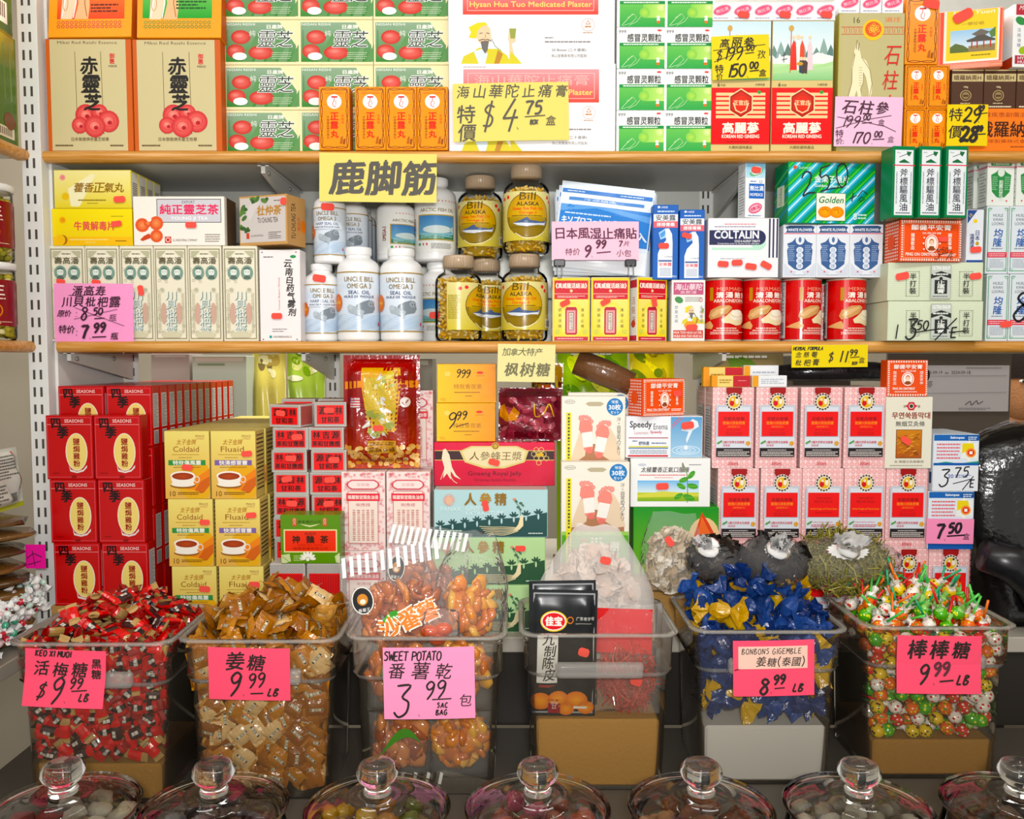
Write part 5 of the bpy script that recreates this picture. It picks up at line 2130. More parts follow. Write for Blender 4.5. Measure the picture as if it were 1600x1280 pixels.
def pillow(name, design, w, h, thick, mat='wrapper', seal=.06, wrinkle=.002, seed=1, back='#e6e6e4', nu=22, nv=28, bg=None, art=None, crease=0):
	"""A filled pouch: two puffed sheets sealed flat round the rim, printed in front. Origin at bottom centre, front to -Y."""
	r = random.Random(seed)
	ph = [(r.uniform(2, 9), r.uniform(2, 9), r.uniform(0, 6)) for _ in range(5)]

	def bulge(u, v):
		a = max(0.0, min(1.0, (min(u, 1 - u) / seal - .5) / 2.5))
		b = max(0.0, min(1.0, (min(v, 1 - v) / seal - .5) / 2.5))
		k = (a * a * (3 - 2 * a)) * (b * b * (3 - 2 * b))
		wv = sum(sin(p[0] * u * 2 + p[1] * v * 2 + p[2]) for p in ph) / 5
		return thick / 2 * k * (0.85 + .3 * wv) + wrinkle * wv * (0.3 + .7 * k)
	if art is None:
		W, H, fn = DES[design]
		art = BoxArt(W, H)
		fn(art)
	mb = MB()
	V, F = [], []
	for s in (0, 1):
		for j in range(nv + 1):
			for i in range(nu + 1):
				u, v = i / nu, j / nv
				b = bulge(u, v)
				V.append(((u - .5) * w, (-b - .0002) if s == 0 else (b * .6 + .0002), v * h))
	q = nu + 1
	o = q * (nv + 1)
	for j in range(nv):
		for i in range(nu):
			a = j * q + i
			F.append((a, a + 1, a + q + 1, a + q))
	mb.add(V[:o], F, bg or art.bg, mat, True)
	mb.add(V[o:], [tuple(reversed(f)) for f in F], back, mat, True)

	art.refine(nu * .8, nv * .8)
	for it in range(len(art.items)):
		V_, F_, c_, cc_, m_ = art.items[it]
		art.items[it] = (V_, F_, c_, cc_, mat if m_ == 'card' else m_)
	art.put(mb, lambda u, v, d: ((u - .5) * w, -bulge(u, v) - d - .0005, v * h), eps=3.5e-5)
	return mb.mesh(name)

# ------------------------------------------------------------------ middle shelf goods
YM = 1.678
row_lab = 'narrow cream cough syrup box, %s from the left on the middle shelf'
PAN = []
for i, (a_, b_) in enumerate(((78, 133.5), (134, 187), (188, 240.5), (241, 293.5), (294, 347), (348.5, 403))):
	PAN.append(carton('cough_syrup_box', 'pan', a_, 384, b_, 533, YM, 0.05, on=S2T, h=PZ(384, YM) - PZ(533, YM), label=row_lab % ORD[i], group='cream cough syrup boxes',
					  st=((18, 56, 10, .017), (18, 57, 8, .017), (34, 70, 80, .02))[i:i + 1] if i < 3 else ()))
tp = top(PAN[0]) + .0006
yb_ = carton('pill_carton', 'yellow_b', 81, 325, 207, 383, YM + .002, 0.034, on=tp, mat='gloss', st=((103, 24, -8, .02),), label='bright yellow pill carton lying on the cream syrup boxes')
ya_ = carton('pill_carton', 'yellow_a', 84, 264, 205, 324, YM + .002, 0.034, on=top(yb_) + .0005, mat='gloss', st=((104, 47, -4, .022),), label='pale yellow pill carton in front, on the bright yellow one')
for i in range(3):
	d = .0355 * (i + 1)
	for o, l in ((yb_, 'bright'), (ya_, 'pale')):
		c = copy_tree(o)
		c.location.y += d
		c['label'] = '%s yellow pill carton, %s behind the front one at the left end' % (l, ORD[i])
		for ch in list(c.children):
			bpy.data.objects.remove(ch)
for i, o in enumerate(list(PAN)):
	c = copy_tree(o)
	c.location.y += .0525
	c['label'] = 'narrow cream cough syrup box hidden behind the %s of the front row' % ORD[i]
	for ch in list(c.children):
		bpy.data.objects.remove(ch)
	c = c.copy(); COL.objects.link(c); c.location.y += .0525
	c['label'] = 'narrow cream cough syrup box third deep behind the %s of the front row' % ORD[i]
carton('tea_box', 'youngji', 208, 306, 351, 383, YM, 0.07, on=tp, st=((91, 45, 0, .021),), label='white tea box with orange mushrooms and a grey title panel')
carton('tea_box', 'tuchung', 369, 306, 452, 384, YM - .006, 0.065, on=tp, yaw=-19, st=((80, 12, 5, .013, .014),), label='brown tea box turned to show its side, next to the white bottles')
carton('spray_box', 'yunnan', 405, 390, 470, 533, YM - .004, 0.04, on=S2T, yaw=-3, st=((28, 105, 0, .021),), label='white spray medicine box with vertical black brush characters')
SB = bottle(497, 410, 533, 54, YM + .012, 'uncle_small', 'small white seal oil bottle with a red sticker, beside the spray box', on=S2T, yaw=.25, st=(.1, .8, 8))
SU = bottle(510, 286, 405, 50, YM + .014, 'uncle_small', 'small white seal oil bottle standing on the one with a red sticker', on=top(SB) + .0006, yaw=.0, st=(.1, .73, 5))
B1 = bottle(554.5, 383, 533, 67, YM, 'uncle', 'large white seal oil bottle in front, left of the two', on=S2T, yaw=.18)
B2 = bottle(623, 385, 533, 67, YM, 'uncle', 'large white seal oil bottle in front, right of the two', on=S2T, yaw=.08)
pn = [PX(510, YM, 345), YM]
for i in range(3):
	yy = YM + .094 + i * .0675
	for k, (o, l) in enumerate(((SB, 'lower'), (SU, 'upper'))):
		c = copy_tree(o)
		c.location = (PX(548 + i * 7, yy, 345), yy + .025, o.location.z)
		for ch in list(c.children):
			if ch.name.startswith('price'):
				bpy.data.objects.remove(ch)
		c['label'] = 'small white seal oil bottle in the row behind, %s, %s' % (l, ('nearest', 'middle', 'farthest')[i])
		c['group'] = 'white seal oil bottles in the row behind'
AB = bottle(684, 404, 531, 64, YM + .088, 'arctic', 'white fish oil bottle behind the golden capsule jar, lower', on=S2T, yaw=-.35, st=(-.1, .33, 0))
AU = bottle(677, 266, 400, 66, YM + .088, 'arctic', 'white fish oil bottle with a sea picture, standing on another', on=top(AB) + .0006, yaw=.12)
AB2 = bottle(612, 405, 533, 58, YM + .078, 'arctic', 'white fish oil bottle hidden behind the large seal oil bottles', on=S2T, yaw=.5)
AU2 = bottle(614, 296, 400, 60, YM + .078, 'arctic', 'white fish oil bottle turned aside under the hanging yellow sign', on=top(AB2) + .0006, yaw=.75)
J1 = oil_jar(714, 396, 533, 74, YM - .004, 'clear jar of golden capsules turned to its back label', on=S2T, yaw=1.35)
J2 = oil_jar(759, 398, 530, 66, YM + .080, 'clear jar of golden capsules half hidden between two others', on=S2T, yaw=.28)
J3 = oil_jar(820, 394, 533, 74, YM, 'clear jar of golden capsules at the lower right of five', on=S2T, yaw=-.18)
J4 = oil_jar(749, 264, 396, 71, YM + .076, 'clear jar of golden capsules at the upper left of five', on=top(J2) + .0006, yaw=-.2)
J5 = oil_jar(823, 252, 394, 73, YM, 'clear jar of golden capsules at the upper right of five', on=top(J3) + .0006, yaw=.05)

# red and yellow oil boxes, the pouches and clips on them
O1 = carton('oil_box', 'redoil', 863, 428, 922, 528, YM, 0.038, on=S2T, st=((20, 40, -25, .02),), label='red and yellow oil box, leftmost of three under the pouches')
O2 = carton('oil_box', 'redoil', 923.5, 428, 984, 528, YM, 0.038, on=S2T, st=((22, 38, -30, .02),), label='red and yellow oil box, middle of three under the pouches')
O3 = carton('oil_box', 'redoil', 994, 427, 1044, 527, YM, 0.030, on=S2T, yaw=20, st=((33, 38, 80, .02),), label='red and yellow oil box turned to show its yellow side')
H1 = carton('oil_box', 'hysanoil', 1049, 432, 1102, 528, YM - .002, 0.035, on=S2T, st=((33, 74, -4, .022),), label='white oil box with a mauve title and an old man picture')
bp_mesh = None
r = random.Random(4)
for i in range(7):
	me = bp_mesh or pillow('patch_pouch', 'bluepouch', .182, .172, .004, 'gloss', seed=3)
	bp_mesh = me
	t = .0085 * i
	o = link_mesh('patch_pouch', me, None, (PX(934 + i * 2.5, YM + .01), YM + .013 + t, top(O1) + .0012), (R_(-7), R_((7, 4, 1, 6, -2, 3, 5)[i]), R_(-3)))
	o.location.z += (.0115, .008, .005, .010, .0065, .008, .0095)[i]
	tag(o, 'blue and white pain patch pouch, %s' % ('front one behind the pale pink tag' if i == 0 else '%s behind the front one' % ORD[i - 1]), 'pouch', 'blue and white pain patch pouches')
W1 = carton('patch_box', 'patchblue', 1020, 306, 1060, 423, YM - .002, 0.03, on=top(H1) + .0006, w=.0492, st=((17, 65, 0, .02, .011),), label='blue liniment box with a white bottle picture, left of the pair')
W2 = carton('patch_box', 'patchblue', 1062, 308, 1101, 418, YM + .004, 0.03, on=top(H1) + .0006, w=.0485, st=((11, 44, 14, .019, .01),), label='blue liniment box with a white bottle picture, right of the pair')

# red cans in a shrink-wrapped row, boxes standing on them
CANS = [can(px, 429, 528, 60.4, YM, 'red abalone can, %s from the left in the front row' % ORD[i], on=S2T, yaw=yw) for i, (px, yw) in enumerate(((1136, .12), (1198, .12), (1262, .62), (1333, .40)))]
for i, px in enumerate((1168, 1230, 1296)):
	yy = YM + .082
	can(px, 434, 525, 57, yy, 'red abalone can in the second row, %s of three' % ('left', 'middle', 'right')[i], on=S2T, yaw=.3)
ct = top(CANS[0]) + .0008
K1 = carton('cold_tablet_box', 'coltalin', 1106, 335, 1217, 428, YM, 0.08, on=ct, st=((24, 72, 4, .021), (46, 70, -2, .021), (68, 76, 8, .022), (92, 74, 28, .022)), label='white cold tablet box with a navy title and four red stickers')
carton('ointment_box', 'mopidick', 1164, 247, 1197, 334, YM + .002, 0.035, on=top(K1) + .0006, yaw=9, label='small white and blue bottle box standing on the cold tablet box', st=((17, 12, 8, .019),))
WF = []
for i in range(3):
	WF.append(carton('flower_oil_box', 'whiteflower', 1224 + i * 52, 345, 1275.5 + i * 52, 428, YM, 0.033, on=ct, w=.0642, label='white and navy flower oil box, %s of the pack on the cans' % ('left', 'middle', 'right')[i], group='white and navy flower oil boxes'))
mb = MB()
wx0, wx1 = PX(1223, YM, 386), PX(1381, YM, 386)
mb.box(wx0 - .0005, wx1 + .0005, -.0012, -.0008, 0, .1, '#ffffff')
carton('candy_carton', 'golden', 1228, 248, 1371, 344, YM - .002, 0.06, on=top(WF[0]) + .0006, yaw=7, mat='gloss', label='green and blue striped candy carton with a price written on it')

# right end of the middle shelf
U1 = carton('balm_carton', 'ultrabalm_hand', 1387, 471, 1536, 533, 1.642, 0.10, on=S2T, label='pale green balm carton with a price written across, lower of two')
U2 = carton('balm_carton', 'ultrabalm', 1387, 410, 1536, 470, 1.642, 0.10, on=top(U1) + .0006, st=((22, 22, -12, .025), (138, 22, -6, .022)), label='pale green balm carton with two red stickers, upper of two')
A1 = carton('ointment_box', 'pingon_hand', 1404, 342, 1505, 407, 1.632, 0.055, on=top(U2) + .0006, yaw=6, st=((72, 30, 0, .02, .009),), label='orange ointment box with a price written at its corner, on the balm cartons')
carton('oil_box', 'japanoil', 1510, 324, 1537, 407, 1.650, 0.03, on=top(U2) + .0006, st=((15, 63, -4, .021),), label='small white oil box with a navy corner beside the orange ointment box')
for i in range(3):
	carton('oil_box', 'axeoil', 1394 + i * 41.5, 228, 1430 + i * 41.5, 340, 1.610, 0.042, on=top(A1) + .0006, yaw=6, w=.0435, label='tall green-edged oil box, %s of the three on the orange box' % ('left', 'middle', 'right')[i], group='tall green-edged oil boxes', mat='gloss')
KW = []
for r_ in range(2):
	for c_ in range(2):
		KW.append(carton('oil_box', 'kwan_hand' if (r_ == 0 and c_ == 1) else 'kwanloong', 1541 + c_ * 36, 428 if r_ == 0 else 323, 1575.5 + c_ * 36, 532 if r_ == 0 else 426, YM - .001, 0.034, on=S2T if r_ == 0 else top(KW[0]) + .0006, w=.0432, h=.1298,
						 label='white oil box with blue characters and a red band, %s %s of four' % (('lower', 'upper')[r_], ('left', 'right')[c_]), group='white oil boxes with a red band', st=((30, 77, -5, .022),) if (r_, c_) == (0, 0) else ()))
for i in range(3):
	g = carton('flower_oil_box', 'greenflower', 1542 + i * 46, 248, 1586 + i * 46, 321, YM + .002, 0.03, on=top(KW[2]) + .0006, w=.0545, label='white and green flower oil box, %s in the front row at the right end' % ORD[i], group='white and green flower oil boxes', yaw=4)
	if i == 0:
		for k in range(4):
			c = g.copy(); COL.objects.link(c)
			c.location.y += .0325 * (k + 1)
			c.location.x -= .009 * (k + 1)
			c['label'] = 'white and green flower oil box, %s behind the front row' % ORD[k]
# green cartons deep behind the tablet box
gb = MB()

@D('deepgreen', 60, 40)
def _(a):
	a.bg = '#2f7a48'
	a.rect(4, 12, 56, 24, '#58a070')
	a.text('風油', 30, 18, 9, '#d5e8d4')

for i in range(3):
	carton('medicine_box', 'deepgreen', 1150 + i * 56, 290, 1204 + i * 56, 338, 1.86, 0.05, on=S2T + .118, label='dark green box deep on the middle shelf, %s behind the tablet box' % ORD[i], group='dark green boxes deep on the middle shelf')
for i in range(3):
	carton('medicine_box', 'deepgreen', 1150 + i * 56, 340, 1204 + i * 56, 540, 1.86, 0.05, on=S2T, h=.1175, label='dark green box hidden behind the cans, %s of the row' % ORD[i], group='dark green boxes hidden behind the cans')

# ------------------------------------------------------------------ printed fronts, lower deck
@D('seasons', 74, 98)
def _(a):
	a.bg = '#b8101c'
	a.frame(2, 3, 72, 95, .7, '#d9606a')
	a.line([(2, 14), (72, 14)], .7, '#e8a0a0')
	a.text('SEASONS', 45, 8.5, 5, '#f0d0cc', w=30, bold=.02)
	a.text('四', 17, 12, 14, '#1c0a0c', bold=.04, shear=-.1)
	a.text('季', 26, 26, 17, '#1c0a0c', bold=.04, shear=.1)
	a.poly([(35, 76), (38, 83), (48, 86), (58, 83), (64, 76), (64, 80), (58, 86), (48, 88.5), (37, 86)], '#e6d9d0')
	a.ell(48, 56, 17.5, 29, '#efe3cc', n=26)
	a.ell(48, 56, 16, 27.5, '#ecd48a', n=26)
	a.text('鹽焗雞粉', 48, 35, 10, '#8f2a1c', vert=True, gap=1.12, bold=.03)
	a.greek(9, 87, 20, 90, 1, '#8a0c14')
	a.ell(43, 94, 4.5, 2.5, '#8a1018', n=8)
	R = a.side('R', '#a80e18')
	R.line([(5, 3), (5, 95)], 1, '#d9606a')

@D('seasons_bar', 74, 98)
def _(a):
	DES['seasons'][2](a)
	R = a.side('R')
	R.rect(6, 12, 34, 68, '#d6d2d0')
	R.greek(8, 14, 32, 66, 18, '#7a7270', wmin=3)
	R.rect(8, 72, 32, 94, '#e2dedc')
	for i in range(11):
		R.rect(10, 74 + i * 1.8, 30, 75 + i * 1.8, '#4a4240')

def remedy(a, word, band, ch):
	a.bg = '#dcc680'
	a.grad(.6, .6, 70, 105, '#e8d88a', '#dcae66')
	a.ell(50, 78, 30, 30, '#e8a83c', c2='#ddae46', n=18)
	a.poly([(34, 90), (44, 76), (70, 58), (70, 74), (56, 92)], '#e38a2c')
	a.poly([(46, 92), (56, 78), (70, 70), (70, 84), (60, 96)], '#c96a22')
	a.text('PRINCE', 56, 8, 3.6, '#8a4a3c', w=14)
	a.text('OF PEACE', 56, 12, 2.6, '#b0604a', w=12)
	a.text('太子金牌', 34, 17, 8.5, '#b07a2c', w=30, shear=.15, bold=.01)
	a.text(word, 34, 28, 8.5, '#8a5a2c', w=40 if word[0] == 'C' else 36)
	a.greek(12, 35.5, 56, 37.5, 1, '#b08a3c', wmin=1.3)
	a.greek(22, 40, 44, 42, 1, '#a0783a', wmin=1.6)
	a.rect(6, 45, 64, 53, band)
	a.text(ch, 35, 49, 6.8, '#f2efe2', w=44, bold=.03)
	a.greek(14, 55, 58, 57, 1, '#8a6a34', wmin=1.4)
	a.ell(28, 84, 20, 5, '#8a5a2c')
	a.ell(28, 82.5, 19, 4, '#f2e6d0')
	a.poly([(9, 70), (12, 82), (20, 86), (36, 86), (44, 82), (48, 70)], '#f4ece0')
	a.ell(28, 69, 19.5, 7, '#f6efe4')
	a.ell(28, 70, 17, 5.6, '#b0501c', c2='#8f3c14', n=18)
	a.ring(50, 75, 4, 4.5, 1.6, '#e8dccc', 12)
	a.text('10', 12, 97, 8, '#6a4a1c')
	a.greek(20, 94, 58, 99, 2, '#6a4a1c', wmin=1.6)
	R = a.side('R', '#cbb078')
	for i in range(14):
		R.rect(5, 6 + i * 6.4, 35, 8.6 + i * 6.4, '#57442c' if i % 3 else '#8a6a4a')

@D('coldaid', 70, 105)
def _(a):
	remedy(a, 'Coldaid', '#3f8a4a', '特效傷風靈')

@D('fluaid', 70, 105)
def _(a):
	remedy(a, 'Fluaid', '#7a629a', '快清感冒靈')

def trellis(a, x0, y0, x1, y1, c, st=4.2):
	y = y0
	k = 0
	while y < y1:
		x = x0 + (st / 2 if k % 2 else 0)
		while x < x1:
			s = st * .32
			a.items_buf.append([(x - s, y), (x, y - s), (x + s, y), (x, y + s)])
			x += st
		y += st / 2
		k += 1

def flush(a, c):
	V, F = [], []
	for p in a.items_buf:
		o = len(V)
		V += p
		F.append((o + 3, o + 2, o + 1, o))
	a.raw(V, F, c)
	a.items_buf = []

@D('ganhe', 56, 37)
def _(a):
	a.bg = '#d2cdc6'
	a.items_buf = []
	trellis(a, 1.5, 1.5, 55, 36, None, 3)
	flush(a, '#4a4644')
	a.rect(4.4, 4.4, 51.6, 33, '#e0301f')
	for i, ch in enumerate('源吉林'):
		a.rect(7 + i * 14.5, 6, 20.5 + i * 14.5, 19, '#d0281a')
		a.text(ch, 14 + i * 14.5, 12.5, 12, '#2c0f0c', bold=.03)
	a.text('甘和茶', 28, 26.5, 9.5, '#2c0f0c', w=32, bold=.03)
	for k in 'RT':
		R = a.side(k, '#cbb5ae')
		R.rect(3, 3, 37, R.H - 3, '#b8605a')
	a.sides['R'].items_buf = []

@D('ganhe_long', 56, 37)
def _(a):
	a.bg = '#d2cdc6'
	a.items_buf = []
	trellis(a, 1.5, 1.5, 55, 36, None, 3)
	flush(a, '#4a4644')
	a.rect(4.4, 4.4, 51.6, 33, '#e0301f')
	a.line([(4.4, 19.5), (51.6, 19.5)], .6, '#3a1210')
	for i, ch in enumerate('林吉源'):
		a.text(ch, 13 + i * 15, 12, 12, '#2c0f0c', bold=.03)
	a.text('茶和甘應感', 28, 26.5, 9, '#2c0f0c', w=44, bold=.03)
	for k in 'RT':
		R = a.side(k, '#cbb5ae')
		R.rect(3, 3, 37, R.H - 3, '#b8605a')

@D('ganhe_back', 56, 57)
def _(a):
	a.bg = '#d2cdc6'
	a.items_buf = []
	trellis(a, 1.5, 1.5, 55, 56, None, 3)
	flush(a, '#4a4644')
	a.rect(3.4, 15, 52.6, 54, '#d9281c')
	for i in range(12):
		for j in range(10):
			a.rect(5 + i * 4, 17 + j * 3.7, 7.6 + i * 4, 19.4 + j * 3.7, '#a81a14')

@D('greentea', 93, 78)
def _(a):
	a.bg = '#5f8a2c'
	a.rect(19, 5, 25, 18, '#c84a2c')
	a.rect(66, 5, 72, 18, '#c84a2c')
	a.text('古方', 22, 5, 5.4, '#f2dcc4', vert=True)
	a.text('古方', 69, 5, 5.4, '#f2dcc4', vert=True)
	a.text('廣東廣州公司', 45, 11, 5, '#2f3f1c', w=36)
	a.poly([(30, 14), (46, 17), (62, 14), (54, 17), (46, 19), (38, 17)], '#e8e2b4')
	a.rect(5, 23, 88, 60, '#e2dca4')
	a.rect(7, 25, 86, 58, '#e04a22')
	a.text('福蓮標', 46, 30, 4.6, '#4a1c10', w=18)
	for i, ch in enumerate('神麯茶'):
		a.text(ch, 24 + i * 22, 39, 12, '#3f1c10', bold=.04)
	a.text('SAN KI CHA', 46, 48, 3.6, '#b0341c', w=40)
	a.text('福蓮茶業有限公司', 46, 53.5, 4, '#8a2a18', w=54)
	for i in range(7):
		an = pi * i / 6
		a.ell(42 + 8 * cos(an), 70 - 7 * sin(an), 5, 2.4, '#efeee0', n=8, rot=-an * 57)
	a.ell(42, 71, 3, 3, '#efeee0', n=8)
	a.poly([(1, 64), (14, 62), (16, 74), (8, 77), (1, 77)], '#c8d2a0')
	a.line([(2, 66), (14, 76)], .8, '#5f8a2c')
	a.poly([(92, 60), (84, 66), (86, 76), (92, 77)], '#c8d2a0')
	a.greek(20, 64, 34, 74, 4, '#b8cc8a', wmin=1.3)
	a.side('T', '#d2a6a0')

@D('pinkoil', 68, 126)
def _(a):
	a.bg = '#f6e2dd'
	r = random.Random(9)
	for i in range(130):
		s = r.choice('LRTB')
		x, y = (r.uniform(1.5, 10), r.uniform(3, 123)) if s == 'L' else (r.uniform(58, 66.5), r.uniform(3, 123)) if s == 'R' else (r.uniform(3, 65), r.uniform(2, 8)) if s == 'T' else (r.uniform(3, 65), r.uniform(115, 124))
		a.ring(x, y, 1.5, 1.5, .55, '#d9707a', 6)
	a.frame(10.5, 30, 57.5, 114, .8, '#cc5560')
	a.rect(11.5, 31, 56.5, 113, '#f2e2d6')
	a.poly([(10, 16), (16, 12), (52, 12), (58, 16), (60, 20), (58, 24), (52, 28), (16, 28), (10, 24), (8, 20)], '#cc5560')
	a.poly([(12, 17), (17, 14), (51, 14), (56, 17), (57, 20), (56, 23), (51, 26), (17, 26), (12, 23), (11, 20)], '#f2e2dc')
	a.text('念慈庵', 34, 20, 5, '#d9909a', w=20)
	a.rect(8, 34, 60, 46, '#d9424e')
	a.text('珮蘭製堂賜魚油香', 34, 40, 6.4, '#f6e4dc', w=48, bold=.02)
	a.text('喇應穩', 34, 52, 5.5, '#c9707a', w=22)
	a.greekv(16, 60, 52, 110, 5, '#c98f8a', size=2.2)
	for k in 'RT':
		R = a.side(k, '#e9cdc9')
		for i in range(60):
			R.ring(r.uniform(2, 38), r.uniform(2, R.H - 2), 1.5, 1.5, .6, '#d98a90', 6)

@D('capsule_gold', 96, 62)
def _(a):
	a.bg = '#eeb62e'
	a.grad(.6, .6, 95, 61, '#efc83a', '#e9982e', horiz=True)
	for x, y in ((4, 54), (90, 5)):
		for i in range(4):
			a.poly([(x + i * 2.2, y), (x + i * 2.2 + 1, y), (x + i * 2.2 + 4, y + 5), (x + i * 2.2 + 3, y + 5)], '#c9923c')
	a.ell(17, 16, 5, 4, '#f2d27a', n=10)
	a.ell(70, 14, 5.5, 2.2, '#d9483c', n=12)
	a.greek(64, 18, 78, 19.6, 1, '#c9603c', wmin=1.2)
	a.text('特效青夜素', 50, 36, 8, '#b9822c', w=46, bold=.01)
	a.greek(28, 44, 72, 46.5, 1, '#8a5a24', wmin=1.4)
	a.greek(46, 50, 58, 52, 1, '#8a5a24', wmin=1.4)
	a.side('T', '#c9aa66')

@D('capsule_gold_a', 96, 62)
def _(a):
	DES['capsule_gold'][2](a)
	a.hand('999', 31, 21, 12, '#2f2a1c', pen=1.2, adv=.9)

@D('capsule_gold_b', 96, 62)
def _(a):
	DES['capsule_gold'][2](a)
	a.hand('9', 17, 40, 24, '#2f2a1c', pen=1.6)
	a.hand('99', 32, 26, 13, '#2f2a1c', pen=1.4)
	a.line([(32, 38), (52, 32)], 1.3, '#2f2a1c')

@D('royaljelly', 189, 70)
def _(a):
	a.bg = '#cc1f4a'
	a.grad(.6, .6, 188, 69, '#d42a50', '#c01a44')
	a.rect(1, 14, 188, 28, '#3a2024')
	a.rect(1, 13, 188, 14, '#d8c07a')
	a.rect(1, 28, 188, 29, '#d8c07a')
	a.poly([(40, 14), (58, 6), (130, 6), (148, 14), (142, 32), (110, 42), (78, 42), (48, 32)], '#d8c88a')
	a.poly([(44, 15), (60, 8), (128, 8), (144, 15), (139, 30), (108, 39), (80, 39), (51, 30)], '#e6d9b0')
	a.ell(96, 6, 6, 6, '#c9a85a', n=12)
	a.ring(96, 6, 4, 4, 1, '#6a3a2a', 12)
	a.text('人參蜂王漿', 96, 22, 14, '#6a4a24', w=82, shear=.1)
	a.poly([(14, 12), (18, 10), (24, 20), (28, 40), (34, 52), (42, 60), (32, 55), (26, 46), (26, 60), (20, 50), (14, 58), (16, 40), (12, 26)], '#eadfc6')
	a.line([(22, 48), (30, 62), (36, 66)], 1.2, '#e0cfae')
	a.line([(16, 44), (10, 60)], 1, '#e0cfae')
	for i, (x, y) in enumerate(((160, 12), (168, 12), (156, 19), (164, 19), (172, 19), (160, 26), (168, 26), (176, 26), (164, 33))):
		a.line([(x + 4 * cos(pi / 6 + pi / 3 * k), y + 4 * sin(pi / 6 + pi / 3 * k)) for k in range(7)], .8, '#e6cf8a')
	a.ell(166, 20, 6, 3, '#d9b24a', n=10)
	a.text('Ginseng Royal Jelly', 95, 51, 9, '#4a0f22', w=84)
	a.text('Ginseng Gelée Royale', 95, 61, 5.5, '#7a1a36', w=66)
	a.side('T', '#d9486a')

def panax(a, bg, bg2, dark, sub):
	a.bg = bg
	a.grad(.6, .6, 180, 71, bg, bg2)
	a.poly([(1, 56), (40, 50), (90, 44), (140, 42), (180, 34), (180, 71), (1, 71)], dark)
	r = random.Random(1)
	for i in range(9):
		x, y = 10 + i * 19.5, 54 - i * 2.2
		for an in (-150, -110, -70, -30, 90):
			a.ell(x + 4 * cos(R_(an)), y + 4 * sin(R_(an)), 4.6, 1.6, dark if an < 0 else bg2, n=8, rot=an)
	a.poly([(28, 8), (32, 16), (24, 24), (16, 18), (18, 10)], '#d9a89a')
	a.ring(24, 15, 9, 9, 1, '#dfb0a4', 14)
	a.ell(24, 16, 5, 6, '#e0b8a0', n=12)
	for i, ch in enumerate('人參精'):
		a.text(ch, 58 + i * 24, 14, 18, '#8a6a2c' if i != 1 else '#a8822c', bold=.04)
	a.text('PANAX', 27, 29, 6, sub, w=32)
	a.text('GINSENG', 69, 28, 6, sub, w=36, bold=.02)
	a.text('EXTRACTUM', 80, 35, 6, sub, w=58, bold=.02)
	for (x, y) in ((128, 14), (138, 20), (134, 26)):
		a.ell(x, y, 3, 2, '#d9907a' if x == 128 else '#4a6a54', n=8)
		a.ell(x + 3, y + 3, 3, 1.6, '#4a6a54', n=8, rot=40)
	a.line([(128, 16), (136, 26), (138, 38)], .9, '#4a6a54')
	a.poly([(138, 38), (142, 40), (142, 54), (136, 60), (126, 62), (134, 52)], '#ecdfb8')
	for i in range(6):
		a.line(smooth_line([(134, 57 + i), (112, 56 + i * 2.4), (92, 58 + i * 2.2 - 2), (72 + i * 3, 55 + i * 3)]), .9, '#e6d8b0')
	a.greek(6, 60, 44, 70, 3, '#cfe0d4', wmin=2)
	a.greek(150, 64, 174, 67, 1, '#cfe0d4', wmin=2)
	a.side('T', bg2)

@D('panax_blue', 181, 72)
def _(a):
	panax(a, '#b5d4d6', '#bcd6d8', '#234a48', '#d9ecee')
	a.sides['T'].bg = '#cbb9b2'
	a.sides['T'].rect(1, 1, 39, 39, '#cdbab4')

@D('panax_green', 181, 72)
def _(a):
	panax(a, '#b9d9a2', '#bcd8a8', '#2c5236', '#dcedcc')

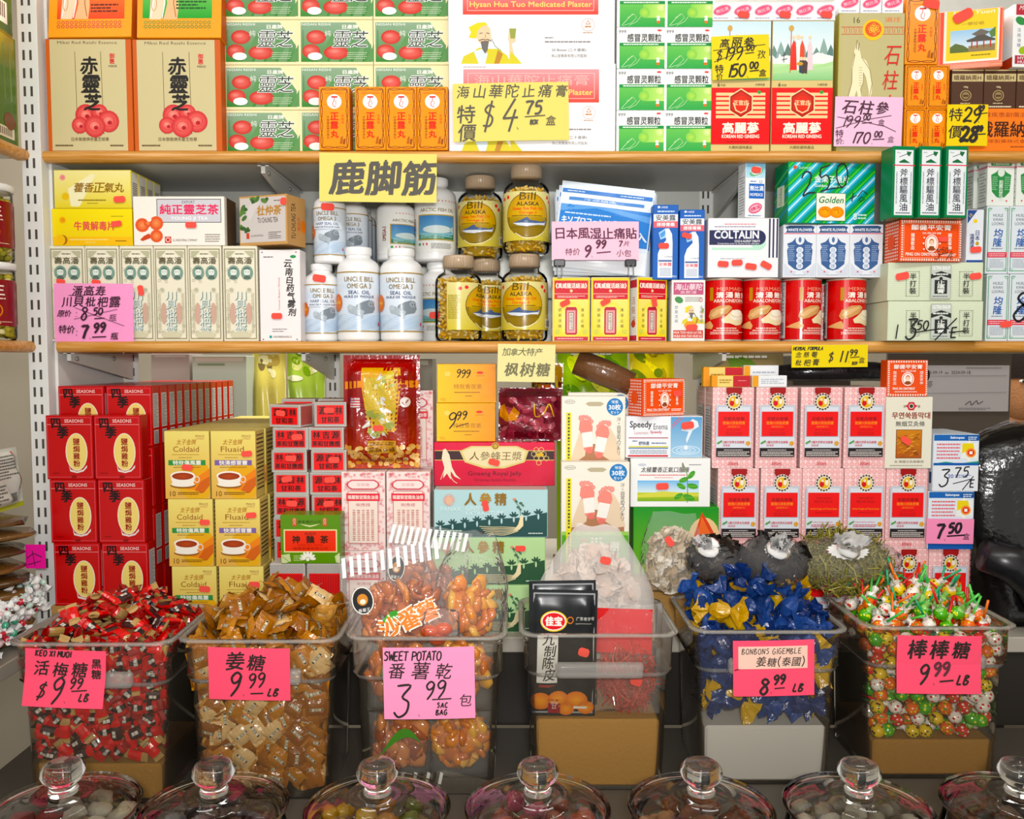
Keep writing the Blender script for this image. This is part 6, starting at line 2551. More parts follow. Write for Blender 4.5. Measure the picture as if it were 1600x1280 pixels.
@D('footpatch', 108, 187)
def _(a):
	a.bg = '#efe9dc'
	a.rect(1, 1, 107, 186, '#efe9dc')
	a.poly([(40, 12), (46, 9), (66, 9), (72, 12), (66, 16), (46, 16)], '#b9ae94')
	a.ell(14, 9, 9, 3.4, '#8a8474', n=14)
	a.ell(14, 9, 8, 2.6, '#efe9dc', n=14)
	a.greek(8, 8, 20, 10, 1, '#6a6456', wmin=1.2)
	a.ell(90, 17, 14, 14, '#2a78b4', n=24)
	a.text('増量', 90, 9, 5, '#f2f6fa', w=12)
	a.text('30枚', 90, 17.5, 9, '#f2f6fa', w=20, bold=.03)
	a.text('セット', 90, 26, 5, '#f2f6fa', w=14, bold=.02)
	a.poly([(14, 106), (26, 84), (48, 76), (80, 80), (100, 98), (100, 112), (14, 112)], '#a87a5c')
	a.poly([(14, 106), (30, 60), (38, 50), (44, 60), (40, 96), (28, 104)], '#e2cdb4')
	a.poly([(70, 96), (76, 56), (82, 50), (92, 66), (102, 104), (86, 106)], '#e2cdb4')
	for k, (cx, cy, rt) in enumerate(((42, 58, -8), (68, 66, 10))):
		ca, sa = cos(R_(rt)), sin(R_(rt))
		def q(x, y):
			return (cx + x * ca - y * sa, cy + x * sa + y * ca)
		a.poly([q(-9, -18), q(-4, -22), q(8, -18), q(12, -8), q(9, 8), q(8, 26), q(5, 34), q(-3, 34), q(-8, 26), q(-7, 6), q(-12, -6)], '#e58f84')
		a.poly([q(-8, 0), q(10, 0), q(8, 24), q(-8, 24)], '#f2efe8')
		for t, (x, y) in enumerate(((-6, -24), (-1, -25), (4, -24), (8, -21), (11, -16))):
			a.ell(*q(x if k == 0 else -x + 2, y), 3.3 if t else 4.4, 3.6 if t else 5, '#e9a096', n=10)
			a.ring(*q(x if k == 0 else -x + 2, y), 2.6, 2.8, .5, '#cf7468', 8)
		a.ell(*q(1, 30), 6, 5, '#d97c72', n=12)
	a.rect(8, 26, 16, 112, '#e8dc5a')
	a.greekv(9.5, 28, 15, 110, 1, '#3f4a2a', size=4)
	a.text('汗・目覚めスッキリ', 97, 34, 6.6, '#5a544a', vert=True, gap=1.02)
	a.rect(1, 114, 107, 186, '#5fa63c')
	a.rect(1, 112, 107, 118, '#9cc86a')
	a.rect(8, 112, 16, 184, '#e8dc5a')
	a.greekv(9.5, 114, 15, 180, 1, '#3f4a2a', size=4)
	a.text('中国足', 36, 122, 9, '#d8442c', vert=True, bold=.02)
	a.greekv(46, 122, 66, 178, 3, '#e9f2da', size=4)
	a.text('樹液', 84, 128, 16, '#f2f6e6', vert=True, bold=.02)
	L = a.side('L', '#3f8a34')
	L.greekv(8, 10, 16, 180, 1, '#d9d24a', size=4)
	L.greekv(24, 10, 32, 180, 1, '#cfe6b4', size=4)

@D('speedy', 120, 65)
def _(a):
	a.bg = '#eceef1'
	a.poly([(70, 1), (119, 1), (119, 64), (70, 64)], '#6aa2cc')
	a.grad(70, 1, 119, 64, '#5f98c4', '#a9cbe2')
	a.line([(72, 14), (84, 1)], 1.4, '#c8607a')
	a.line([(72, 18), (90, 1)], 1.2, '#c8607a')
	a.poly([(86, 22), (104, 4), (112, 8), (114, 16), (104, 22), (98, 36), (95, 42), (94, 36), (98, 24)], '#e3ebf2')
	for i in range(3):
		a.ring(94, 53, 8 + i * 7, 2.4 + i * 2.2, 1, '#dcebf5', 20)
	a.ell(94, 49, 3, 4, '#e6f0f7', n=10)
	a.text('Speedy', 23, 14, 13, '#3a3236', w=34, bold=.02)
	a.text('Enema', 54, 16, 9, '#5a5256', w=22)
	a.text('Lavement', 24, 25.5, 5, '#c98f98', w=22)
	a.text('Speedy', 47, 25, 5.5, '#c8505f', w=18, bold=.02)
	a.rect(4, 33, 66, 34.2, '#a03040')
	a.greek(10, 37, 18, 40, 1, '#5a6a8a')
	a.text('舒快通', 28, 42, 5.6, '#3a4a6a', w=16, bold=.02)
	a.greek(40, 40, 64, 43.6, 1, '#6a7a9a', wmin=2)
	a.rect(4, 46.6, 66, 48.4, '#d9d05a')
	a.rect(4, 49, 66, 50.4, '#3f6aa8')
	a.greek(6, 52, 64, 59, 3, '#9aa4b4', wmin=2)
	a.rect(3, 60.5, 66, 63, '#c8303c')
	a.side('T', '#d98f96')
	a.side('L', '#d5d6b8')

@D('dashe', 126, 77)
def _(a):
	a.bg = '#f0f0ee'
	a.text('太極藿香正氣口服液', 54, 18, 8.5, '#4a4440', w=76, shear=.15, bold=.02)
	a.greek(14, 25, 90, 28, 1, '#d96a6a', wmin=1.4)
	a.greek(38, 29.5, 68, 31.5, 1, '#d98a8a', wmin=1.4)
	a.grad(11, 35, 108, 54, '#7ab4e0', '#d6e6ea')
	a.grad(11, 54, 108, 68, '#c2ca5a', '#7aa63a')
	a.poly([(11, 58), (50, 52), (108, 56), (108, 60), (11, 62)], '#d2d06a')
	for x, y, rr, rt in ((84, 34, 8, -20), (96, 26, 8, -50), (98, 44, 9, 10), (80, 44, 8, 30), (92, 62, 10, 20), (76, 60, 8, -30)):
		a.ell(x, y, rr, rr * .5, '#4f9a3c', n=10, rot=rt)
		a.line([(x - rr * .8, y), (x + rr * .8, y)], .5, '#8fc46a')
	a.line(smooth_line([(90, 70), (90, 40), (88, 20), (84, 12)]), 1.2, '#6a8a4a')
	a.ell(83, 14, 2, 8, '#8a8a7a', n=8, rot=-10)
	a.greek(92, 9, 112, 11, 1, '#6a6660', wmin=1.4)
	a.ell(18, 10, 7, 2, '#c9ccd6', n=10)
	a.side('R', '#d8d8d2')
	a.side('L', '#dcdcd6')

@D('dropbox', 140, 108)
def _(a):
	a.bg = '#3f9a3c'
	a.grad(1, 1, 139, 107, '#2f8a34', '#7ab648')
	a.ell(116, 50, 26, 34, '#e8c89a', n=20)
	a.poly([(112, 8), (124, 26), (134, 44), (136, 60), (128, 74), (116, 78), (104, 74), (98, 60), (100, 44), (106, 26)], '#d0502c')
	a.poly([(112, 14), (120, 30), (129, 46), (130, 58), (124, 68), (116, 72), (106, 68), (103, 58), (105, 44)], '#e2744a')
	a.poly([(2, 92), (60, 84), (139, 96), (139, 106), (2, 106)], '#a9cc4a')
	a.side('R', '#2f7a30')

def ninjiom(a, cn, tag_, white):
	a.bg = '#f8dcd9'
	a.items_buf = []
	V = []
	for i in range(8):
		for j in range(15):
			x, y = 4.5 + i * 8.6, 4.5 + j * 8.8
			if 10 < x < 58 and 34 < y < 100:
				continue
			a.ring(x, y, 3.4, 3.4, .8, '#e58a90', 8)
			a.ring(x, y, 1.6, 1.6, .6, '#e79ca0', 6)
	a.frame(4.6, 27, 62.6, 78, .6, '#9a9aa4')
	a.rect(5.2, 27.6, 62, 100, '#d9dde4')
	a.frame(6.4, 28.8, 60.8, 76, 1, '#aeb4c0')
	if tag_:
		for k in range(9):
			an = R_(-10 + 200 * k / 8)
			a.ell(33.6 + 10 * cos(an), 4 + 8 * sin(an), 3.4, 3.4, '#8f1420', n=8)
		a.ell(33.6, 4, 11, 9, '#9a1622', n=14)
		a.rect(20, -.5 + 1, 47, 3, '#e9b5b4') if False else None
	a.ell(33.6, 22, 13.6, 13.6, '#f0ece2', n=22)
	for k in range(16):
		an = 2 * pi * k / 16
		a.ell(33.6 + 11.4 * cos(an), 22 + 11.4 * sin(an), 2, 2, '#4a3a34', n=6)
	a.ell(33.6, 22, 10.6, 10.6, '#e9e0c4', n=18)
	a.ell(33.6, 22, 8.8, 8.8, '#dcb84a', n=18)
	a.ell(30, 24, 3.8, 4.6, '#c8303a', n=10)
	a.ell(31, 18.4, 2.2, 2.4, '#f2dcc0', n=8)
	a.ell(38, 21, 3, 5, '#f0e8d8', n=10)
	a.ell(38, 15.6, 2, 2, '#3a2c28', n=8)
	a.rect(8, 37, 59, 75, '#e01420')
	a.ell(33.6, 22, 13.6, 13.6, '#f0ece2', n=22) if False else None
	if cn:
		a.text('京都念慈菴', 33.6, 48, 5.6, '#8f0c16', w=34, bold=.03)
		a.text('蜜煉川貝枇杷膏', 33.6, 54.5, 5, '#ee8a34', w=36, bold=.03)
		a.text('(廣東配方)', 33.6, 60.5, 3.6, '#ee8a34', w=20)
		a.text('NIN JIOM', 33.6, 65.5, 3, '#9a0c18', w=22)
		a.text('PEI PA KOA', 33.6, 69.5, 3, '#9a0c18', w=26)
		a.greek(20, 71.6, 48, 73.4, 1, '#9a0c18')
		a.text('13種天然草本及蜂蜜', 33, 84, 4, '#c8606a', w=36, bold=.02)
		a.text('潤喉膏', 22, 89, 3.6, '#c8606a', w=12)
	else:
		a.text('NIN JIOM', 33.6, 46, 3.8, '#9a0c18', w=24, bold=.02)
		a.text('PEI PA KOA', 33.6, 51, 4, '#9a0c18', w=30, bold=.02)
		a.text('Herbal Cough and Throat Syrup', 33.6, 62.5, 3.4, '#ee8a34', w=44, bold=.03)
		a.greek(20, 67, 48, 69, 1, '#9a0c18')
		a.text('13 Natural Herbs and Honey', 32, 83, 3, '#c8606a', w=34)
		a.greek(14, 86, 52, 91, 2, '#c8606a', wmin=2)
	a.ell(9.5, 85, 3.4, 1.6, '#5a9a4a', n=8, rot=-30)
	a.ell(13, 83, 2.6, 1.2, '#4a8a3c', n=8, rot=-50)
	for k in range(5):
		a.ell(57 + 2.2 * cos(k * 1.26), 86 + 2.2 * sin(k * 1.26), 1.8, 1.8, '#d9a03c', n=6)
	a.rect(5.4, 93, 61.8, 107, '#1c1416')
	a.greek(18, 95, 50, 97.4, 1, '#cfc8c4', wmin=1.5)
	a.greek(8, 98, 60, 106, 3, '#cfc8c4', wmin=1.4, fill=.55)
	a.text('300ml', 33, 117, 5, '#c8404c', w=16, bold=.02)
	if white:
		a.rect(2.5, 113, 63, 124, '#eeecea')
		a.greek(5, 115, 26, 122, 3, '#9a9692', wmin=2)
		a.greek(34, 115, 54, 121, 2, '#5a5654', wmin=2)
	for k in 'LR':
		L = a.side(k, '#eebfbd')
		for i in range(5):
			for j in range(15):
				L.ring(4 + i * 8, 4.5 + j * 8.6, 3, 2.8, .8, '#cf8a8c', 6)
		L.rect(7, 30, 33, 108, '#d5d3d6')
		L.greek(9, 34, 31, 104, 16, '#8a8a90', wmin=2)

@D('ninjiom', 67, 125)
def _(a):
	ninjiom(a, True, True, False)

@D('ninjiom_en', 67, 125)
def _(a):
	ninjiom(a, False, False, True)

@D('smallmed', 62, 20)
def _(a):
	a.bg = '#e8b24a'
	a.rect(.5, .5, 37, 19.5, '#ecd08a')
	a.rect(34, .5, 61.5, 19.5, '#b8343c')
	a.rect(.5, .5, 9, 19.5, '#e39a2c')
	a.greek(12, 6, 32, 14, 2, '#a07a3c', wmin=2)
	a.greek(42, 8, 56, 10, 1, '#e0a0a0')
	a.side('L', '#e0962c')
	a.side('T', '#d9a24a')

@D('smallwhite', 55, 20)
def _(a):
	a.bg = '#e9eaec'
	a.rect(.5, .5, 10, 19.5, '#e3a03c')
	a.greek(14, 5, 50, 15, 3, '#b0b6c0', wmin=3)
	a.side('L', '#e3a03c')
	a.side('T', '#dadbde')

@D('pingon_sq', 66, 60)
def _(a):
	a.bg = '#e2603a'
	n = 16
	for i in range(n):
		a.rect(1.5 + i * 63.5 / n, 1, 1.5 + i * 63.5 / n + 2.3, 4.2, '#f6ded2')
		a.rect(1.5 + i * 63.5 / n, 56, 1.5 + i * 63.5 / n + 2.3, 59, '#f6ded2')
		a.rect(1, 2 + i * 3.5, 4, 4 + i * 3.5, '#f6ded2')
		a.rect(62, 2 + i * 3.5, 65, 4 + i * 3.5, '#f6ded2')
	a.text('鄒健平安膏', 33, 11, 7, '#fbeee6', w=46, bold=.03)
	a.text('註冊商標', 34, 18, 3, '#fbeee6', w=24)
	a.text('鎮痛散血', 12, 18, 5.4, '#fbeee6', vert=True)
	a.text('順氣寧神', 55, 18, 5.4, '#fbeee6', vert=True)
	a.ell(33, 31, 10, 11.5, '#fbeee6')
	a.ell(33, 31, 8.6, 10, '#e2603a')
	a.ell(33, 31, 7.6, 9, '#fbeee6')
	a.ell(33, 29, 3.4, 4.2, '#b0643c', n=12)
	a.ell(33, 30, 2.8, 3.4, '#f3cdb4', n=12)
	a.poly([(27, 39), (30, 34.5), (36, 34.5), (39, 39), (33, 40)], '#8a4a2c')
	a.text('PING ON OINTMENT', 27, 47, 4, '#fbeee6', w=36, bold=.03)
	a.greek(12, 51, 50, 53.4, 1, '#fbeee6', wmin=1.4)

@D('moxa', 74, 112)
def _(a):
	a.bg = '#e6e2d2'
	a.poly([(36, 8), (44, 8), (46, 12), (50, 14), (46, 17), (44, 21), (36, 21), (34, 17), (30, 14), (34, 12)], '#c8404a')
	a.ell(40, 14.5, 4, 4, '#e6e2d2', n=12)
	a.ell(40, 14.5, 3, 3, '#3a3434', n=12)
	a.text('漢', 29, 15, 4, '#5a5450')
	a.text('醫', 52, 15, 4, '#5a5450')
	a.text('무연쑥뜸막대', 40, 29, 10, '#8a3a2c', w=60, bold=.03)
	a.text('無烟艾灸條', 39, 42, 8, '#4a4a44', w=46, bold=.01)
	a.rect(17, 51, 58, 96, '#6a3a22')
	a.grad(18, 52, 57, 95, '#c9863a', '#a85a24')
	r = random.Random(6)
	for i in range(36):
		x, y = r.uniform(20, 54), r.uniform(55, 92)
		a.line([(x - 3, y + r.uniform(-3, 3)), (x + 3, y + r.uniform(-3, 3))], 1.3, r.choice(['#e0aa5c', '#7a4420', '#d0924a', '#94582a']))
	a.text('灸 無烟艾灸條專用', 38, 101, 4, '#6a5a4a', w=46)
	a.greek(8, 106, 62, 108, 1, '#9a9284', wmin=1.6)
	a.side('L', '#d2cdbc')

def salon(a):
	a.bg = '#dfe6ee'
	a.rect(.5, .5, 71.5, 10, '#2c62a8')
	a.text('Salonpas', 37, 5.5, 4.6, '#eef4fa', w=22, bold=.04)
	a.rect(52, 2, 70, 10, '#1f4a8a')
	a.greek(54, 3, 68, 9, 2, '#cfe0f2')
	a.greek(5, 13, 42, 40, 5, '#d9707a', wmin=1.8, fill=.42)
	a.ell(56, 26, 15, 17, '#f2f2ea', n=4)
	a.rect(44, 14, 69, 38, '#eef0ea')
	a.poly([(45, 14), (62, 14), (64, 22), (54, 26), (45, 30)], '#e8d23a')
	a.ell(59, 29, 8, 7.6, '#ee9a5a', n=14)
	a.ell(59, 29, 5.4, 5, '#d2443a', n=12)
	a.rect(56.6, 26.6, 61.4, 31.4, '#f6f2ec')
	a.poly([(.5, 46), (20, 43), (40, 46), (71.5, 42), (71.5, 45), (40, 48.5), (20, 46)], '#3f9a6a')
	a.side('L', '#d5dbe2').rect(14, 60, 30, 78, '#3a4a6a')
	a.side('T', '#7a94b8')

@D('salonpas_b', 72, 90)
def _(a):
	salon(a)
	a.rect(.5, 48, 71.5, 90, '#2458a4')
	a.text('Salonpas', 36, 55, 9, '#eef4fa', w=56, bold=.05)

@D('salonpas_a', 72, 90)
def _(a):
	salon(a)
	a.rect(.5, 45, 71.5, 49, '#2458a4')
	a.rect(.5, 49, 71.5, 89.5, '#e4e7ec')
	a.text('20', 28, 66, 6, '#3f54a0', w=9, bold=.03)
	a.greek(35, 63, 60, 69, 2, '#7f8cc0')
	a.hand('3', 9, 82, 26, '#1a1a1e', pen=1.8)
	a.hand('75', 33, 68, 16, '#1a1a1e', pen=1.6, adv=1.15)
	a.line([(32, 78), (48, 74), (62, 70)], 1.4, '#1a1a1e')
	a.line([(47, 88), (64, 66)], 1.6, '#1a1a1e')
	a.hand('E', 58, 84, 12, '#1a1a1e', pen=1.5)

@D('candybag', 120, 180)
def _(a):
	a.bg = '#8f1a18'
	a.mat = 'wrapper'
	a.grad(0, 0, 120, 90, '#a01c1c', '#7f1814')
	a.grad(0, 90, 120, 180, '#7f1814', '#b8481c')
	a.poly([(30, 20), (90, 20), (92, 40), (84, 120), (40, 120), (30, 44)], '#d9a53a')
	a.poly([(2, 42), (36, 40), (36, 50), (2, 54)], '#e0923a')
	a.poly([(86, 40), (118, 40), (118, 52), (86, 50)], '#e0923a')
	a.poly([(34, 30), (86, 30), (82, 116), (46, 116), (36, 100)], '#cdb25a')
	r = random.Random(12)
	for i in range(46):
		x, y = 60 + r.gauss(0, 10), r.uniform(30, 126)
		p = [(x + r.uniform(-9, 9), y + r.uniform(-9, 9)) for _ in range(4)]
		c = r.choice(['#e9e6da', '#f4f2ea', '#c9b35a', '#a8b06a', '#e0d9a4', '#d8d8d0', '#d2c05a', '#9aa05a'])
		p.sort(key=lambda q: math.atan2(q[1] - y, q[0] - x))
		a.poly(p, c)
	a.rect(12, 66, 28, 82, '#d9d4d0')
	for i in range(4):
		a.rect(12, 66 + i * 4, 28, 68 + i * 4, '#c0404a')
	a.rect(12, 66, 19, 74, '#3a4a8a')
	a.ell(98, 74, 8, 8, '#e9ddd8', n=16)
	a.line([(94, 74), (97, 78), (103, 70)], 1.6, '#7a2a22')
	for i in range(80):
		x, y = r.uniform(3, 117), 150 + r.uniform(-8, 26)
		a.ell(x, y, 5, 3.6, r.choice(['#d9a45c', '#e2b877', '#c98a44', '#e9c68c']), n=7, rot=r.uniform(0, 180))
	a.rect(40, 134, 84, 154, '#b98a3a')
	a.text('花旗參糖', 62, 148, 8, '#5a2a14', w=40, bold=.02)
	a.greek(44, 136, 80, 142, 2, '#5a2a14')
	a.text('WISCONSIN GINSENG CANDY', 62, 166, 5, '#5a2a14', w=76, bold=.02)

@D('autumnbag', 100, 130)
def _(a):
	a.bg = '#b98a2c'
	a.mat = 'wrapper'
	r = random.Random(21)
	for i in range(150):
		x, y = r.uniform(4, 96), r.uniform(4, 126)
		a.ell(x, y, r.uniform(3, 8), r.uniform(2, 5), r.choice(['#e0a42c', '#c8502c', '#6a2418', '#d9c23a', '#3a2a18', '#8a3a1c', '#e07a2c', '#5a5a1c']), n=7, rot=r.uniform(0, 180))

@D('fruitbag', 106, 84)
def _(a):
	a.bg = '#7a2a34'
	a.mat = 'wrapper'
	r = random.Random(5)
	for i in range(90):
		x, y = r.uniform(5, 101), r.uniform(18, 78)
		a.ell(x, y, r.uniform(4, 9), r.uniform(3, 6), r.choice(['#8a3040', '#6a1f2c', '#a04450', '#5a1822', '#b0606a']), n=8, rot=r.uniform(0, 180))
	a.poly([(2, 30), (10, 26), (18, 44), (26, 30), (36, 40), (30, 52), (14, 54), (2, 46)], '#c9862c')
	a.line(smooth_line([(60, 26), (62, 46), (76, 40), (84, 26), (92, 46)]), 2.2, '#d9ac4a')
	a.rect(2, 2, 104, 14, '#6a2830')

# ------------------------------------------------------------------ lower deck goods
def plain_box(px0, py0, px1, py1, Y, d, label, on=DECK, col='#b08a5c', name='cardboard_box'):
	x0, x1 = PX(px0, Y, py0), PX(px1, Y, py0)
	zt = PZ(py0, Y)
	mb = MB()
	mb.box(-(x1 - x0) / 2, (x1 - x0) / 2, 0, d, 0, zt - on, col, 'rough', c=.001)
	mb.box(-.02, .02, -.0003, -.0001, .0, (zt - on), '#c8a878', 'card')
	o = mb.build(name, None, ((x0 + x1) / 2, Y, on))
	tag(o, label, 'box')
	o_top[o.name] = zt
	return o

# red chicken powder cartons
ty = plain_box(80, 947, 236, 990, 1.626, .035, 'flat brown cardboard riser under the front red cartons')
sh = PZ(850, 1.625) - PZ(948, 1.625)
sw2 = round(PX(146, 1.625) - PX(72, 1.625) - .0012, 4)
SEA = {}
for k in range(3):
	z = top(ty) + .0006 + k * (sh + .0005)
	for c_ in range(2):
		x0 = (84, 78, 72)[k] + c_ * 75
		SEA[k, c_] = carton('powder_carton', 'seasons_bar' if k == 0 else 'seasons', x0, 100, x0 + 74, 198, 1.625, .036, on=z, w=sw2, h=round(sh, 4), mat='gloss',
							label='red chicken powder carton with a cream oval, %s of the front stack, %s column' % (('bottom', 'middle', 'top')[k], ('left', 'right')[c_]))
		SEA[k, c_].location.x = (PX(x0, 1.625, 900 - k * 97) + PX(x0 + 74, 1.625, 900 - k * 97)) / 2
n_deep = 12
hb = (PZ(603, 1.668) - DECK) / 4
hb = round(hb - .0006, 4)
for c_ in range(2):
	for row in range(n_deep):
		for k in range(4):
			Yr = 1.668 + row * .0375
			if row == 0:
				o = carton('powder_carton', 'seasons_bar' if k in (1, 3) else 'seasons', 91 + c_ * 75, 603, 164 + c_ * 75, 700, Yr, .036, on=DECK + k * (hb + .0006), w=sw2, h=hb, mat='gloss',
						   label='')
				o.location.x = PX(127 + c_ * 75, Yr, 640)
				SEA['b', c_, k] = o
			else:
				o = SEA['b', c_, k].copy()
				COL.objects.link(o)
				o.location.y = Yr
				o.location.x += .0012 * row
			lv = ('bottom', 'second', 'third', 'topmost')[k]
			if row < 3 and k > 0:
				o['label'] = 'red chicken powder carton, %s layer, %s column, %s of the deep rows' % (lv, ('left', 'right')[c_], ORD[row])
			else:
				o['label'] = 'red chicken powder carton far back, %s layer, %s column' % (lv, ('left', 'right')[c_])
			o['group'] = 'red chicken powder cartons in deep rows, %s %s' % (lv, ('left', 'right')[c_])

# cold remedy cartons, three layers running back
ch_ = round((PZ(673, 1.628) - DECK) / 3 - .0006, 4)
cx = ((268, 340, 343, 412), (262.5, 333.5, 336, 407), (257, 327.5, 329, 400))
for k in range(3):
	for c_ in range(2):
		zc = DECK + k * (ch_ + .0006)
		stk = {(2, 0): ((36, 56, 6, .02),), (2, 1): ((57, 35, -5, .02),), (1, 0): ((58, 36, 0, .019),), (1, 1): ((57, 25, -4, .02),), (0, 0): ((52, 35, 4, .021),), (0, 1): ((56, 28, 0, .021),)}[k, c_]
		o = carton('remedy_carton', ('coldaid', 'fluaid')[c_], cx[k][2 * c_], 0, cx[k][2 * c_ + 1], 100, 1.628, .060, on=zc, w=.0855, h=ch_, st=stk,
				   label='yellow remedy carton with a tea cup and %s band, %s of the front column' % (('a green', 'a violet')[c_], ('bottom', 'middle', 'top')[k]))
		xm = (cx[k][2 * c_] + cx[k][2 * c_ + 1]) / 2
		o.location.x = PX(xm, 1.628, (935, 831, 725)[k])
		for row in range(6):
			c = o.copy(); COL.objects.link(c)
			c.location.y += .0615 * (row + 1)
			c.location.x += .002 * (row + 1)
			c['label'] = 'yellow remedy carton behind the front column with %s band, %s layer, %s back' % (('a green', 'a violet')[c_], ('bottom', 'middle', 'top')[k], ORD[row])
			c['group'] = 'yellow remedy cartons running back'

# red and grey herbal tea boxes
YT = 1.664
gh2 = (PZ(668, YT) - DECK) / 9
r = random.Random(3)
for k in range(9):
	for c_ in range(2):
		x0 = (423, 482)[c_] + r.uniform(-1, 4)
		st = ((28 + r.uniform(-8, 12), 12 + r.uniform(-2, 4), r.uniform(-15, 5), .021, .0115),) if k > 3 and (k, c_) != (8, 1) else ()
		o = carton('herbal_tea_box', 'ganhe_long' if (k, c_) in ((8, 0), (8, 1), (7, 0), (5, 0)) else 'ganhe', x0, 700, x0 + 55.5, 736, YT + r.uniform(-.002, .002), .055, on=DECK + k * gh2, w=.0685, h=round(gh2 - .0006, 4), st=st,
				   label='red and grey herbal tea box, %s column, %s' % (('left', 'right')[c_], ('top of the stack' if k == 8 else '%s down the stack' % ORD[8 - k])), group='red and grey herbal tea boxes')
TT = DECK + 9 * gh2
carton('herbal_tea_box', 'ganhe', 417, 630, 472, 665, YT + .004, .055, on=TT + .0004, yaw=-14, st=((22, 14, 5, .02, .011),), label='red and grey herbal tea box lying askew on top of the stack', w=.066, h=.0435)
carton('herbal_tea_box', 'ganhe', 492, 618, 540, 660, YT + .012, .05, on=TT + .0004, yaw=3, st=((26, 12, 0, .02, .011),), label='red and grey herbal tea box set back on the right of the stack', w=.062, h=.048)
for k in range(3):
	for c_ in range(2):
		if k == 0:
			o = plain_box(438 + c_ * 55, 697, 491 + c_ * 55, 990, 1.752, .05, 'plain brown carton hidden behind the herbal tea stack, %s' % ('left', 'right')[c_])
			zt = top(o) + .0006
			continue
		carton('herbal_tea_box', 'ganhe', 440 + c_ * 57, 700, 494 + c_ * 57, 735, 1.75, .055, on=zt + (k - 1) * .0482, w=.0685, h=.0478, st=((24, 15, 4, .021, .0115),),
			   label='red and grey herbal tea box at the back, %s %s' % (('', 'lower', 'upper')[k], ('left', 'right')[c_]), group='red and grey herbal tea boxes')
HB = []
for c_ in range(2):
	for k in range(2):
		o = carton('herbal_tea_box', 'ganhe_back', 421 + c_ * 58, 875, 477 + c_ * 58, 932, 1.606, .05, on=DECK + k * .0705, w=.0665, h=.070,
				   label='herbal tea box turned to its red gridded back, %s %s' % (('lower', 'upper')[k], ('left', 'right')[c_]), group='herbal tea boxes turned to their backs')
carton('tea_box', 'greentea', 438, 800, 532, 876, 1.605, .045, on=DECK + .1412, mat='gloss', label='green tea box with a red title panel in front of the tea stack')

# pink oil cartons
PK = {}
hp = round((PZ(737, 1.652) - DECK) / 2 - .0006, 4)
for c_ in range(2):
	for k in range(2):
		PK[k, c_] = carton('oil_carton', 'pinkoil', 534 + c_ * 70, 737, 602 + c_ * 70, 863, 1.652, .06, on=DECK + k * (hp + .0006), w=.0845, h=hp, st=((46, 22, -8, .021),) if (k, c_) == (1, 1) else (),
						   label='pink and cream oil carton with a red title band, %s %s of four' % (('lower', 'upper')[k], ('left', 'right')[c_]))
for k in range(3):
	o = carton('oil_carton', 'pinkoil', 612, 610, 678, 735, 1.722, .06, on=DECK + k * (hp + .0006), w=.0845, h=hp,
			   label='pink and cream oil carton behind the red candy bag, %s' % ('bottom', 'middle', 'top')[k])
	o.location.x = PX(644, 1.722, 670)

# foil bag of candies on them
me = pillow('candy_bag', 'candybag', PX(657, 1.69) - PX(538, 1.69), PZ(555, 1.69) - PZ(735, 1.69) - .004, .055, 'wrapper', seed=5, wrinkle=.004, nu=26, nv=34, back='#7f1814')
bag = link_mesh('candy_bag', me, None, (PX(597, 1.69, 640), 1.688, PZ(737, 1.652) + .0015), (R_(-1), 0, R_(2)))
tag(bag, 'dark red foil bag of ginseng candies standing on the pink cartons', 'bag')
sticker(bag, -.004, .082, 0, .02, .011, y=-.036)

# ginseng cartons
YG = 1.632
g3 = (PZ(765, YG) - DECK) / 3
G1 = carton('ginseng_carton', 'panax_green', 671, 912, 850, 984, YG, .11, on=DECK, w=.2185, h=round(g3 - .0006, 4), label='pale green ginseng carton at the bottom of the ginseng stack')
G2 = carton('ginseng_carton', 'panax_green', 674, 838, 853, 910, YG, .11, on=DECK + g3, w=.2185, h=round(g3 - .0006, 4), st=((141, 16, 0, .02),), label='pale green ginseng carton with a red sticker, second in the ginseng stack')
G3 = carton('ginseng_carton', 'panax_blue', 677, 765, 857, 837, YG, .11, on=DECK + 2 * g3, w=.2185, h=round(g3 - .0006, 4), st=((82, 24, 80, .021),), label='pale blue ginseng carton under the crimson royal jelly box')
zq = DECK + 3 * g3
RJ = carton('jelly_box', 'royaljelly', 678, 684, 867, 752, YG + .048, .10, on=zq, mat='gloss', st=((94, 32, 15, .022),), label='crimson royal jelly box with a honeycomb and ginseng root')
Q1 = carton('capsule_box', 'capsule_gold_b', 681, 622, 775, 682, YG + .056, .05, on=top(RJ) + .0006, w=.116, label='golden capsule box with a price written large, lower of the pair')
Q2 = carton('capsule_box', 'capsule_gold_a', 681, 560, 777, 621, YG + .058, .05, on=top(Q1) + .0006, w=.116, label='golden capsule box with a price written small, upper of the pair')
me = pillow('fruit_bag', 'fruitbag', .128, .105, .045, 'wrapper', seed=8, wrinkle=.005, back='#5a1822')
o = link_mesh('fruit_bag', me, None, (PX(829, YG + .07, 640), YG + .074, top(RJ) + .0012), (R_(-4), 0, R_(-4)))
tag(o, 'bag of dark red dried fruit on the royal jelly box', 'bag')
me = pillow('snack_bag', 'autumnbag', .064, .155, .016, 'wrapper', seed=9, wrinkle=.004, back='#8a6a2c')
o = link_mesh('snack_bag', me, None, (PX(852, YG + .12, 640), YG + .118, top(RJ) + .0012), (R_(-3), R_(2), 0))
tag(o, 'orange and brown patterned bag behind the dried fruit bag', 'bag')

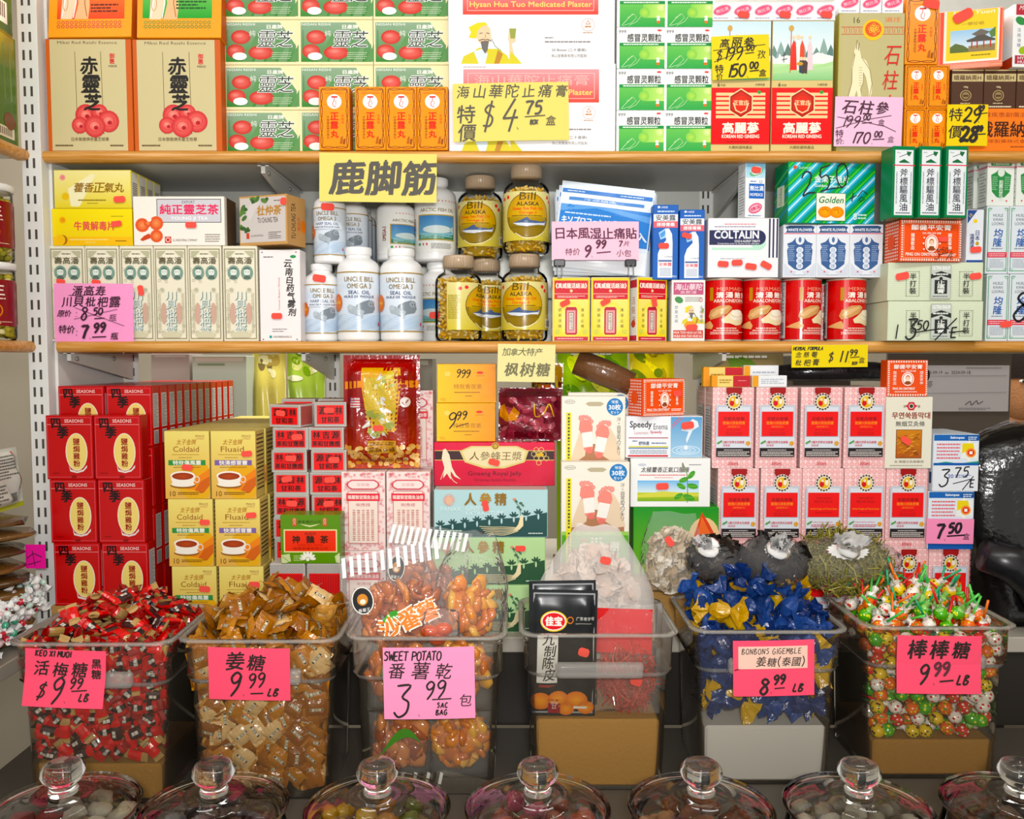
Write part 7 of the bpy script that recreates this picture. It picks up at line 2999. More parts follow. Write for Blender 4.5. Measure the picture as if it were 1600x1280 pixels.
# foot patch packs, enema, herbal drink and their support
rb = plain_box(872, 903, 1100, 990, 1.632, .20, 'brown cardboard carton hidden under the foot patch packs')
F1 = carton('foot_patch_pack', 'footpatch', 876, 718, 984, 903, 1.632, .028, on=top(rb) + .0006, label='foot patch pack with a blue 30 disc, lower of the two in front', w=.131, h=.224)
rb2 = plain_box(880, 800, 972, 903, 1.664, .06, 'brown cardboard carton hidden behind the lower foot patch pack', on=top(rb) + .0006)
F2 = carton('foot_patch_pack', 'footpatch', 877, 616, 977, 800, 1.664, .026, on=top(rb2) + .0006, label='foot patch pack with a blue 30 disc, upper of the two in front', w=.124, h=.226)
F3 = carton('foot_patch_pack', 'footpatch', 886, 614, 986, 800, 1.694, .026, on=top(rb2) + .0006, label='foot patch pack standing right behind the upper one', w=.124, h=.232)
mb = MB()
mb.tube([(-.055, 0, .012), (0, 0, 0), (.06, 0, -.014)], [.026, .027, .024], 14, '#6a4a34', 'wrapper')
o = mb.build('bark_roll', None, (PX(942, 1.705, 590), 1.707, top(F3) + .040), (0, R_(10), R_(-8)))
tag(o, 'roll of dried brown bark in film lying on the foot patch packs', 'bark roll')
DB = carton('drink_carton', 'dropbox', 988, 797, 1124, 903, 1.650, .09, on=top(rb) + .0006, label='green carton with a big orange drop, beside the white shred bag', w=.166)
DS = carton('drink_box', 'dashe', 985, 719, 1110, 795, 1.650, .075, on=top(DB) + .0006, st=((50, 44, -3, .024, .013),), label='white herbal drink box with a meadow and green leaves')
SP = carton('enema_box', 'speedy', 978, 650, 1098, 715, 1.652, .06, on=top(DS) + .0006, st=((96, 14, -8, .024, .014),), label='white and blue enema box under the orange ointment box')
carton('ointment_box', 'pingon', 1003, 590, 1072, 648, 1.655, .052, on=top(SP) + .0006, yaw=25, w=.096, st=((84, 26, 0, .019, .012),), label='orange ointment box turned to show its end, on the enema box')

# cough syrup cartons
YN = 1.660
hn = (PZ(605, YN) - DECK) / 3
NJ = {}
for k, xs in enumerate(((1125, 1190, 1255, 1320, 1384, 1449), (1120, 1187, 1252, 1317.5, 1383), (1112, 1180, 1250, 1318))):
	for i, x0 in enumerate(xs):
		en = k == 1 and i in (2, 3)
		o = carton('syrup_carton', 'ninjiom_en' if en else 'ninjiom', x0, 0, x0 + 67, 100, YN, .065, on=DECK + k * hn, w=.0798, h=round(hn - .0006, 4),
				   label='pink cough syrup carton with a red panel, %s layer, %s from the left' % (('bottom', 'middle', 'top')[k], ORD[i]), group='pink cough syrup cartons')
		o.location.x = PX(x0 + 33.5, YN, (915, 790, 665)[k])
		NJ[k, i] = o
		if k == 2 or (k < 2 and i < 4):
			c = o.copy(); COL.objects.link(c)
			c.location.y += .068
			c['label'] = 'pink cough syrup carton in the second row, %s layer, %s from the left' % (('bottom', 'middle', 'top')[k], ORD[i])
zn = DECK + 3 * hn
S_a = carton('pill_carton', 'smallmed', 1112, 588, 1173, 606, YN + .002, .02, on=zn, label='flat yellow and red pill box in front on the syrup cartons', h=.0225)
carton('pill_carton', 'smallmed', 1099, 575, 1161, 590, YN + .030, .02, on=zn, label='flat yellow and red pill box behind, on the syrup cartons', h=.0385)
carton('pill_carton', 'smallwhite', 1175, 585, 1230, 606, YN + .002, .02, on=zn, label='flat white and orange pill box in front on the syrup cartons', h=.0225)
carton('pill_carton', 'smallwhite', 1162, 571, 1217, 590, YN + .030, .02, on=zn, label='flat white and orange pill box behind, on the syrup cartons', h=.042)
MX = carton('moxa_box', 'moxa', 1383, 614, 1457, 726, YN - .004, .03, on=DECK + 2 * hn, label='cream moxa stick box with a brown window picture', st=((32, 68, 35, .021),), w=.0905)
carton('ointment_box', 'pingon_sq', 1386, 555, 1450, 612, YN - .002, .03, on=top(MX) + .0006, label='small square orange ointment box on the cream moxa box', w=.079)
SL = carton('pain_patch_box', 'salonpas_b', 1450, 760, 1522, 850, YN - .006, .022, on=DECK + hn, label='blue and white pain patch box behind the pink price tag, lower', w=.0885)
SL2 = carton('pain_patch_box', 'salonpas_a', 1458, 668, 1530, 757, YN - .006, .022, on=top(SL) + .0006, label='blue and white pain patch box with a price written on it, upper', w=.0885)
for i in range(5):
	for o, l in ((SL, 'lower'), (SL2, 'upper')):
		c = o.copy(); COL.objects.link(c)
		c.location.y += .0228 * (i + 1)
		c['label'] = 'blue and white pain patch box, %s in the %s row running back' % (ORD[i + 1], l)
		c['group'] = 'pain patch boxes running back'

# ------------------------------------------------------------------ hand-written price tags
def tagart(W, H, bg, fn):
	a = Art(W, H, bg)
	a.mat = 'marker'
	fn(a)
	return a

def price_tag(x0, y0, x1, y1, Y, bg, fn, label, roll=0, tilt=0, curl=.02, fold=None, zoff=0, yaw=0, tape=False, name='price_tag'):
	a = tagart(x1 - x0, y1 - y0, bg, fn)
	ym = (y0 + y1) / 2
	xa, xb = P(x0, ym, Y)[0], P(x1, ym, Y)[0]
	zt, zb = PZ(y0, Y), PZ(y1, Y)
	t = empty(name, ((xa + xb) / 2, Y, zt))
	tag(t, label, 'price tag')
	t.rotation_euler = (R_(tilt), R_(roll), R_(yaw))
	sheet('paper', a, xb - xa, zt - zb, t, curl=curl, fold=fold)
	if tape:
		mb = MB()
		mb.box(-.012, .012, -.0009, -.0007, -.012, .006, '#e9e4d0', 'shrink')
		mb.build('tape', t)
	return t

K1_ = '#57544e'
K2_ = '#2a2320'

def t1(a):
	for i, ch in enumerate('鹿脚筋'):
		a.text(ch, 40 + i * 56, 38, 52, K1_, bold=.035, shear=.14, rot=-3)

price_tag(500, 240, 683, 316, YS - .005, '#ead98c', t1, 'pale yellow sign with three big grey brush characters hanging from the upper shelf', roll=.8, curl=-.03)

def t2(a):
	a.script('海山華陀止痛膏', 2, 14, 20, K1_, gap=1.28, bold=.008)
	a.text('特', 19, 48, 28, K1_, bold=.01, shear=.1)
	a.text('價', 20, 77, 27, K1_, bold=.01, shear=.1)
	a.hand('$', 44, 72, 42, K1_, pen=2.2, kw=.8)
	a.hand('4', 74, 72, 46, K1_, pen=2.4, slant=.25, kw=.8)
	a.hand('.', 99, 72, 16, K1_, pen=3)
	a.hand('75', 112, 50, 20, K1_, pen=2.6, adv=1)
	a.line([(112, 54), (144, 52)], 1.6, K1_)
	a.hand('BOX', 120, 66, 7, K1_, pen=1.4, adv=.8)
	a.text('盒', 152, 60, 15, K1_, bold=.006, shear=.1)

price_tag(707, 129, 888, 220, 1.664, '#e8d98a', t2, 'yellow price tag reading 4.75 on the white plaster cartons', roll=-1)

def t3(a):
	a.script('高丽参', 10, 11, 15, K2_, gap=1.25)
	a.hand('$', 6, 38, 17, K2_, pen=1.3)
	a.hand('199', 18, 37, 19, K2_, pen=1.6, adv=.9)
	a.hand('00', 54, 25, 9, K2_, pen=1.3)
	a.line([(52, 29), (66, 28)], 1.5, K2_)
	a.text('孜', 77, 31, 13, K2_, shear=.1)
	a.line([(2, 22), (84, 16)], .9, K2_)
	a.line([(3, 40), (70, 18)], .9, K2_)
	a.text('特', 11, 51, 13, K2_, bold=.015)
	a.text('价', 11, 63, 10, K2_, bold=.015)
	a.hand('150', 22, 65, 19, K2_, pen=2.2, adv=.9)
	a.hand('.', 54, 66, 8, K2_, pen=2.4)
	a.hand('00', 58, 53, 10, K2_, pen=1.8)
	a.line([(58, 57), (73, 56)], 1.8, K2_)
	a.text('盒', 78, 60, 11, K2_, bold=.01, shear=.1)

price_tag(1111, 55, 1201, 123, 1.664, '#e8d464', t3, 'yellow price tag reading 150.00 on the left ginseng tin', roll=-2.5)

def t4(a):
	a.script('石柱參', 8, 17, 21, '#4a2a38', gap=1.22)
	a.hand('199', 10, 48, 17, '#4a2a38', pen=1.4, slant=.2)
	a.hand('00', 44, 37, 8, '#4a2a38', pen=1.3)
	a.line([(42, 42), (58, 40)], 1.4, '#4a2a38')
	a.text('盒', 72, 40, 10, '#4a2a38', shear=.1)
	a.line([(4, 32), (78, 46), (96, 54)], 1, '#4a2a38')
	a.line([(2, 50), (50, 36), (88, 29)], 1, '#4a2a38')
	a.text('特', 8, 58, 12, '#4a2a38', bold=.01)
	a.text('价:', 9, 70, 10, '#4a2a38', bold=.01)
	a.hand('170', 26, 73, 17, '#4a2a38', pen=1.8, slant=.2)
	a.hand('.', 58, 74, 8, '#4a2a38', pen=2)
	a.hand('00', 62, 63, 9, '#4a2a38', pen=1.5)
	a.line([(60, 67), (78, 66)], 1.6, '#4a2a38')
	a.text('盒', 88, 66, 10, '#7a5a68', shear=.1)

price_tag(1305, 151, 1411, 229, 1.663, '#f0c6de', t4, 'pink price tag reading 170.00 on the olive ginseng box', roll=.8)

def t5(a):
	a.text('特', 12, 16, 20, K2_, bold=.01, shear=.1)
	a.text('價', 12, 43, 20, K2_, bold=.01, shear=.1)
	a.hand('29', 24, 28, 22, K2_, pen=2.4, adv=.9)
	a.hand('.', 48, 28, 8, K2_, pen=2.6)
	a.hand('99', 47, 10, 8, K2_, pen=1.8, adv=.95)
	a.line([(50, 15), (63, 13)], 1.4, K2_)
	a.hand('28', 20, 58, 22, K2_, pen=4, adv=.9)
	a.hand('.', 44, 58, 8, K2_, pen=3)
	a.hand('99', 45, 42, 8, K2_, pen=2.8, adv=.95)
	a.line([(46, 47), (61, 46)], 1.8, K2_)

price_tag(1480, 163, 1544, 228, 1.664, '#ecd046', t5, 'yellow price tag reading 28.99 on the orange ointment tray')

def t6(a):
	a.script('潘高寿', 28, 11, 15, '#3a1a2a', gap=1.2)
	a.line([(24, 19), (82, 17)], 1.1, '#3a1a2a')
	a.script('川貝枇杷露', 10, 29, 16, '#3a1a2a', gap=1.18, bold=.02)
	a.script('原价', 5, 47, 11, '#3a1a2a', gap=1.0)
	a.hand(':', 34, 53, 12, '#3a1a2a', pen=1.6)
	a.hand('8', 42, 57, 20, '#3a1a2a', pen=2, kw=.9)
	a.hand('50', 62, 49, 11, '#3a1a2a', pen=1.8)
	a.line([(64, 55), (80, 54)], 1.8, '#3a1a2a')
	a.text('瓶', 92, 53, 11, '#3a1a2a', shear=.15)
	a.line([(32, 56), (100, 40)], .8, '#3a1a2a')
	a.line([(34, 38), (110, 66)], .8, '#3a1a2a')
	a.script('特价', 6, 72, 13, '#3a1a2a', gap=1.0)
	a.hand(':', 34, 82, 12, '#3a1a2a', pen=2)
	a.hand('7', 42, 86, 20, '#3a1a2a', pen=3.2, kw=.9)
	a.hand('.', 56, 86, 8, '#3a1a2a', pen=3)
	a.hand('99', 62, 76, 14, '#3a1a2a', pen=2.6)
	a.line([(60, 84), (82, 83)], 2, '#3a1a2a')
	a.text('瓶', 94, 82, 11, '#3a1a2a', bold=.02, shear=.15)

price_tag(84, 443, 208, 535, 1.667, '#f2a4cc', t6, 'bright pink price tag reading 7.99 on the cream syrup boxes', roll=.4)

def t7(a):
	for i, ch in enumerate('日本風湿止痛貼'):
		a.text(ch, 13 + i * 18.5, 19, 17, '#5a2a44', bold=.02, rot=-2)
	a.text('特价', 32, 48, 11, '#5a2a44', shear=.1)
	a.hand('9', 50, 56, 17, '#5a2a44', pen=2.2)
	a.hand('.', 62, 56, 8, '#5a2a44', pen=2.4)
	a.hand('99', 68, 42, 12, '#5a2a44', pen=2)
	a.line([(70, 50), (92, 48)], 1.8, '#5a2a44')
	a.hand('7', 104, 40, 9, '#5a2a44', pen=1.4)
	a.text('片', 116, 35, 9, '#5a2a44', shear=.2)
	a.text('小包', 112, 50, 11, '#5a2a44', shear=.1)

price_tag(862, 346, 998, 407, 1.668, '#f2c6d6', t7, 'pale pink price tag reading 9.99 on the blue patch pouches', tilt=-4)
# two clips holding it
for px, l in ((874, 'left'), (985, 'right')):
	X_, Z_ = P(px, 408, 1.666)
	t = empty('binder_clip', (X_, 1.662, Z_))
	tag(t, 'black binder clip with a silver wire leg, %s end of the pale pink tag' % l, 'clip')
	mb = MB()
	mb.box(-.011, .011, -.003, .006, -.011, .003, '#232428', 'plastic', c=.002)
	mb.build('jaw', t)
	mb = MB()
	mb.tube([(-.004, -.004, -.006), (-.005, -.006, -.026), (-.003, -.0065, -.033), (.003, -.0065, -.033), (.005, -.006, -.026), (.004, -.004, -.006)], .0011, 6, '#8f9092', 'metal')
	mb.build('wire_leg', t)

def t8(a):
	a.script('加拿大特产', 6, 12, 12, '#6a644a', gap=1.05, bold=.006)
	a.script('枫树糖', 8, 40, 22, '#6f6a50', gap=1.12, bold=.02)

price_tag(778, 538, 868, 597, YS - .005, '#e6dea8', t8, 'pale yellow sign with pencil-grey characters hanging over the dried fruit bag', roll=1)

def t9(a):
	a.hand('HERBAL FORMULA', 2, 8, 5.2, K2_, pen=.9, adv=.92, slant=.2)
	a.script('念慈菴', 4, 15, 9, K2_, gap=1.35, bold=.015)
	a.script('枇杷膏', 3, 27, 10, K2_, gap=1.35, bold=.015)
	a.hand('$', 56, 26, 15, K2_, pen=1.2)
	a.hand('11', 72, 27, 17, K2_, pen=1.6, adv=1.4)
	a.hand('.', 88, 27, 7, K2_, pen=1.8)
	a.hand('99', 90, 17, 9, K2_, pen=1.3)
	a.line([(91, 20), (106, 19)], 1.2, K2_)
	a.text('盒', 109, 24, 9, K2_, shear=.1)
	a.hand('BOX', 94, 31, 4.5, K2_, pen=.8, adv=.9)

price_tag(1237, 539, 1356, 574, YS - .005, '#e6d044', t9, 'yellow sign reading 11.99 hanging over the pink syrup cartons', roll=-.5)

def t10(a):
	a.hand('7', 14, 32, 22, '#22161c', pen=3.4, kw=.9)
	a.hand('.', 28, 33, 8, '#22161c', pen=3)
	a.hand('50', 33, 22, 15, '#22161c', pen=3)
	a.line([(32, 27), (60, 25)], 2.4, '#22161c')
	a.text('盒', 62, 27, 10, '#22161c', shear=.1)

price_tag(1448, 811, 1522, 850, 1.649, '#ee98ba', t10, 'pink price tag reading 7.50 on the lower pain patch box', roll=.6)

# ------------------------------------------------------------------ clear bins of sweets
BZ = CAMZ - .4405           # rim height of every bin
BINS = ((135, 1.302), (400, 1.316), (665, 1.330), (937.5, 1.344), (1206, 1.362), (1474, 1.382))
BW, BD = .2515, .212

def rrect(hx, hy, r, n=6):
	pts = []
	for cx, cy, a0 in ((hx - r, hy - r, 0), (-hx + r, hy - r, pi / 2), (-hx + r, -hy + r, pi), (hx - r, -hy + r, 3 * pi / 2)):
		for i in range(n + 1):
			a = a0 + pi / 2 * i / n
			pts.append((cx + r * cos(a), cy + r * sin(a)))
	return pts

def loft(mb, rings, col, mat, closed_bottom=True):
	V, F = [], []
	n = len(rings[0])
	for R in rings:
		V += R
	for j in range(len(rings) - 1):
		for i in range(n):
			k = (i + 1) % n
			F.append((j * n + i, j * n + k, (j + 1) * n + k, (j + 1) * n + i))
	if closed_bottom:
		F.append(tuple(reversed(range(n))))
	mb.add(V, F, col, mat, True)

HT = BZ - CTR

def half(z):
	"""Inner half width and half depth of a bin at height z above its foot."""
	if z > HT - .066:
		return BW / 2 - .006, BD / 2 - .006
	t = max(0, z) / (HT - .066)
	return BW / 2 - .0225 + .010 * t, BD / 2 - .0205 + .0085 * t

def make_bin():
	t = empty('storage_bin', (0, 0, 0))
	mb = MB()
	hx, hy = BW / 2, BD / 2
	prof = [(.021, 0.001), (.018, .004), (.0125, HT - .072), (.0105, HT - .068), (.006, HT - .064), (.004, HT - .008), (.001, HT - .005), (-.002, HT - .003), (-.002, HT), (.004, HT), (.0055, HT - .004)]
	rings = [[(x, y, z) for x, y in rrect(hx - i, hy - i * .9, .03 - min(.012, max(0, i * .3)))] for i, z in prof]
	loft(mb, rings, '#ffffff', 'bin_clear')
	mb.build('body', t)
	mb = MB()
	loft(mb, [[(x, y, z) for x, y in rrect(hx - i, hy - i, .03)] for i, z in ((-.0005, HT - .0045), (-.0035, HT - .0035), (-.0035, HT + .0005), (.0045, HT + .0012), (.0055, HT - .003))], '#ffffff', 'bin_grip', False)
	mb.build('rim', t)
	mb = MB()
	loft(mb, [[(x, y, z) for x, y in rrect(hx - i, hy - i * .9, .027)] for i, z in ((.0122, HT - .0725), (.0095, HT - .071), (.0085, HT - .068), (.0055, HT - .0635))], '#ffffff', 'bin_grip', False)
	mb.build('step', t)
	mb = MB()                                        # moulded grip in the collar
	pts = []
	z0, hh = HT - .058, .0105
	rings = []
	for yy, ins in ((-hy + .004, 0), (-hy - .004, .0005), (-hy - .007, .003), (-hy - .008, .006)):
		rings.append([(x, yy, z0 + z) for x, z in rrect(.070 - ins, .0125 - ins, .006)])
	V = [p for R in rings for p in R]
	n = len(rings[0])
	F = [(j * n + i, j * n + (i + 1) % n, (j + 1) * n + (i + 1) % n, (j + 1) * n + i) for j in range(3) for i in range(n)] + [tuple(3 * n + i for i in range(n))]
	mb.add(V, F, '#ffffff', 'bin_grip', True)
	mb.build('handle', t)
	return t

clear_material('bin_grip', (0.86, 0.85, 0.82), 0.16, 0.15, haze=0.22, hazecol=(0.75, 0.72, 0.66))
WHATS = ('red wrapped plum candies', 'brown wrapped ginger candies', 'bags of dried sweet potato', 'black pouches and red shreds', 'blue and yellow bonbons', 'lollipops')
proto = make_bin()
BO = []
for i, (px, Y) in enumerate(BINS):
	o = proto if i == 0 else copy_tree(proto)
	o.location = (PX(px, Y, 1004), Y + BD / 2, CTR)
	tag(o, 'clear plastic bin holding %s' % WHATS[i], 'bin', 'clear plastic bins on the counter')
	BO.append(o)

def filler(i, ytop, col, label, mat='rough', name='cardboard_box'):
	"""The box that stands inside a bin to raise its contents."""
	Y = BINS[i][1]
	h = PZ(ytop, Y + .02) - CTR - .004
	mb = MB()
	hx, hy = half(.0)
	mb.box(-hx + .003, hx - .003, -hy + .003, hy - .003, 0, h, col, mat, c=.004)
	o = mb.build(name, None, (BO[i].location.x, BO[i].location.y, CTR + .0035))
	tag(o, label, 'box')
	return h

FILL = {0: filler(0, 1196, '#a9814c', 'brown cardboard box inside the bin of red candies'),
		1: .004, 2: .004,
		3: filler(3, 1126, '#b58c55', 'brown cardboard box inside the bin of black pouches'),
		4: filler(4, 1136, '#d9d6cf', 'white box inside the bin of bonbons', 'paint', 'white_box'),
		5: filler(5, 1158, '#a9804c', 'brown cardboard box inside the bin of lollipops')}

def heap(i, sp, mound, seed, shell_f=1.6, shell_t=1.7, back=.0, mx=.012, my=.010):
	"""Resting places for a bin's sweets: the outer layers of a heap, seen through the front and over the rim."""
	r = random.Random(seed)
	out = []
	z = FILL[i] + sp * .62
	k = 0
	while z < HT + mound:
		hx, hy = half(z)
		if z < HT:
			hx -= mx
			hy -= my
		nx = max(1, int(2 * hx / sp))
		ny = max(1, int(2 * hy / sp))
		for b in range(ny + 1):
			for a in range(nx + 1):
				x = -hx + 2 * hx * (a + (.25 if (k + b) % 2 else -.25)) / nx
				y = -hy + 2 * hy * b / ny + (sp * .2 if k % 2 else 0)
				x = min(max(x, -hx), hx)
				y = min(max(y, -hy), hy)
				tz = HT - .012 + mound * max(0, 1 - (x / hx) ** 2 * .9) * max(0, 1 - ((y - back) / (hy * 1.35)) ** 2) * (1 + r.uniform(-.15, .15))
				if z > tz:
					continue
				if (y + hy) > sp * shell_f and (tz - z) > sp * shell_t:
					continue
				out.append((x + r.uniform(-.22, .22) * sp * (abs(x) < hx - sp * .3), y + r.uniform(-.2, .2) * sp * (abs(y) < hy - sp * .3), z + r.uniform(-.1, .1) * sp, (tz - z) < sp * shell_t, y + hy))
		z += sp * .74
		k += 1
	return out

# --- wrapped plum candies
def fin_candy(c_body, c_fin, c_band, c_back, glyph, L=.040, W=.0185, H=.013):
	mb = MB()
	n = 10
	st = [(-L / 2, .95, .06), (-L * .34, .9, .1), (-L * .27, .92, .8), (-L * .1, 1, 1), (L * .1, 1, 1), (L * .27, .92, .8), (L * .34, .9, .1), (L / 2, .95, .06)]
	for j in range(len(st) - 1):
		V, F = [], []
		for (x, sy, sz) in (st[j], st[j + 1]):
			for k in range(n):
				a = 2 * pi * k / n
				V.append((x, W / 2 * sy * cos(a), H / 2 * sz * sin(a)))
		for k in range(n):
			F.append((k, (k + 1) % n, n + (k + 1) % n, n + k))
		col = c_fin if j in (0, 1, 5, 6) else (c_band if j == 3 else c_body)
		up = [f for k, f in enumerate(F) if k < n // 2]
		dn = [f for k, f in enumerate(F) if k >= n // 2]
		mb.add(V, up, col, 'wrapper', False)
		mb.add(V, dn, c_back if j in (2, 3, 4) else col, 'wrapper', False)
	if glyph:
		a = Art(20, 10)
		a.mat = 'card'
		a.rect(4.4, 1.8, 15.6, 8.2, '#16100f')
		a.text(glyph, 10, 5, 5, '#eee6da', w=10, bold=.03)
		a.put(mb, lambda u, v, d: ((u - .5) * .022, (v - .5) * .0115, H / 2 + .0003 + d))
	return mb.mesh('sweet_candy')

PLUM = [fin_candy('#c4202c', '#b81c28', '#2a1416', '#a88c60', '活梅'), fin_candy('#d8303a', '#b8986a', '#c4202c', '#8a1a22', None),
		fin_candy('#341a1a', '#c62430', '#3a1c1c', '#c4202c', '黑糖'), fin_candy('#b81a26', '#8a1820', '#1e1012', '#9a7c50', '活梅')]

VC = {}

def settle(i, o, extra=()):
	"""Nudge a sweet inwards until no point of it pierces its bin's wall or floor."""
	R = np.array(o.rotation_euler.to_matrix())
	key = o.data.name
	if key not in VC:
		VC[key] = np.array([v.co[:] for v in o.data.vertices])
	V = np.vstack([VC[key]] + [np.array(e) for e in extra]) @ R.T
	b = BO[i].location
	p = np.array([o.location.x - b.x, o.location.y - b.y, o.location.z - CTR])
	for _ in range(3):
		W = V + p
		lo = FILL[i] + .0045 - W[:, 2].min()
		if lo > 0:
			p[2] += lo
			W = V + p
		low = W[:, 2] < HT + .003
		if not low.any():
			break
		W = W[low]
		z = np.clip(W[:, 2] / (HT - .066), 0, 1)
		col = W[:, 2] > HT - .062
		hx = np.where(col, BW / 2 - .0075, BW / 2 - .025 + .0105 * z)
		hy = np.where(col, BD / 2 - .0075, BD / 2 - .023 + .009 * z)
		for ax, h in ((0, hx), (1, hy)):
			over = (W[:, ax] - h).max()
			under = (-h - W[:, ax]).max()
			if over > 0:
				p[ax] -= over
			elif under > 0:
				p[ax] += under
	o.location = (b.x + p[0], b.y + p[1], CTR + p[2])

def scatter(i, pts, metas, name, label, cat, group, seed, tilt=1.0):
	r = random.Random(seed)
	b = BO[i].location
	for (x, y, z, topm, fd) in pts:
		me = r.choice(metas)
		side = z < HT and abs(x) > half(z)[0] - .034
		if side and not fd < .016:
			e = Euler((R_(90) + r.uniform(-.25, .25), r.uniform(-3.1, 3.1), (R_(90) if x > 0 else R_(-90)) + r.uniform(-.2, .2)))
		elif z < HT - .012 and fd < .03:
			e = Euler((R_(90) + r.uniform(-.35, .35) * tilt, r.choice((0, 3.14)) + r.uniform(-.9, .9) if side else r.uniform(-3.1, 3.1), r.uniform(-.25, .25)))
		else:
			e = Euler((r.uniform(-.9, .9) * tilt - .35, r.uniform(-.9, .9) * tilt, r.uniform(-3.1, 3.1)))
		o = link_mesh(name, me, None, (b.x + x, b.y + y, CTR + z), e)
		settle(i, o)
		tag(o, label, cat, group)

h0 = heap(0, .0265, .062, 1, back=.02, mx=.013, my=.010)
scatter(0, h0, PLUM, 'plum_candy', 'small plum candy in red, black and gold wrapper in the leftmost bin', 'candy', 'red wrapped plum candies in the leftmost bin', 2)

# --- ginger candies in flat brown sachets
def sachet(col, col2, glyph=True, L=.043, W=.031, T=.0105):
	mb = MB()
	nu, nv = 10, 6
	for s in (1, -1):
		V, F = [], []
		for j in range(nv + 1):
			for i in range(nu + 1):
				u, v = i / nu, j / nv
				k = max(0, 1 - (2 * abs(u - .5) / .76) ** 3) * max(0, 1 - (2 * abs(v - .5)) ** 2.4)
				zz = .0009 * sin(u * 19 + v * 5) * (1 - k)
				V.append(((u - .5) * L, (v - .5) * W * (1 - .05 * k), s * T / 2 * k + zz))
		for j in range(nv):
			for i in range(nu):
				a = j * (nu + 1) + i
				f = (a, a + 1, a + nu + 2, a + nu + 1)
				F.append(f if s == 1 else tuple(reversed(f)))
		mb.add(V, F, col if s == 1 else col2, 'wrapper', False)
	if glyph:
		for s in (1, -1):
			a = Art(30, 12)
			a.mat = 'card'
			a.rect(3, 3, 27, 9, '#e0cfa8')
			a.rect(3.6, 3.5, 26.4, 8.5, '#1c1612')
			a.text('薑味糖', 15, 6, 4.6, '#e9dfc8', w=18, bold=.02)
			a.ell(24, 11, 2.2, 1.2, '#c8605a', n=8)
			a.put(mb, lambda u, v, d: ((u - .5) * .026 * s, (v - .5) * .0105, s * (T / 2 + .0004 + d)))
	return mb.mesh('ginger_candy')

GING = [sachet('#a06a34', '#8f5a2a'), sachet('#8a5626', '#a8703a'), sachet('#b57c40', '#7c4c22'), sachet('#9a622e', '#c9985c', False), sachet('#d9b98a', '#b08048')]
h1 = heap(1, .0285, .066, 5, back=.02, mx=.015, my=.010)
scatter(1, h1, GING, 'ginger_candy', 'ginger candy in a glossy brown sachet in the second bin from the left', 'candy', 'brown wrapped ginger candies in the second bin', 6, 1.1)

# --- twisted blue and yellow bonbons
def bonbon(col, seed):
	r = random.Random(seed)
	mb = MB()
	n = 14
	st = [(-.040, .025), (-.030, .017), (-.020, .005), (-.013, .012), (0, .017), (.013, .012), (.020, .005), (.031, .018), (.042, .027)]
	V, F = [], []
	for j, (x, R) in enumerate(st):
		for k in range(n):
			a = 2 * pi * k / n
			edge = j in (0, 1, 7, 8)
			q = 1 + r.uniform(-.34, .34) * (1 if edge else .45)
			V.append((x + (r.uniform(-.007, .007) if j in (0, 8) else 0), R * q * cos(a) * (1 if not edge else .95), R * q * sin(a) * (.45 if edge else .9)))
	for j in range(len(st) - 1):
		for k in range(n):
			F.append((j * n + k, j * n + (k + 1) % n, (j + 1) * n + (k + 1) % n, (j + 1) * n + k))
	mb.add(V, F, col, 'cello', False)
	return mb.mesh('bonbon')

def cello_material():
	m, nt, N, L, b = nodes_of('cello')
	a = N.new('ShaderNodeAttribute')
	a.attribute_name = 'ink'
	L.new(a.outputs['Color'], b.inputs['Base Color'])
	b.inputs['Roughness'].default_value = .22
	b.inputs['Specular IOR Level'].default_value = .7
	n = N.new('ShaderNodeTexNoise')
	n.inputs['Scale'].default_value = 110
	n.inputs['Detail'].default_value = 3
	bp = N.new('ShaderNodeBump')
	bp.inputs['Strength'].default_value = .6
	bp.inputs['Distance'].default_value = .004
	tc = N.new('ShaderNodeTexCoord')
	L.new(tc.outputs['Object'], n.inputs['Vector'])
	L.new(n.outputs['Fac'], bp.inputs['Height'])
	L.new(bp.outputs['Normal'], b.inputs['Normal'])
	t = N.new('ShaderNodeBsdfTranslucent')
	L.new(a.outputs['Color'], t.inputs['Color'])
	mx = N.new('ShaderNodeMixShader')
	mx.inputs[0].default_value = .25
	L.new(b.outputs[0], mx.inputs[1])
	L.new(t.outputs[0], mx.inputs[2])
	L.new(mx.outputs[0], N['Material Output'].inputs['Surface'])
	MATS['cello'] = m

cello_material()
BLUE = [bonbon(c, k) for k, c in enumerate(('#23407c', '#1b3470', '#2c4c8e'))]
GOLD = [bonbon(c, 10 + k) for k, c in enumerate(('#dcb440', '#cfa538'))]
h4 = heap(4, .039, .080, 9, back=.0, mx=.022, my=.020)
r = random.Random(31)
bl = [p for p in h4]
r.shuffle(bl)
ng = int(len(bl) * .27)
scatter(4, bl[ng:], BLUE, 'bonbon', 'bonbon twisted in shiny blue cellophane in the fifth bin', 'bonbon', 'blue bonbons', 10, 1.2)
scatter(4, bl[:ng], GOLD, 'bonbon', 'bonbon twisted in shiny yellow cellophane among the blue ones', 'bonbon', 'yellow bonbons', 11, 1.2)

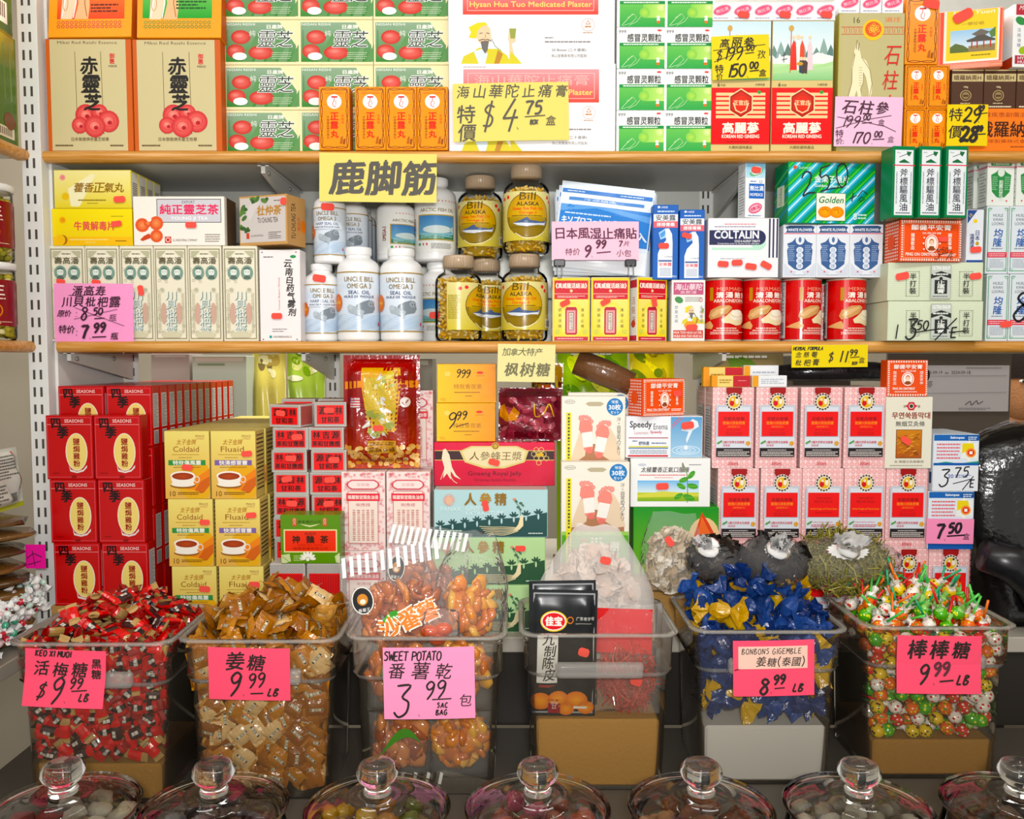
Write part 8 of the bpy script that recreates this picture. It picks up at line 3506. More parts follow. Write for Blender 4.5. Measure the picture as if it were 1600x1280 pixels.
# --- lollipops
def lolly_parts(kind, stick):
	mb = MB()
	r = random.Random(hash(kind) % 99 if False else len(kind) * 7)
	cols = {'white': ('#efe8dc', '#c8303a'), 'green': ('#5aa63a', '#e8e23a'), 'orange': ('#e0722c', '#f2d24a'), 'yellow': ('#e2c23a', '#5a2a20'), 'red': ('#c8402c', '#f2e0d0')}[kind]
	mb.ellipsoid((0, 0, 0), (.0118, .0118, .0118), cols[0], 'wrapper', 12, 8)
	pts = []
	for k in range(26):
		a, b = r.uniform(0, 6.28), r.uniform(-1, .7)
		c = math.sqrt(1 - b * b)
		p = Vector((c * cos(a), c * sin(a), b)) * .01215
		t1_ = p.normalized().orthogonal().normalized()
		t2_ = p.normalized().cross(t1_)
		s = r.uniform(.0012, .0026)
		V = [p + t1_ * s * cos(q) + t2_ * s * sin(q) for q in (0, 1.26, 2.51, 3.77, 5.03)]
		mb.add(V, [(0, 1, 2, 3, 4)], cols[1] if k % 3 else '#4a8f3a', 'wrapper')
	n = 10
	V, F = [], []
	for j, (z, R) in enumerate(((.0095, .007), (.0125, .0036), (.017, .0048), (.022, .0062))):
		for k in range(n):
			a = 2 * pi * k / n
			V.append((R * (1 + r.uniform(-.3, .3)) * cos(a), R * (1 + r.uniform(-.3, .3)) * sin(a), z + (r.uniform(-.002, .003) if j == 3 else 0)))
	for j in range(3):
		for k in range(n):
			F.append((j * n + k, j * n + (k + 1) % n, (j + 1) * n + (k + 1) % n, (j + 1) * n + k))
	mb.add(V, F, '#efe9df' if kind != 'green' else '#9aca7a', 'wrapper')
	w = mb.mesh('wrapped_ball')
	mb = MB()
	mb.tube([(0, 0, .010), (0, 0, .055)], .00205, 8, stick, 'plastic')
	return w, mb.mesh('stick')

LK = []
for kind in ('white', 'green', 'orange', 'yellow', 'red', 'white', 'green', 'orange'):
	for stc in ('#4fae5a', '#d2303a', '#2f9a6a', '#e0782c', '#68c060'):
		LK.append((kind, stc))
LM = {k: lolly_parts(*k) for k in set(LK)}
SN = {'#4fae5a': 'green', '#d2303a': 'red', '#2f9a6a': 'dark green', '#e0782c': 'orange', '#68c060': 'pale green'}
h5 = heap(5, .0272, .050, 15, back=.0, mx=.017, my=.014)
r = random.Random(77)
b = BO[5].location
for (x, y, z, topm, fd) in h5:
	k = r.choice(LK)
	w, s = LM[k]
	ax = (r.uniform(-1, 1), r.uniform(-1, .6), r.uniform(.3, 1.5)) if topm and z > HT - .015 else (r.uniform(-1, 1), r.uniform(.0, 1), r.uniform(-.5, .8))
	if abs(x) > .07:
		ax = (-abs(ax[0]) * (1 if x > 0 else -1), ax[1], ax[2])
	q = Vector(ax).to_track_quat('Z', 'Y').to_euler()
	t = link_mesh('lollipop', w, None, (b.x + x, b.y + y, CTR + z), q)
	link_mesh('stick', s, t)
	settle(5, t, ([(0, 0, .0555)],))
	tag(t, 'lollipop in a %s wrapper on a %s stick in the right-hand bin' % (k[0], SN[k[1]]), 'lollipop', '%s lollipops with %s sticks' % (k[0], SN[k[1]]))

# ------------------------------------------------------------------ bags in and above the bins
def lumps(name, cen, rad, n, sizes, cols, seed, mat='rough', flat=.5, shape='ell', nu=7, nv=5):
	"""Loose contents of a bag as one uncounted mass."""
	r = random.Random(seed)
	mb = MB()
	for _ in range(n):
		while True:
			p = Vector((r.uniform(-1, 1), r.uniform(-1, 1), r.uniform(-1, 1)))
			if p.length < 1:
				break
		if r.random() < .6:
			p = p.normalized() * r.uniform(.75, 1)
		c = (cen[0] + p.x * rad[0], cen[1] + p.y * rad[1], cen[2] + p.z * rad[2])
		s = r.uniform(*sizes)
		q = Euler((r.uniform(0, 6), r.uniform(0, 6), r.uniform(0, 6))).to_matrix()
		if shape == 'chip':
			k = 6
			V = [q @ Vector((s * r.uniform(.6, 1.2) * cos(6.283 * i / k), s * r.uniform(.6, 1.2) * sin(6.283 * i / k), s * .12 * r.uniform(-1, 1))) + Vector(c) for i in range(k)]
			mb.add(V, [tuple(range(k))], r.choice(cols), mat)
		elif shape == 'shred':
			d = q @ Vector((s, 0, 0))
			e = q @ Vector((0, s * .25, s * .2))
			cc = Vector(c)
			mb.tube([cc - d, cc + e, cc + d], s * .07, 4, r.choice(cols), mat, False)
		else:
			mb.ellipsoid(c, (s, s * r.uniform(.6, 1), s * flat), r.choice(cols), mat, nu, nv, q, .12, r)
	return mb

def film_bag(w, h, t, seed, mat='film', neck=0.0):
	"""Loose clear bag: a crumpled pillow open or gathered at the top. Origin at bottom centre."""
	r = random.Random(seed)
	ph = [(r.uniform(3, 12), r.uniform(3, 12), r.uniform(0, 6)) for _ in range(7)]
	mb = MB()
	nu, nv = 26, 26
	V, F = [], []
	for s in (-1, 1):
		for j in range(nv + 1):
			for i in range(nu + 1):
				u, v = i / nu, j / nv
				k = (max(0, 1 - (2 * abs(u - .5)) ** 2.2) ** .6) * (max(0, 1 - max(0, (v - .45) / .55) ** 2 * .85) if v > .45 else (min(1, v / .18)) ** .6)
				wv = sum(sin(p[0] * u + p[1] * v + p[2]) for p in ph) / 7
				ww = w * (1 - neck * max(0, (v - .55) / .45) ** 1.3)
				V.append(((u - .5) * ww + .01 * wv * w, s * (t / 2 * k + .0004) + .004 * wv, v * h + .01 * h * sin(u * 9 + ph[0][2]) * (v > .9)))
		o = (0 if s < 0 else (nu + 1) * (nv + 1))
		for j in range(nv):
			for i in range(nu):
				a = o + j * (nu + 1) + i
				f = (a, a + 1, a + nu + 2, a + nu + 1)
				F.append(f if s < 0 else tuple(reversed(f)))
	mb.add(V, F, '#ffffff', mat, True)
	return mb

def bag_thing(name, loc, rot, label, contents, film, cat='bag', extra=None):
	t = empty(name, loc)
	t.rotation_euler = rot
	tag(t, label, cat)
	o = contents.build('contents', t)
	o['kind'] = 'stuff'
	film.build('film', t)
	return t

clear_material('stripe_film', (0.97, 0.97, 0.97), 0.14, 0.2, haze=.85, hazecol=(.93, .93, .92), bump=.6, bscale=24)

def potato_bag(loc, rot, label, cols, seed, w=.165, h=.175, header=True, logo=True):
	t = empty('dried_fruit_bag', loc)
	t.rotation_euler = rot
	tag(t, label, 'bag')
	mb = lumps('c', (0, 0, h * .36), (w * .40, .018, h * .30), 110, (.012, .022), cols, seed, 'candy', .35)
	o = mb.build('contents', t); o['kind'] = 'stuff'
	film_bag(w, h, .050, seed).build('film', t)
	if header:
		mb = MB()
		for i in range(13):
			x = -w * .47 + i * w * .94 / 13
			mb.add([(x, -.009, h * .80), (x + .0062, -.009, h * .80), (x + .0092, -.006, h * .985), (x + .003, -.006, h * .985)], [(0, 1, 2, 3)], '#f6f6f4', 'paper')
		mb.build('striped_header', t)
		a = Art(100, 60)
		a.mat = 'card'
		a.ell(16, 18, 11, 14, '#f2f0ea', n=20)
		a.ell(16, 18, 10, 13, '#1c1a1a', n=20)
		a.ell(16, 17, 5.5, 6, '#c98a4c', n=12)
		a.ell(16, 19, 3, 2.6, '#f0e4d0', n=10)
		a.text('番薯王', 16, 27.5, 3.6, '#f2f0ea', w=12)
		if logo:
			a.ell(40, 40, 8, 4, '#58a63c', n=10, rot=-25)
			a.ell(46, 38, 7, 3.6, '#3f8f34', n=10, rot=20)
			for i, (ch, x, y) in enumerate((('沙', 38, 50), ('番', 58, 45), ('薯', 76, 41))):
				a.text(ch, x, y, 21, '#f6efe0', bold=.10, rot=-14)
				a.text(ch, x, y, 20, '#e8872c', bold=.035, rot=-14)
		mb = MB()
		a.put(mb, lambda u, v, d: ((u - .5) * w * .92, -.0285 - d + .006 * (2 * u - 1) ** 2, h * (.18 + .55 * v)))
		mb.build('printed_logo', t)
	return t

b2 = BO[2].location
POT = ['#a85a34', '#c07044', '#8f4a2c', '#b86a3c', '#d08a5a']
ORA = ['#d98a3c', '#e2a04c', '#c8742c', '#e8b468', '#cf7f3c']
potato_bag((b2.x - .034, b2.y - .040, BZ - .045), (R_(-10), R_(-11), R_(4)), 'clear striped bag of dried sweet potato with orange characters, front of its bin', POT, 3, w=.18)
potato_bag((b2.x - .028, b2.y + .040, BZ - .03), (R_(-10), R_(6), R_(-6)), 'clear striped bag of dried sweet potato standing behind the front one', POT, 4, w=.15, logo=False)
t = bag_thing('dried_fruit_bag', (b2.x + .058, b2.y - .020, BZ - .04), (R_(-8), R_(5), R_(-8)), 'loose clear bag of bright orange dried fruit at the right of the sweet potato bin',
			  lumps('c', (0, 0, .062), (.042, .03, .042), 60, (.014, .024), ORA, 8, 'candy', .4), film_bag(.125, .19, .085, 12, neck=.55))
mb = MB()
for dx, dz in ((-.018, 0), (.004, .004), (-.006, -.012)):
	mb.ellipsoid((dx, 0, dz + .012), (.015, .012, .011), '#c8582c', 'candy', 10, 7)
t = bag_thing('dried_fruit_bag', (b2.x + .022, b2.y - .075, BZ - .012), (0, 0, 0), 'small clear bag of glossy orange plums at the front of its bin', mb, film_bag(.06, .05, .04, 15))
# the lower bags seen through the bin wall
for i, (dx, dz, cols, sd, ttl) in enumerate(((-.048, .008, POT, 21, 'lower left'), (.050, .008, ORA, 22, 'lower right'), (-.050, .122, POT, 23, 'upper left'), (.052, .122, ORA, 24, 'upper right'))):
	tb = empty('dried_fruit_bag', (b2.x + dx, b2.y - .045, CTR + dz))
	tag(tb, 'clear bag of dried fruit inside the sweet potato bin, %s' % ttl, 'bag')
	c = lumps('c', (0, 0, .068), (.046, .020, .042), 90, (.012, .022), cols, sd, 'candy', .4).build('contents', tb)
	c['kind'] = 'stuff'
	film_bag(.106, .112, .056, sd).build('film', tb)
	if i in (0, 2):
		mb = MB()
		V = []
		n = 12
		for k in range(n + 1):
			u = k / n
			for s in (0, 1):
				V.append((-.03 + .07 * u, -.0295 - .004 * sin(u * 6), .03 + .03 * sin(u * 2.6) * (1 - .2 * s) + s * .022 * sin(u * pi) + (.035 if i == 2 else .02)))
		mb.add(V, [(2 * k, 2 * k + 2, 2 * k + 3, 2 * k + 1) for k in range(n)], '#4f9a34', 'gloss', True)
		mb.build('leaf_print', tb)
	if i == 0:
		mb = MB()
		for k in range(8):
			x = -.01 + k * .0105
			mb.add([(x, -.031, .004), (x + .005, -.031, .003), (x + .009, -.031, .022), (x + .004, -.031, .024)], [(0, 1, 2, 3)], '#f0f0ec' if k % 2 else '#2a2622', 'paper')
		mb.build('striped_header', tb)

# black preserved-peel pouches, red shreds and the white shred bags
@D('peelpouch', 112, 205)
def _(a):
	a.bg = '#16181a'
	a.mat = 'gloss'
	a.frame(6, 5, 108, 200, 2.4, '#9a9c9e')
	a.ell(40, 50, 22, 17, '#e2c23a', n=24)
	a.ell(40, 50, 20, 15, '#f4ece4', n=24)
	a.ell(40, 50, 18.5, 13.5, '#d2303a', n=24)
	a.text('佳宝', 40, 50, 15, '#f6efe8', w=27, bold=.05)
	a.ring(67, 48, 5, 5, 1.4, '#d9822c', 14)
	a.text('广东老字号', 92, 46, 6, '#e0ddd6', w=30)
	a.greek(76, 53, 104, 55, 1, '#a8a49c', wmin=1.4)
	a.rect(14, 70, 48, 150, '#d9d8d2')
	for i, ch in enumerate('九制陈皮'):
		a.text(ch, 31 + (2 if i % 2 else 0), 80 + i * 19, 19, '#22201e', bold=.012, shear=.2, rot=-4)
	a.greek(18, 153, 44, 157, 2, '#c8504a', wmin=1.6)
	for cx, cy, rr in ((22, 180, 18), (50, 176, 17), (80, 178, 19), (64, 192, 14), (96, 190, 14)):
		a.ell(cx, cy, rr, rr * .8, '#e8a03a', c2='#c9701c', n=16)
	a.rect(34, 176, 54, 200, '#8a2430')
	a.text('佳宝', 44, 182, 6, '#f0e0d8', w=12)
	a.greekv(40, 186, 48, 198, 2, '#e8d8d0', size=3)
	a.rect(76, 188, 98, 192, '#e9e4d8')

b3 = BO[3].location
zc3 = CTR + FILL[3] + .005
me = pillow('preserved_peel_pouch', 'peelpouch', .112, .208, .012, 'gloss', seal=.05, wrinkle=.0015, seed=5, back='#16181a')
for i, (dx, dy, rz, rx) in enumerate(((-.060, -.070, 2, -3), (-.054, -.048, 1, -4))):
	o = link_mesh('preserved_peel_pouch', me, None, (b3.x + dx, b3.y + dy, zc3 + i * .009), (R_(rx), R_(1.5 - i * 2), R_(rz)))
	tag(o, 'black pouch of preserved peel with a white strip, %s' % ('front of the two' if i == 0 else 'behind the front one'), 'pouch')
	if i == 0:
		sticker(o, .034, .108, 15, .018, .014, y=-.0105)

t = empty('red_shred_bag', (b3.x + .048, b3.y - .054, zc3))
t.rotation_euler = (R_(-4), R_(1), R_(-3))
tag(t, 'clear bag of red shreds with a red card inside, right of the black pouches', 'bag')
o = lumps('c', (0, .002, .060), (.050, .014, .062), 460, (.008, .018), ['#b8443a', '#c8544a', '#a8342c', '#d06a58'], 31, 'candy', shape='shred').build('contents', t)
o['kind'] = 'stuff'
mb = MB()
mb.box(-.052, .042, -.004, -.002, .098, .172, '#c81c34', 'gloss', c=.0006)
mb.build('red_card', t)
film_bag(.114, .180, .040, 33).build('film', t)
sticker(t, .015, .058, 18, .019, .014, y=-.0235)

t = bag_thing('white_fungus_bag', (b3.x + .0, b3.y + .035, zc3 + .02), (R_(-8), R_(3), 0), 'tall clear bag of pale shreds behind the black pouches and red shreds',
			  lumps('c', (0, .0, .125), (.082, .022, .112), 760, (.010, .017), ['#dcc4b4', '#e6d4c6', '#d2b6a4', '#ecdccf'], 41, 'rough', shape='chip'), film_bag(.21, .272, .062, 42, 'film_milky', neck=.65))
sticker(t, .012, .213, 8, .019, .013, y=-.034)
t = bag_thing('white_chip_bag', (PX(1047, 1.57, 900), 1.585, BZ + .003), (R_(-4), R_(4), R_(-4)), 'clear bag of dry white chips leaning against the green drop carton',
			  lumps('c', (0, .0, .062), (.045, .016, .060), 420, (.007, .014), ['#d9cbb6', '#e6dccb', '#c4b196', '#efe7da', '#b8a488'], 51, 'rough', shape='chip'), film_bag(.112, .150, .046, 52, 'film', neck=.3))
sticker(t, -.008, .098, 50, .020, .012, y=-.026)

def knot_bag(loc, w, h, label, cols, seed, name='knotted_bag', shape='ell', sizes=(.012, .022), knot=(0, 0, 0), n=90, sq=.8, lean=0, turn=0):
	t = empty(name, loc)
	t.rotation_euler = (R_(lean), 0, R_(turn))
	tag(t, label, 'bag')
	c = lumps('c', (0, 0, h * .42), (w * .42, w * .32, h * .36), n, sizes, cols, seed, 'wrapper' if shape == 'chip' else 'rough', .6, shape).build('contents', t)
	c['kind'] = 'stuff'
	r = random.Random(seed)
	mb = MB()
	nu, nv = 36, 14
	prof = [(0, .0), (.55, .0), (.86, .12), (1, .32), (.97, .52), (.84, .68), (.60, .80), (.34, .88), (.14, .95), (.10, 1.0), (.12, 1.05), (.24, 1.20), (.30, 1.42)]
	V, F = [], []
	for j, (q, z) in enumerate(prof):
		for i in range(nu):
			a = 2 * pi * i / nu
			pl = 1 + (.10 * (i % 2) - .05) * min(1, max(0, (z - .3) * 1.6)) * (1.6 if z > .8 else 1) + .03 * sin(3 * a + seed)
			V.append((q * w / 2 * pl * cos(a) + knot[0] * max(0, z - .5), q * w / 2 * sq * pl * sin(a) + knot[1] * max(0, z - .5), z * h + (r.uniform(-.006, .008) if z > 1.1 else 0)))
	for j in range(len(prof) - 1):
		for i in range(nu):
			k = (i + 1) % nu
			F.append((j * nu + i, j * nu + k, (j + 1) * nu + k, (j + 1) * nu + i))
	split = [f for f in F if min(f) < 7 * nu]
	rest = [f for f in F if min(f) >= 7 * nu]
	mb.add(V[:8 * nu], split, '#ffffff', 'film', True)
	mb.build('film', t)
	mb = MB()
	mb.add(V[7 * nu:], [tuple(q - 7 * nu for q in f) for f in rest], '#ffffff', 'knot_film', True)
	kz = h * .985
	kx, ky = knot[0] * .5, knot[1] * .5
	ring = [(kx + .013 * cos(2 * pi * i / 12), ky + .013 * sin(2 * pi * i / 12), kz + .003 * sin(i)) for i in range(13)]
	mb.build('knot', t)
	mb = MB()
	mb.tube(ring, .0085, 8, '#ffffff', 'knot_film')
	mb.build('tie', t)
	return t

clear_material('knot_film', (0.9, 0.9, 0.9), 0.15, 0.35, haze=.72, hazecol=(.93, .92, .90), bump=.35, bscale=30)
DARKF = ['#221d1a', '#181413', '#2f2722', '#3d322a']
PEAK = BZ + .062
knot_bag((PX(1118, 1.52, 900), 1.520, PEAK), .105, .078, 'knotted clear bag of black fungus, left of the pair on the blue bonbons', DARKF, 61, shape='chip', n=240, knot=(-.03, -.03, 0), lean=38, turn=-12)
knot_bag((PX(1204, 1.48, 900), 1.492, PEAK + .004), .125, .088, 'knotted clear bag of black fungus, right of the pair on the blue bonbons', DARKF, 62, shape='chip', n=300, knot=(-.02, -.03, 0), lean=42, turn=4)
knot_bag((PX(1316, 1.57, 880), 1.590, BZ + .034), .215, .100, 'large knotted clear bag of dried olive-green buds behind the lollipops', ['#8a8446', '#9a9454', '#7a743a', '#a8a064', '#6f6a38'], 63, shape='shred', sizes=(.012, .022), n=700, knot=(-.02, -.03, 0), lean=40, sq=.5)

# ------------------------------------------------------------------ price tags on the bins
HP = '#f4667c'

def bt(i, x0, y0, x1, y1, bg, fn, label, **k):
	return price_tag(x0, y0, x1, y1, BINS[i][1] - .014, bg, fn, label, **k)

def c1(a):
	a.hand('KEO XI MUOI', 16, 11, 9, K2_, pen=1.6, adv=.98, slant=.15)
	a.script('活梅糖', 10, 30, 22, K2_, gap=1.35, bold=.02)
	a.text('黑', 112, 20, 14, K2_, bold=.03)
	a.text('糖', 112, 36, 14, K2_, bold=.03)
	a.hand('$', 20, 76, 24, K2_, pen=2, slant=.25)
	a.hand('9', 42, 78, 36, K2_, pen=2.6, slant=.2, kw=.85)
	a.hand('.', 66, 79, 10, K2_, pen=2.6)
	a.hand('99', 72, 58, 15, K2_, pen=2)
	a.line([(76, 62), (100, 60)], 2, K2_)
	a.hand('LB', 88, 76, 11, K2_, pen=1.8, slant=.25)

bt(0, 40, 1016, 166, 1103, HP, c1, 'hot pink price tag reading KEO XI MUOI on the bin of red candies', roll=2.4, fold=(.55, .18))

def c2(a):
	a.script('姜糖', 24, 22, 28, K2_, gap=1.18, bold=.02)
	a.hand('9', 30, 76, 36, K2_, pen=2.8, slant=.2, kw=.85)
	a.hand('.', 54, 76, 10, K2_, pen=2.8)
	a.hand('99', 62, 62, 22, K2_, pen=2.2, kw=.9)
	a.line([(66, 73), (86, 72)], 2.4, K2_)
	a.hand('LB', 92, 76, 12, K2_, pen=1.9, slant=.35)

bt(1, 325, 1013, 453, 1097, HP, c2, 'hot pink price tag reading 9.99 on the bin of ginger candies', roll=1.2, tilt=4)

def c3(a):
	a.hand('SWEET POTATO', 1, 20, 14, K2_, pen=1.7, adv=.86, kw=.9, slant=.12)
	a.script('番薯乾', 1, 36, 26, K2_, gap=1.42, bold=.006)
	a.hand('3', 14, 106, 48, K2_, pen=2.6, kw=.9)
	a.hand('.', 54, 106, 10, K2_, pen=2.8)
	a.hand('99', 64, 78, 26, K2_, pen=2.2, kw=.95)
	a.line([(76, 81), (106, 80)], 2, K2_)
	a.hand('SAC', 83, 94, 7.5, K2_, pen=1.4, adv=1.15)
	a.hand('BAG', 81, 105, 8, K2_, pen=1.4, adv=1.1)
	a.text('包', 127, 83, 19, K2_, shear=.15)

bt(2, 598, 1012, 741, 1124, '#f4a2c4', c3, 'large pink price tag reading SWEET POTATO 3.99', roll=-.8)

def c5(a):
	a.hand('8', 40, 84, 24, K2_, pen=3, slant=.1)
	a.hand('.', 58, 82, 9, K2_, pen=3)
	a.hand('99', 62, 68, 14, K2_, pen=2.6)
	a.line([(64, 75), (80, 74)], 2, K2_)
	a.hand('LB', 92, 80, 12, K2_, pen=2, slant=.3)
	a.line([(2, 46), (16, 42)], 2, '#7a2030')
	a.rect(8, 9, 116, 44, '#f0cbbb')
	a.hand('BONBONS GIGEMBLE', 13, 21, 8.5, K2_, pen=.85, adv=1.05, slant=.1, kw=.98)
	a.script('姜糖', 34, 33, 15, K2_, gap=1.1, bold=.01)
	a.hand('(', 68, 40, 15, K2_, pen=1.2)
	a.script('泰國', 74, 33, 14, K2_, gap=1.1, bold=.01)
	a.hand(')', 106, 40, 15, K2_, pen=1.2)

bt(4, 1145, 1001, 1272, 1088, HP, c5, 'hot pink price tag with a pale strip on the bin of bonbons', roll=-1.2)

def c6(a):
	a.script('棒棒糖', 12, 22, 28, K2_, gap=1.22, bold=.03)
	a.hand('9', 32, 74, 28, K2_, pen=2.8, slant=.2, kw=.9)
	a.hand('.', 56, 74, 10, K2_, pen=3)
	a.hand('99', 56, 60, 19, '#5a3038', pen=3.2)
	a.line([(66, 70), (88, 68)], 2.6, K2_)
	a.hand('LB', 92, 74, 14, K2_, pen=2.2, slant=.35)

bt(5, 1402, 994, 1534, 1083, HP, c6, 'hot pink price tag reading 9.99 on the bin of lollipops', roll=.6, fold=(.5, .1))

# ------------------------------------------------------------------ glass jars in front
def make_jar():
	t = empty('glass_jar', (0, 0, 0))
	R = .097
	H = .165
	mb = MB()
	mb.lathe([(0, .004), (R * .7, .003), (R * .86, .0), (R * .93, .012), (R * .985, .05), (R, .085), (R * .985, H - .035), (R * .93, H - .015), (R * .90, H - .008), (R * .935, H - .004), (R * .94, H), (R * .90, H + .001)], 48, '#ffffff', 'jar_clear')
	mb.build('body', t)
	lid = MB()
	r = .0955
	out = [(0, H + .026), (.020, H + .0245), (.034, H + .0235), (.0385, H + .0255), (.041, H + .0245), (.042, H + .0215), (.058, H + .018), (.076, H + .0125), (.088, H + .007), (r, H + .0075), (r + .002, H + .005), (r + .001, H + .0022), (r - .004, H + .0012)]
	inn = [(r - .006, H + .0012), (.085, H + .003), (.070, H + .009), (.05, H + .0145), (.03, H + .0185), (0, H + .0195)]
	lid.lathe(list(reversed(out)), 56, '#ffffff', 'jar_lid')
	lid.lathe(list(reversed(inn)), 56, '#ffffff', 'jar_lid')
	lid.lathe([out[-1], inn[0]], 56, '#ffffff', 'jar_lid')
	lo = lid.build('lid', t)
	fix_normals(lo)
	kb = MB()
	k0 = H + .0255
	kb.lathe([(0, k0 + .0005), (.0185, k0 + .0005), (.0190, k0 + .004), (.0165, k0 + .009), (.0170, k0 + .013), (.0245, k0 + .019), (.0280, k0 + .027), (.0270, k0 + .034), (.0230, k0 + .0395), (.0165, k0 + .0430), (.0085, k0 + .0448), (0, k0 + .0452)], 36, '#ffffff', 'glass')
	ko = kb.build('knob', lo)
	fix_normals(ko)
	return t

jp = make_jar()
JX = (100, 335, 590, 840, 1095, 1341, 1592)
JC = (('pale crystal sweets', ['#d9d2c4', '#c9c0b0', '#8a3a3c', '#e9e4da']), ('dark dried plums', ['#3a2a2c', '#4a3438', '#5a4446', '#8a8a90']), ('yellow dried fruit and green leaves', ['#d9a83c', '#e2b852', '#c9923a', '#6a7a3a', '#b07a9a']),
	  ('rosy dried plums', ['#a0584a', '#b86a5a', '#8a4640', '#c9607f']), ('brown dried nuts', ['#8a5a44', '#a06e54', '#704634', '#b58a70']), ('grey-white sugared slices', ['#c9c4b8', '#b8b2a4', '#d9d4c8', '#a09a8c']), ('dark brown dried fruit', ['#5a4438', '#6a5244', '#4a382e', '#8a7464']))
NTH = ('leftmost', 'second', 'third', 'middle', 'fifth', 'sixth', 'rightmost')
SM = {}
for i, px in enumerate(JX):
	Yc = 1.112
	o = jp if i == 0 else copy_tree(jp)
	X_ = PX(px, Yc, 1268)
	o.location = (X_, Yc, TAB + .001)
	tag(o, 'lidded glass jar of %s, %s of the front row' % (JC[i][0], NTH[i]), 'jar', 'lidded glass jars along the front')
	r = random.Random(200 + i)
	for k in range(34):
		key = (i, k % 4)
		if key not in SM:
			mb = MB()
			mb.ellipsoid((0, 0, 0), (.017, .014, .0105), JC[i][1][k % len(JC[i][1])], 'candy' if i in (1, 2, 3) else 'rough', 12, 8, None, .16, r)
			SM[key] = mb.mesh('dried_sweet')
		lay = 0 if k < 16 else 1
		rr = .078 * math.sqrt((k % 17 + .4) / 17)
		an = k * 2.399 + i
		p = link_mesh('dried_sweet', SM[key], None, (X_ + rr * cos(an), Yc + rr * sin(an), TAB + (.118 + .013 * sin(k * 1.7) * .3 if lay == 0 else .141 + r.uniform(-.004, .004))), (r.uniform(-.6, .6), r.uniform(-.6, .6), r.uniform(0, 6)))
		tag(p, 'dried sweet among the %s in the %s glass jar' % (JC[i][0], NTH[i]), 'sweet', '%s in the %s glass jar' % (JC[i][0], NTH[i]))
	mb = MB()
	mb.lathe([(0, 0), (.076, 0), (.084, .02), (.086, .07), (.082, .108), (0, .110)], 24, JC[i][1][0], 'rough')
	f = mb.build('dried_sweets', None, (X_, Yc, TAB + .006))
	tag(f, '%s packed in the lower part of the %s glass jar' % (JC[i][0], NTH[i]), 'sweets', kind='stuff')

# ------------------------------------------------------------------ side bay at the left
XE = -.917
t = None

def side_shelf(zt, zb, label):
	t = empty('side_shelf', (XE - .15, 1.35, zb))
	tag(t, label, 'shelf')
	mb = MB()
	mb.box(-.17, .128, -.45, .300, .002, zt - zb, '#cfcdc4', 'paint', c=.0006)
	mb.build('board', t)
	mb = MB()
	th = zt - zb
	pr = [(.1275, th)] + [(.139 + .011 * cos(pi / 2 - pi * i / 10), th / 2 + th / 2 * sin(pi / 2 - pi * i / 10)) for i in range(11)] + [(.1275, 0)]
	n = len(pr)
	V = [(p[0], -.45, p[1]) for p in pr] + [(p[0], .306, p[1]) for p in pr]
	F = [(i, (i + 1) % n, (i + 1) % n + n, i + n) for i in range(n)] + [tuple(range(n)), tuple(reversed(range(n, 2 * n)))]
	mb.add(V, F, '#c98a4e', 'wood')
	mb.build('wooden_edge', t)
	return t

side_shelf(S1T, S1B, 'upper side shelf running towards the viewer at the far left')
side_shelf(S2T, S2B, 'middle side shelf running towards the viewer at the far left')
mb = MB(); mb.box(-1.4, -.883, .9, 2.0, DECK - .03, DECK - .002, '#a8a298', 'paint', c=.002)
for x, y in ((-1.38, .92), (-1.38, 1.95), (-.92, .92), (-.92, 1.95)):
	mb.box(x, x + .025, y, y + .025, 0, DECK - .03, '#4c463e', 'paint')
tag(mb.build('side_deck'), 'grey side deck under the heap of clear mint candies', 'deck')

def side_carton(design, y0, y1, h, z, label, X=-.932, d=.12):
	me = carton_mesh(design, y1 - y0, h, d, 'gloss', 'gift_carton')
	o = link_mesh('gift_carton', me, None, (X, (y0 + y1) / 2, z), (0, 0, pi / 2))
	tag(o, label, 'box')
	return z + h

zt = side_carton('leftgreen', 1.47, 1.648, .200, S1T, 'green and gold gift carton on the upper side shelf at the far left')
side_carton('leftgreen2', 1.47, 1.640, .16, zt + .0006, 'dark green gift carton stacked above the green and gold one')

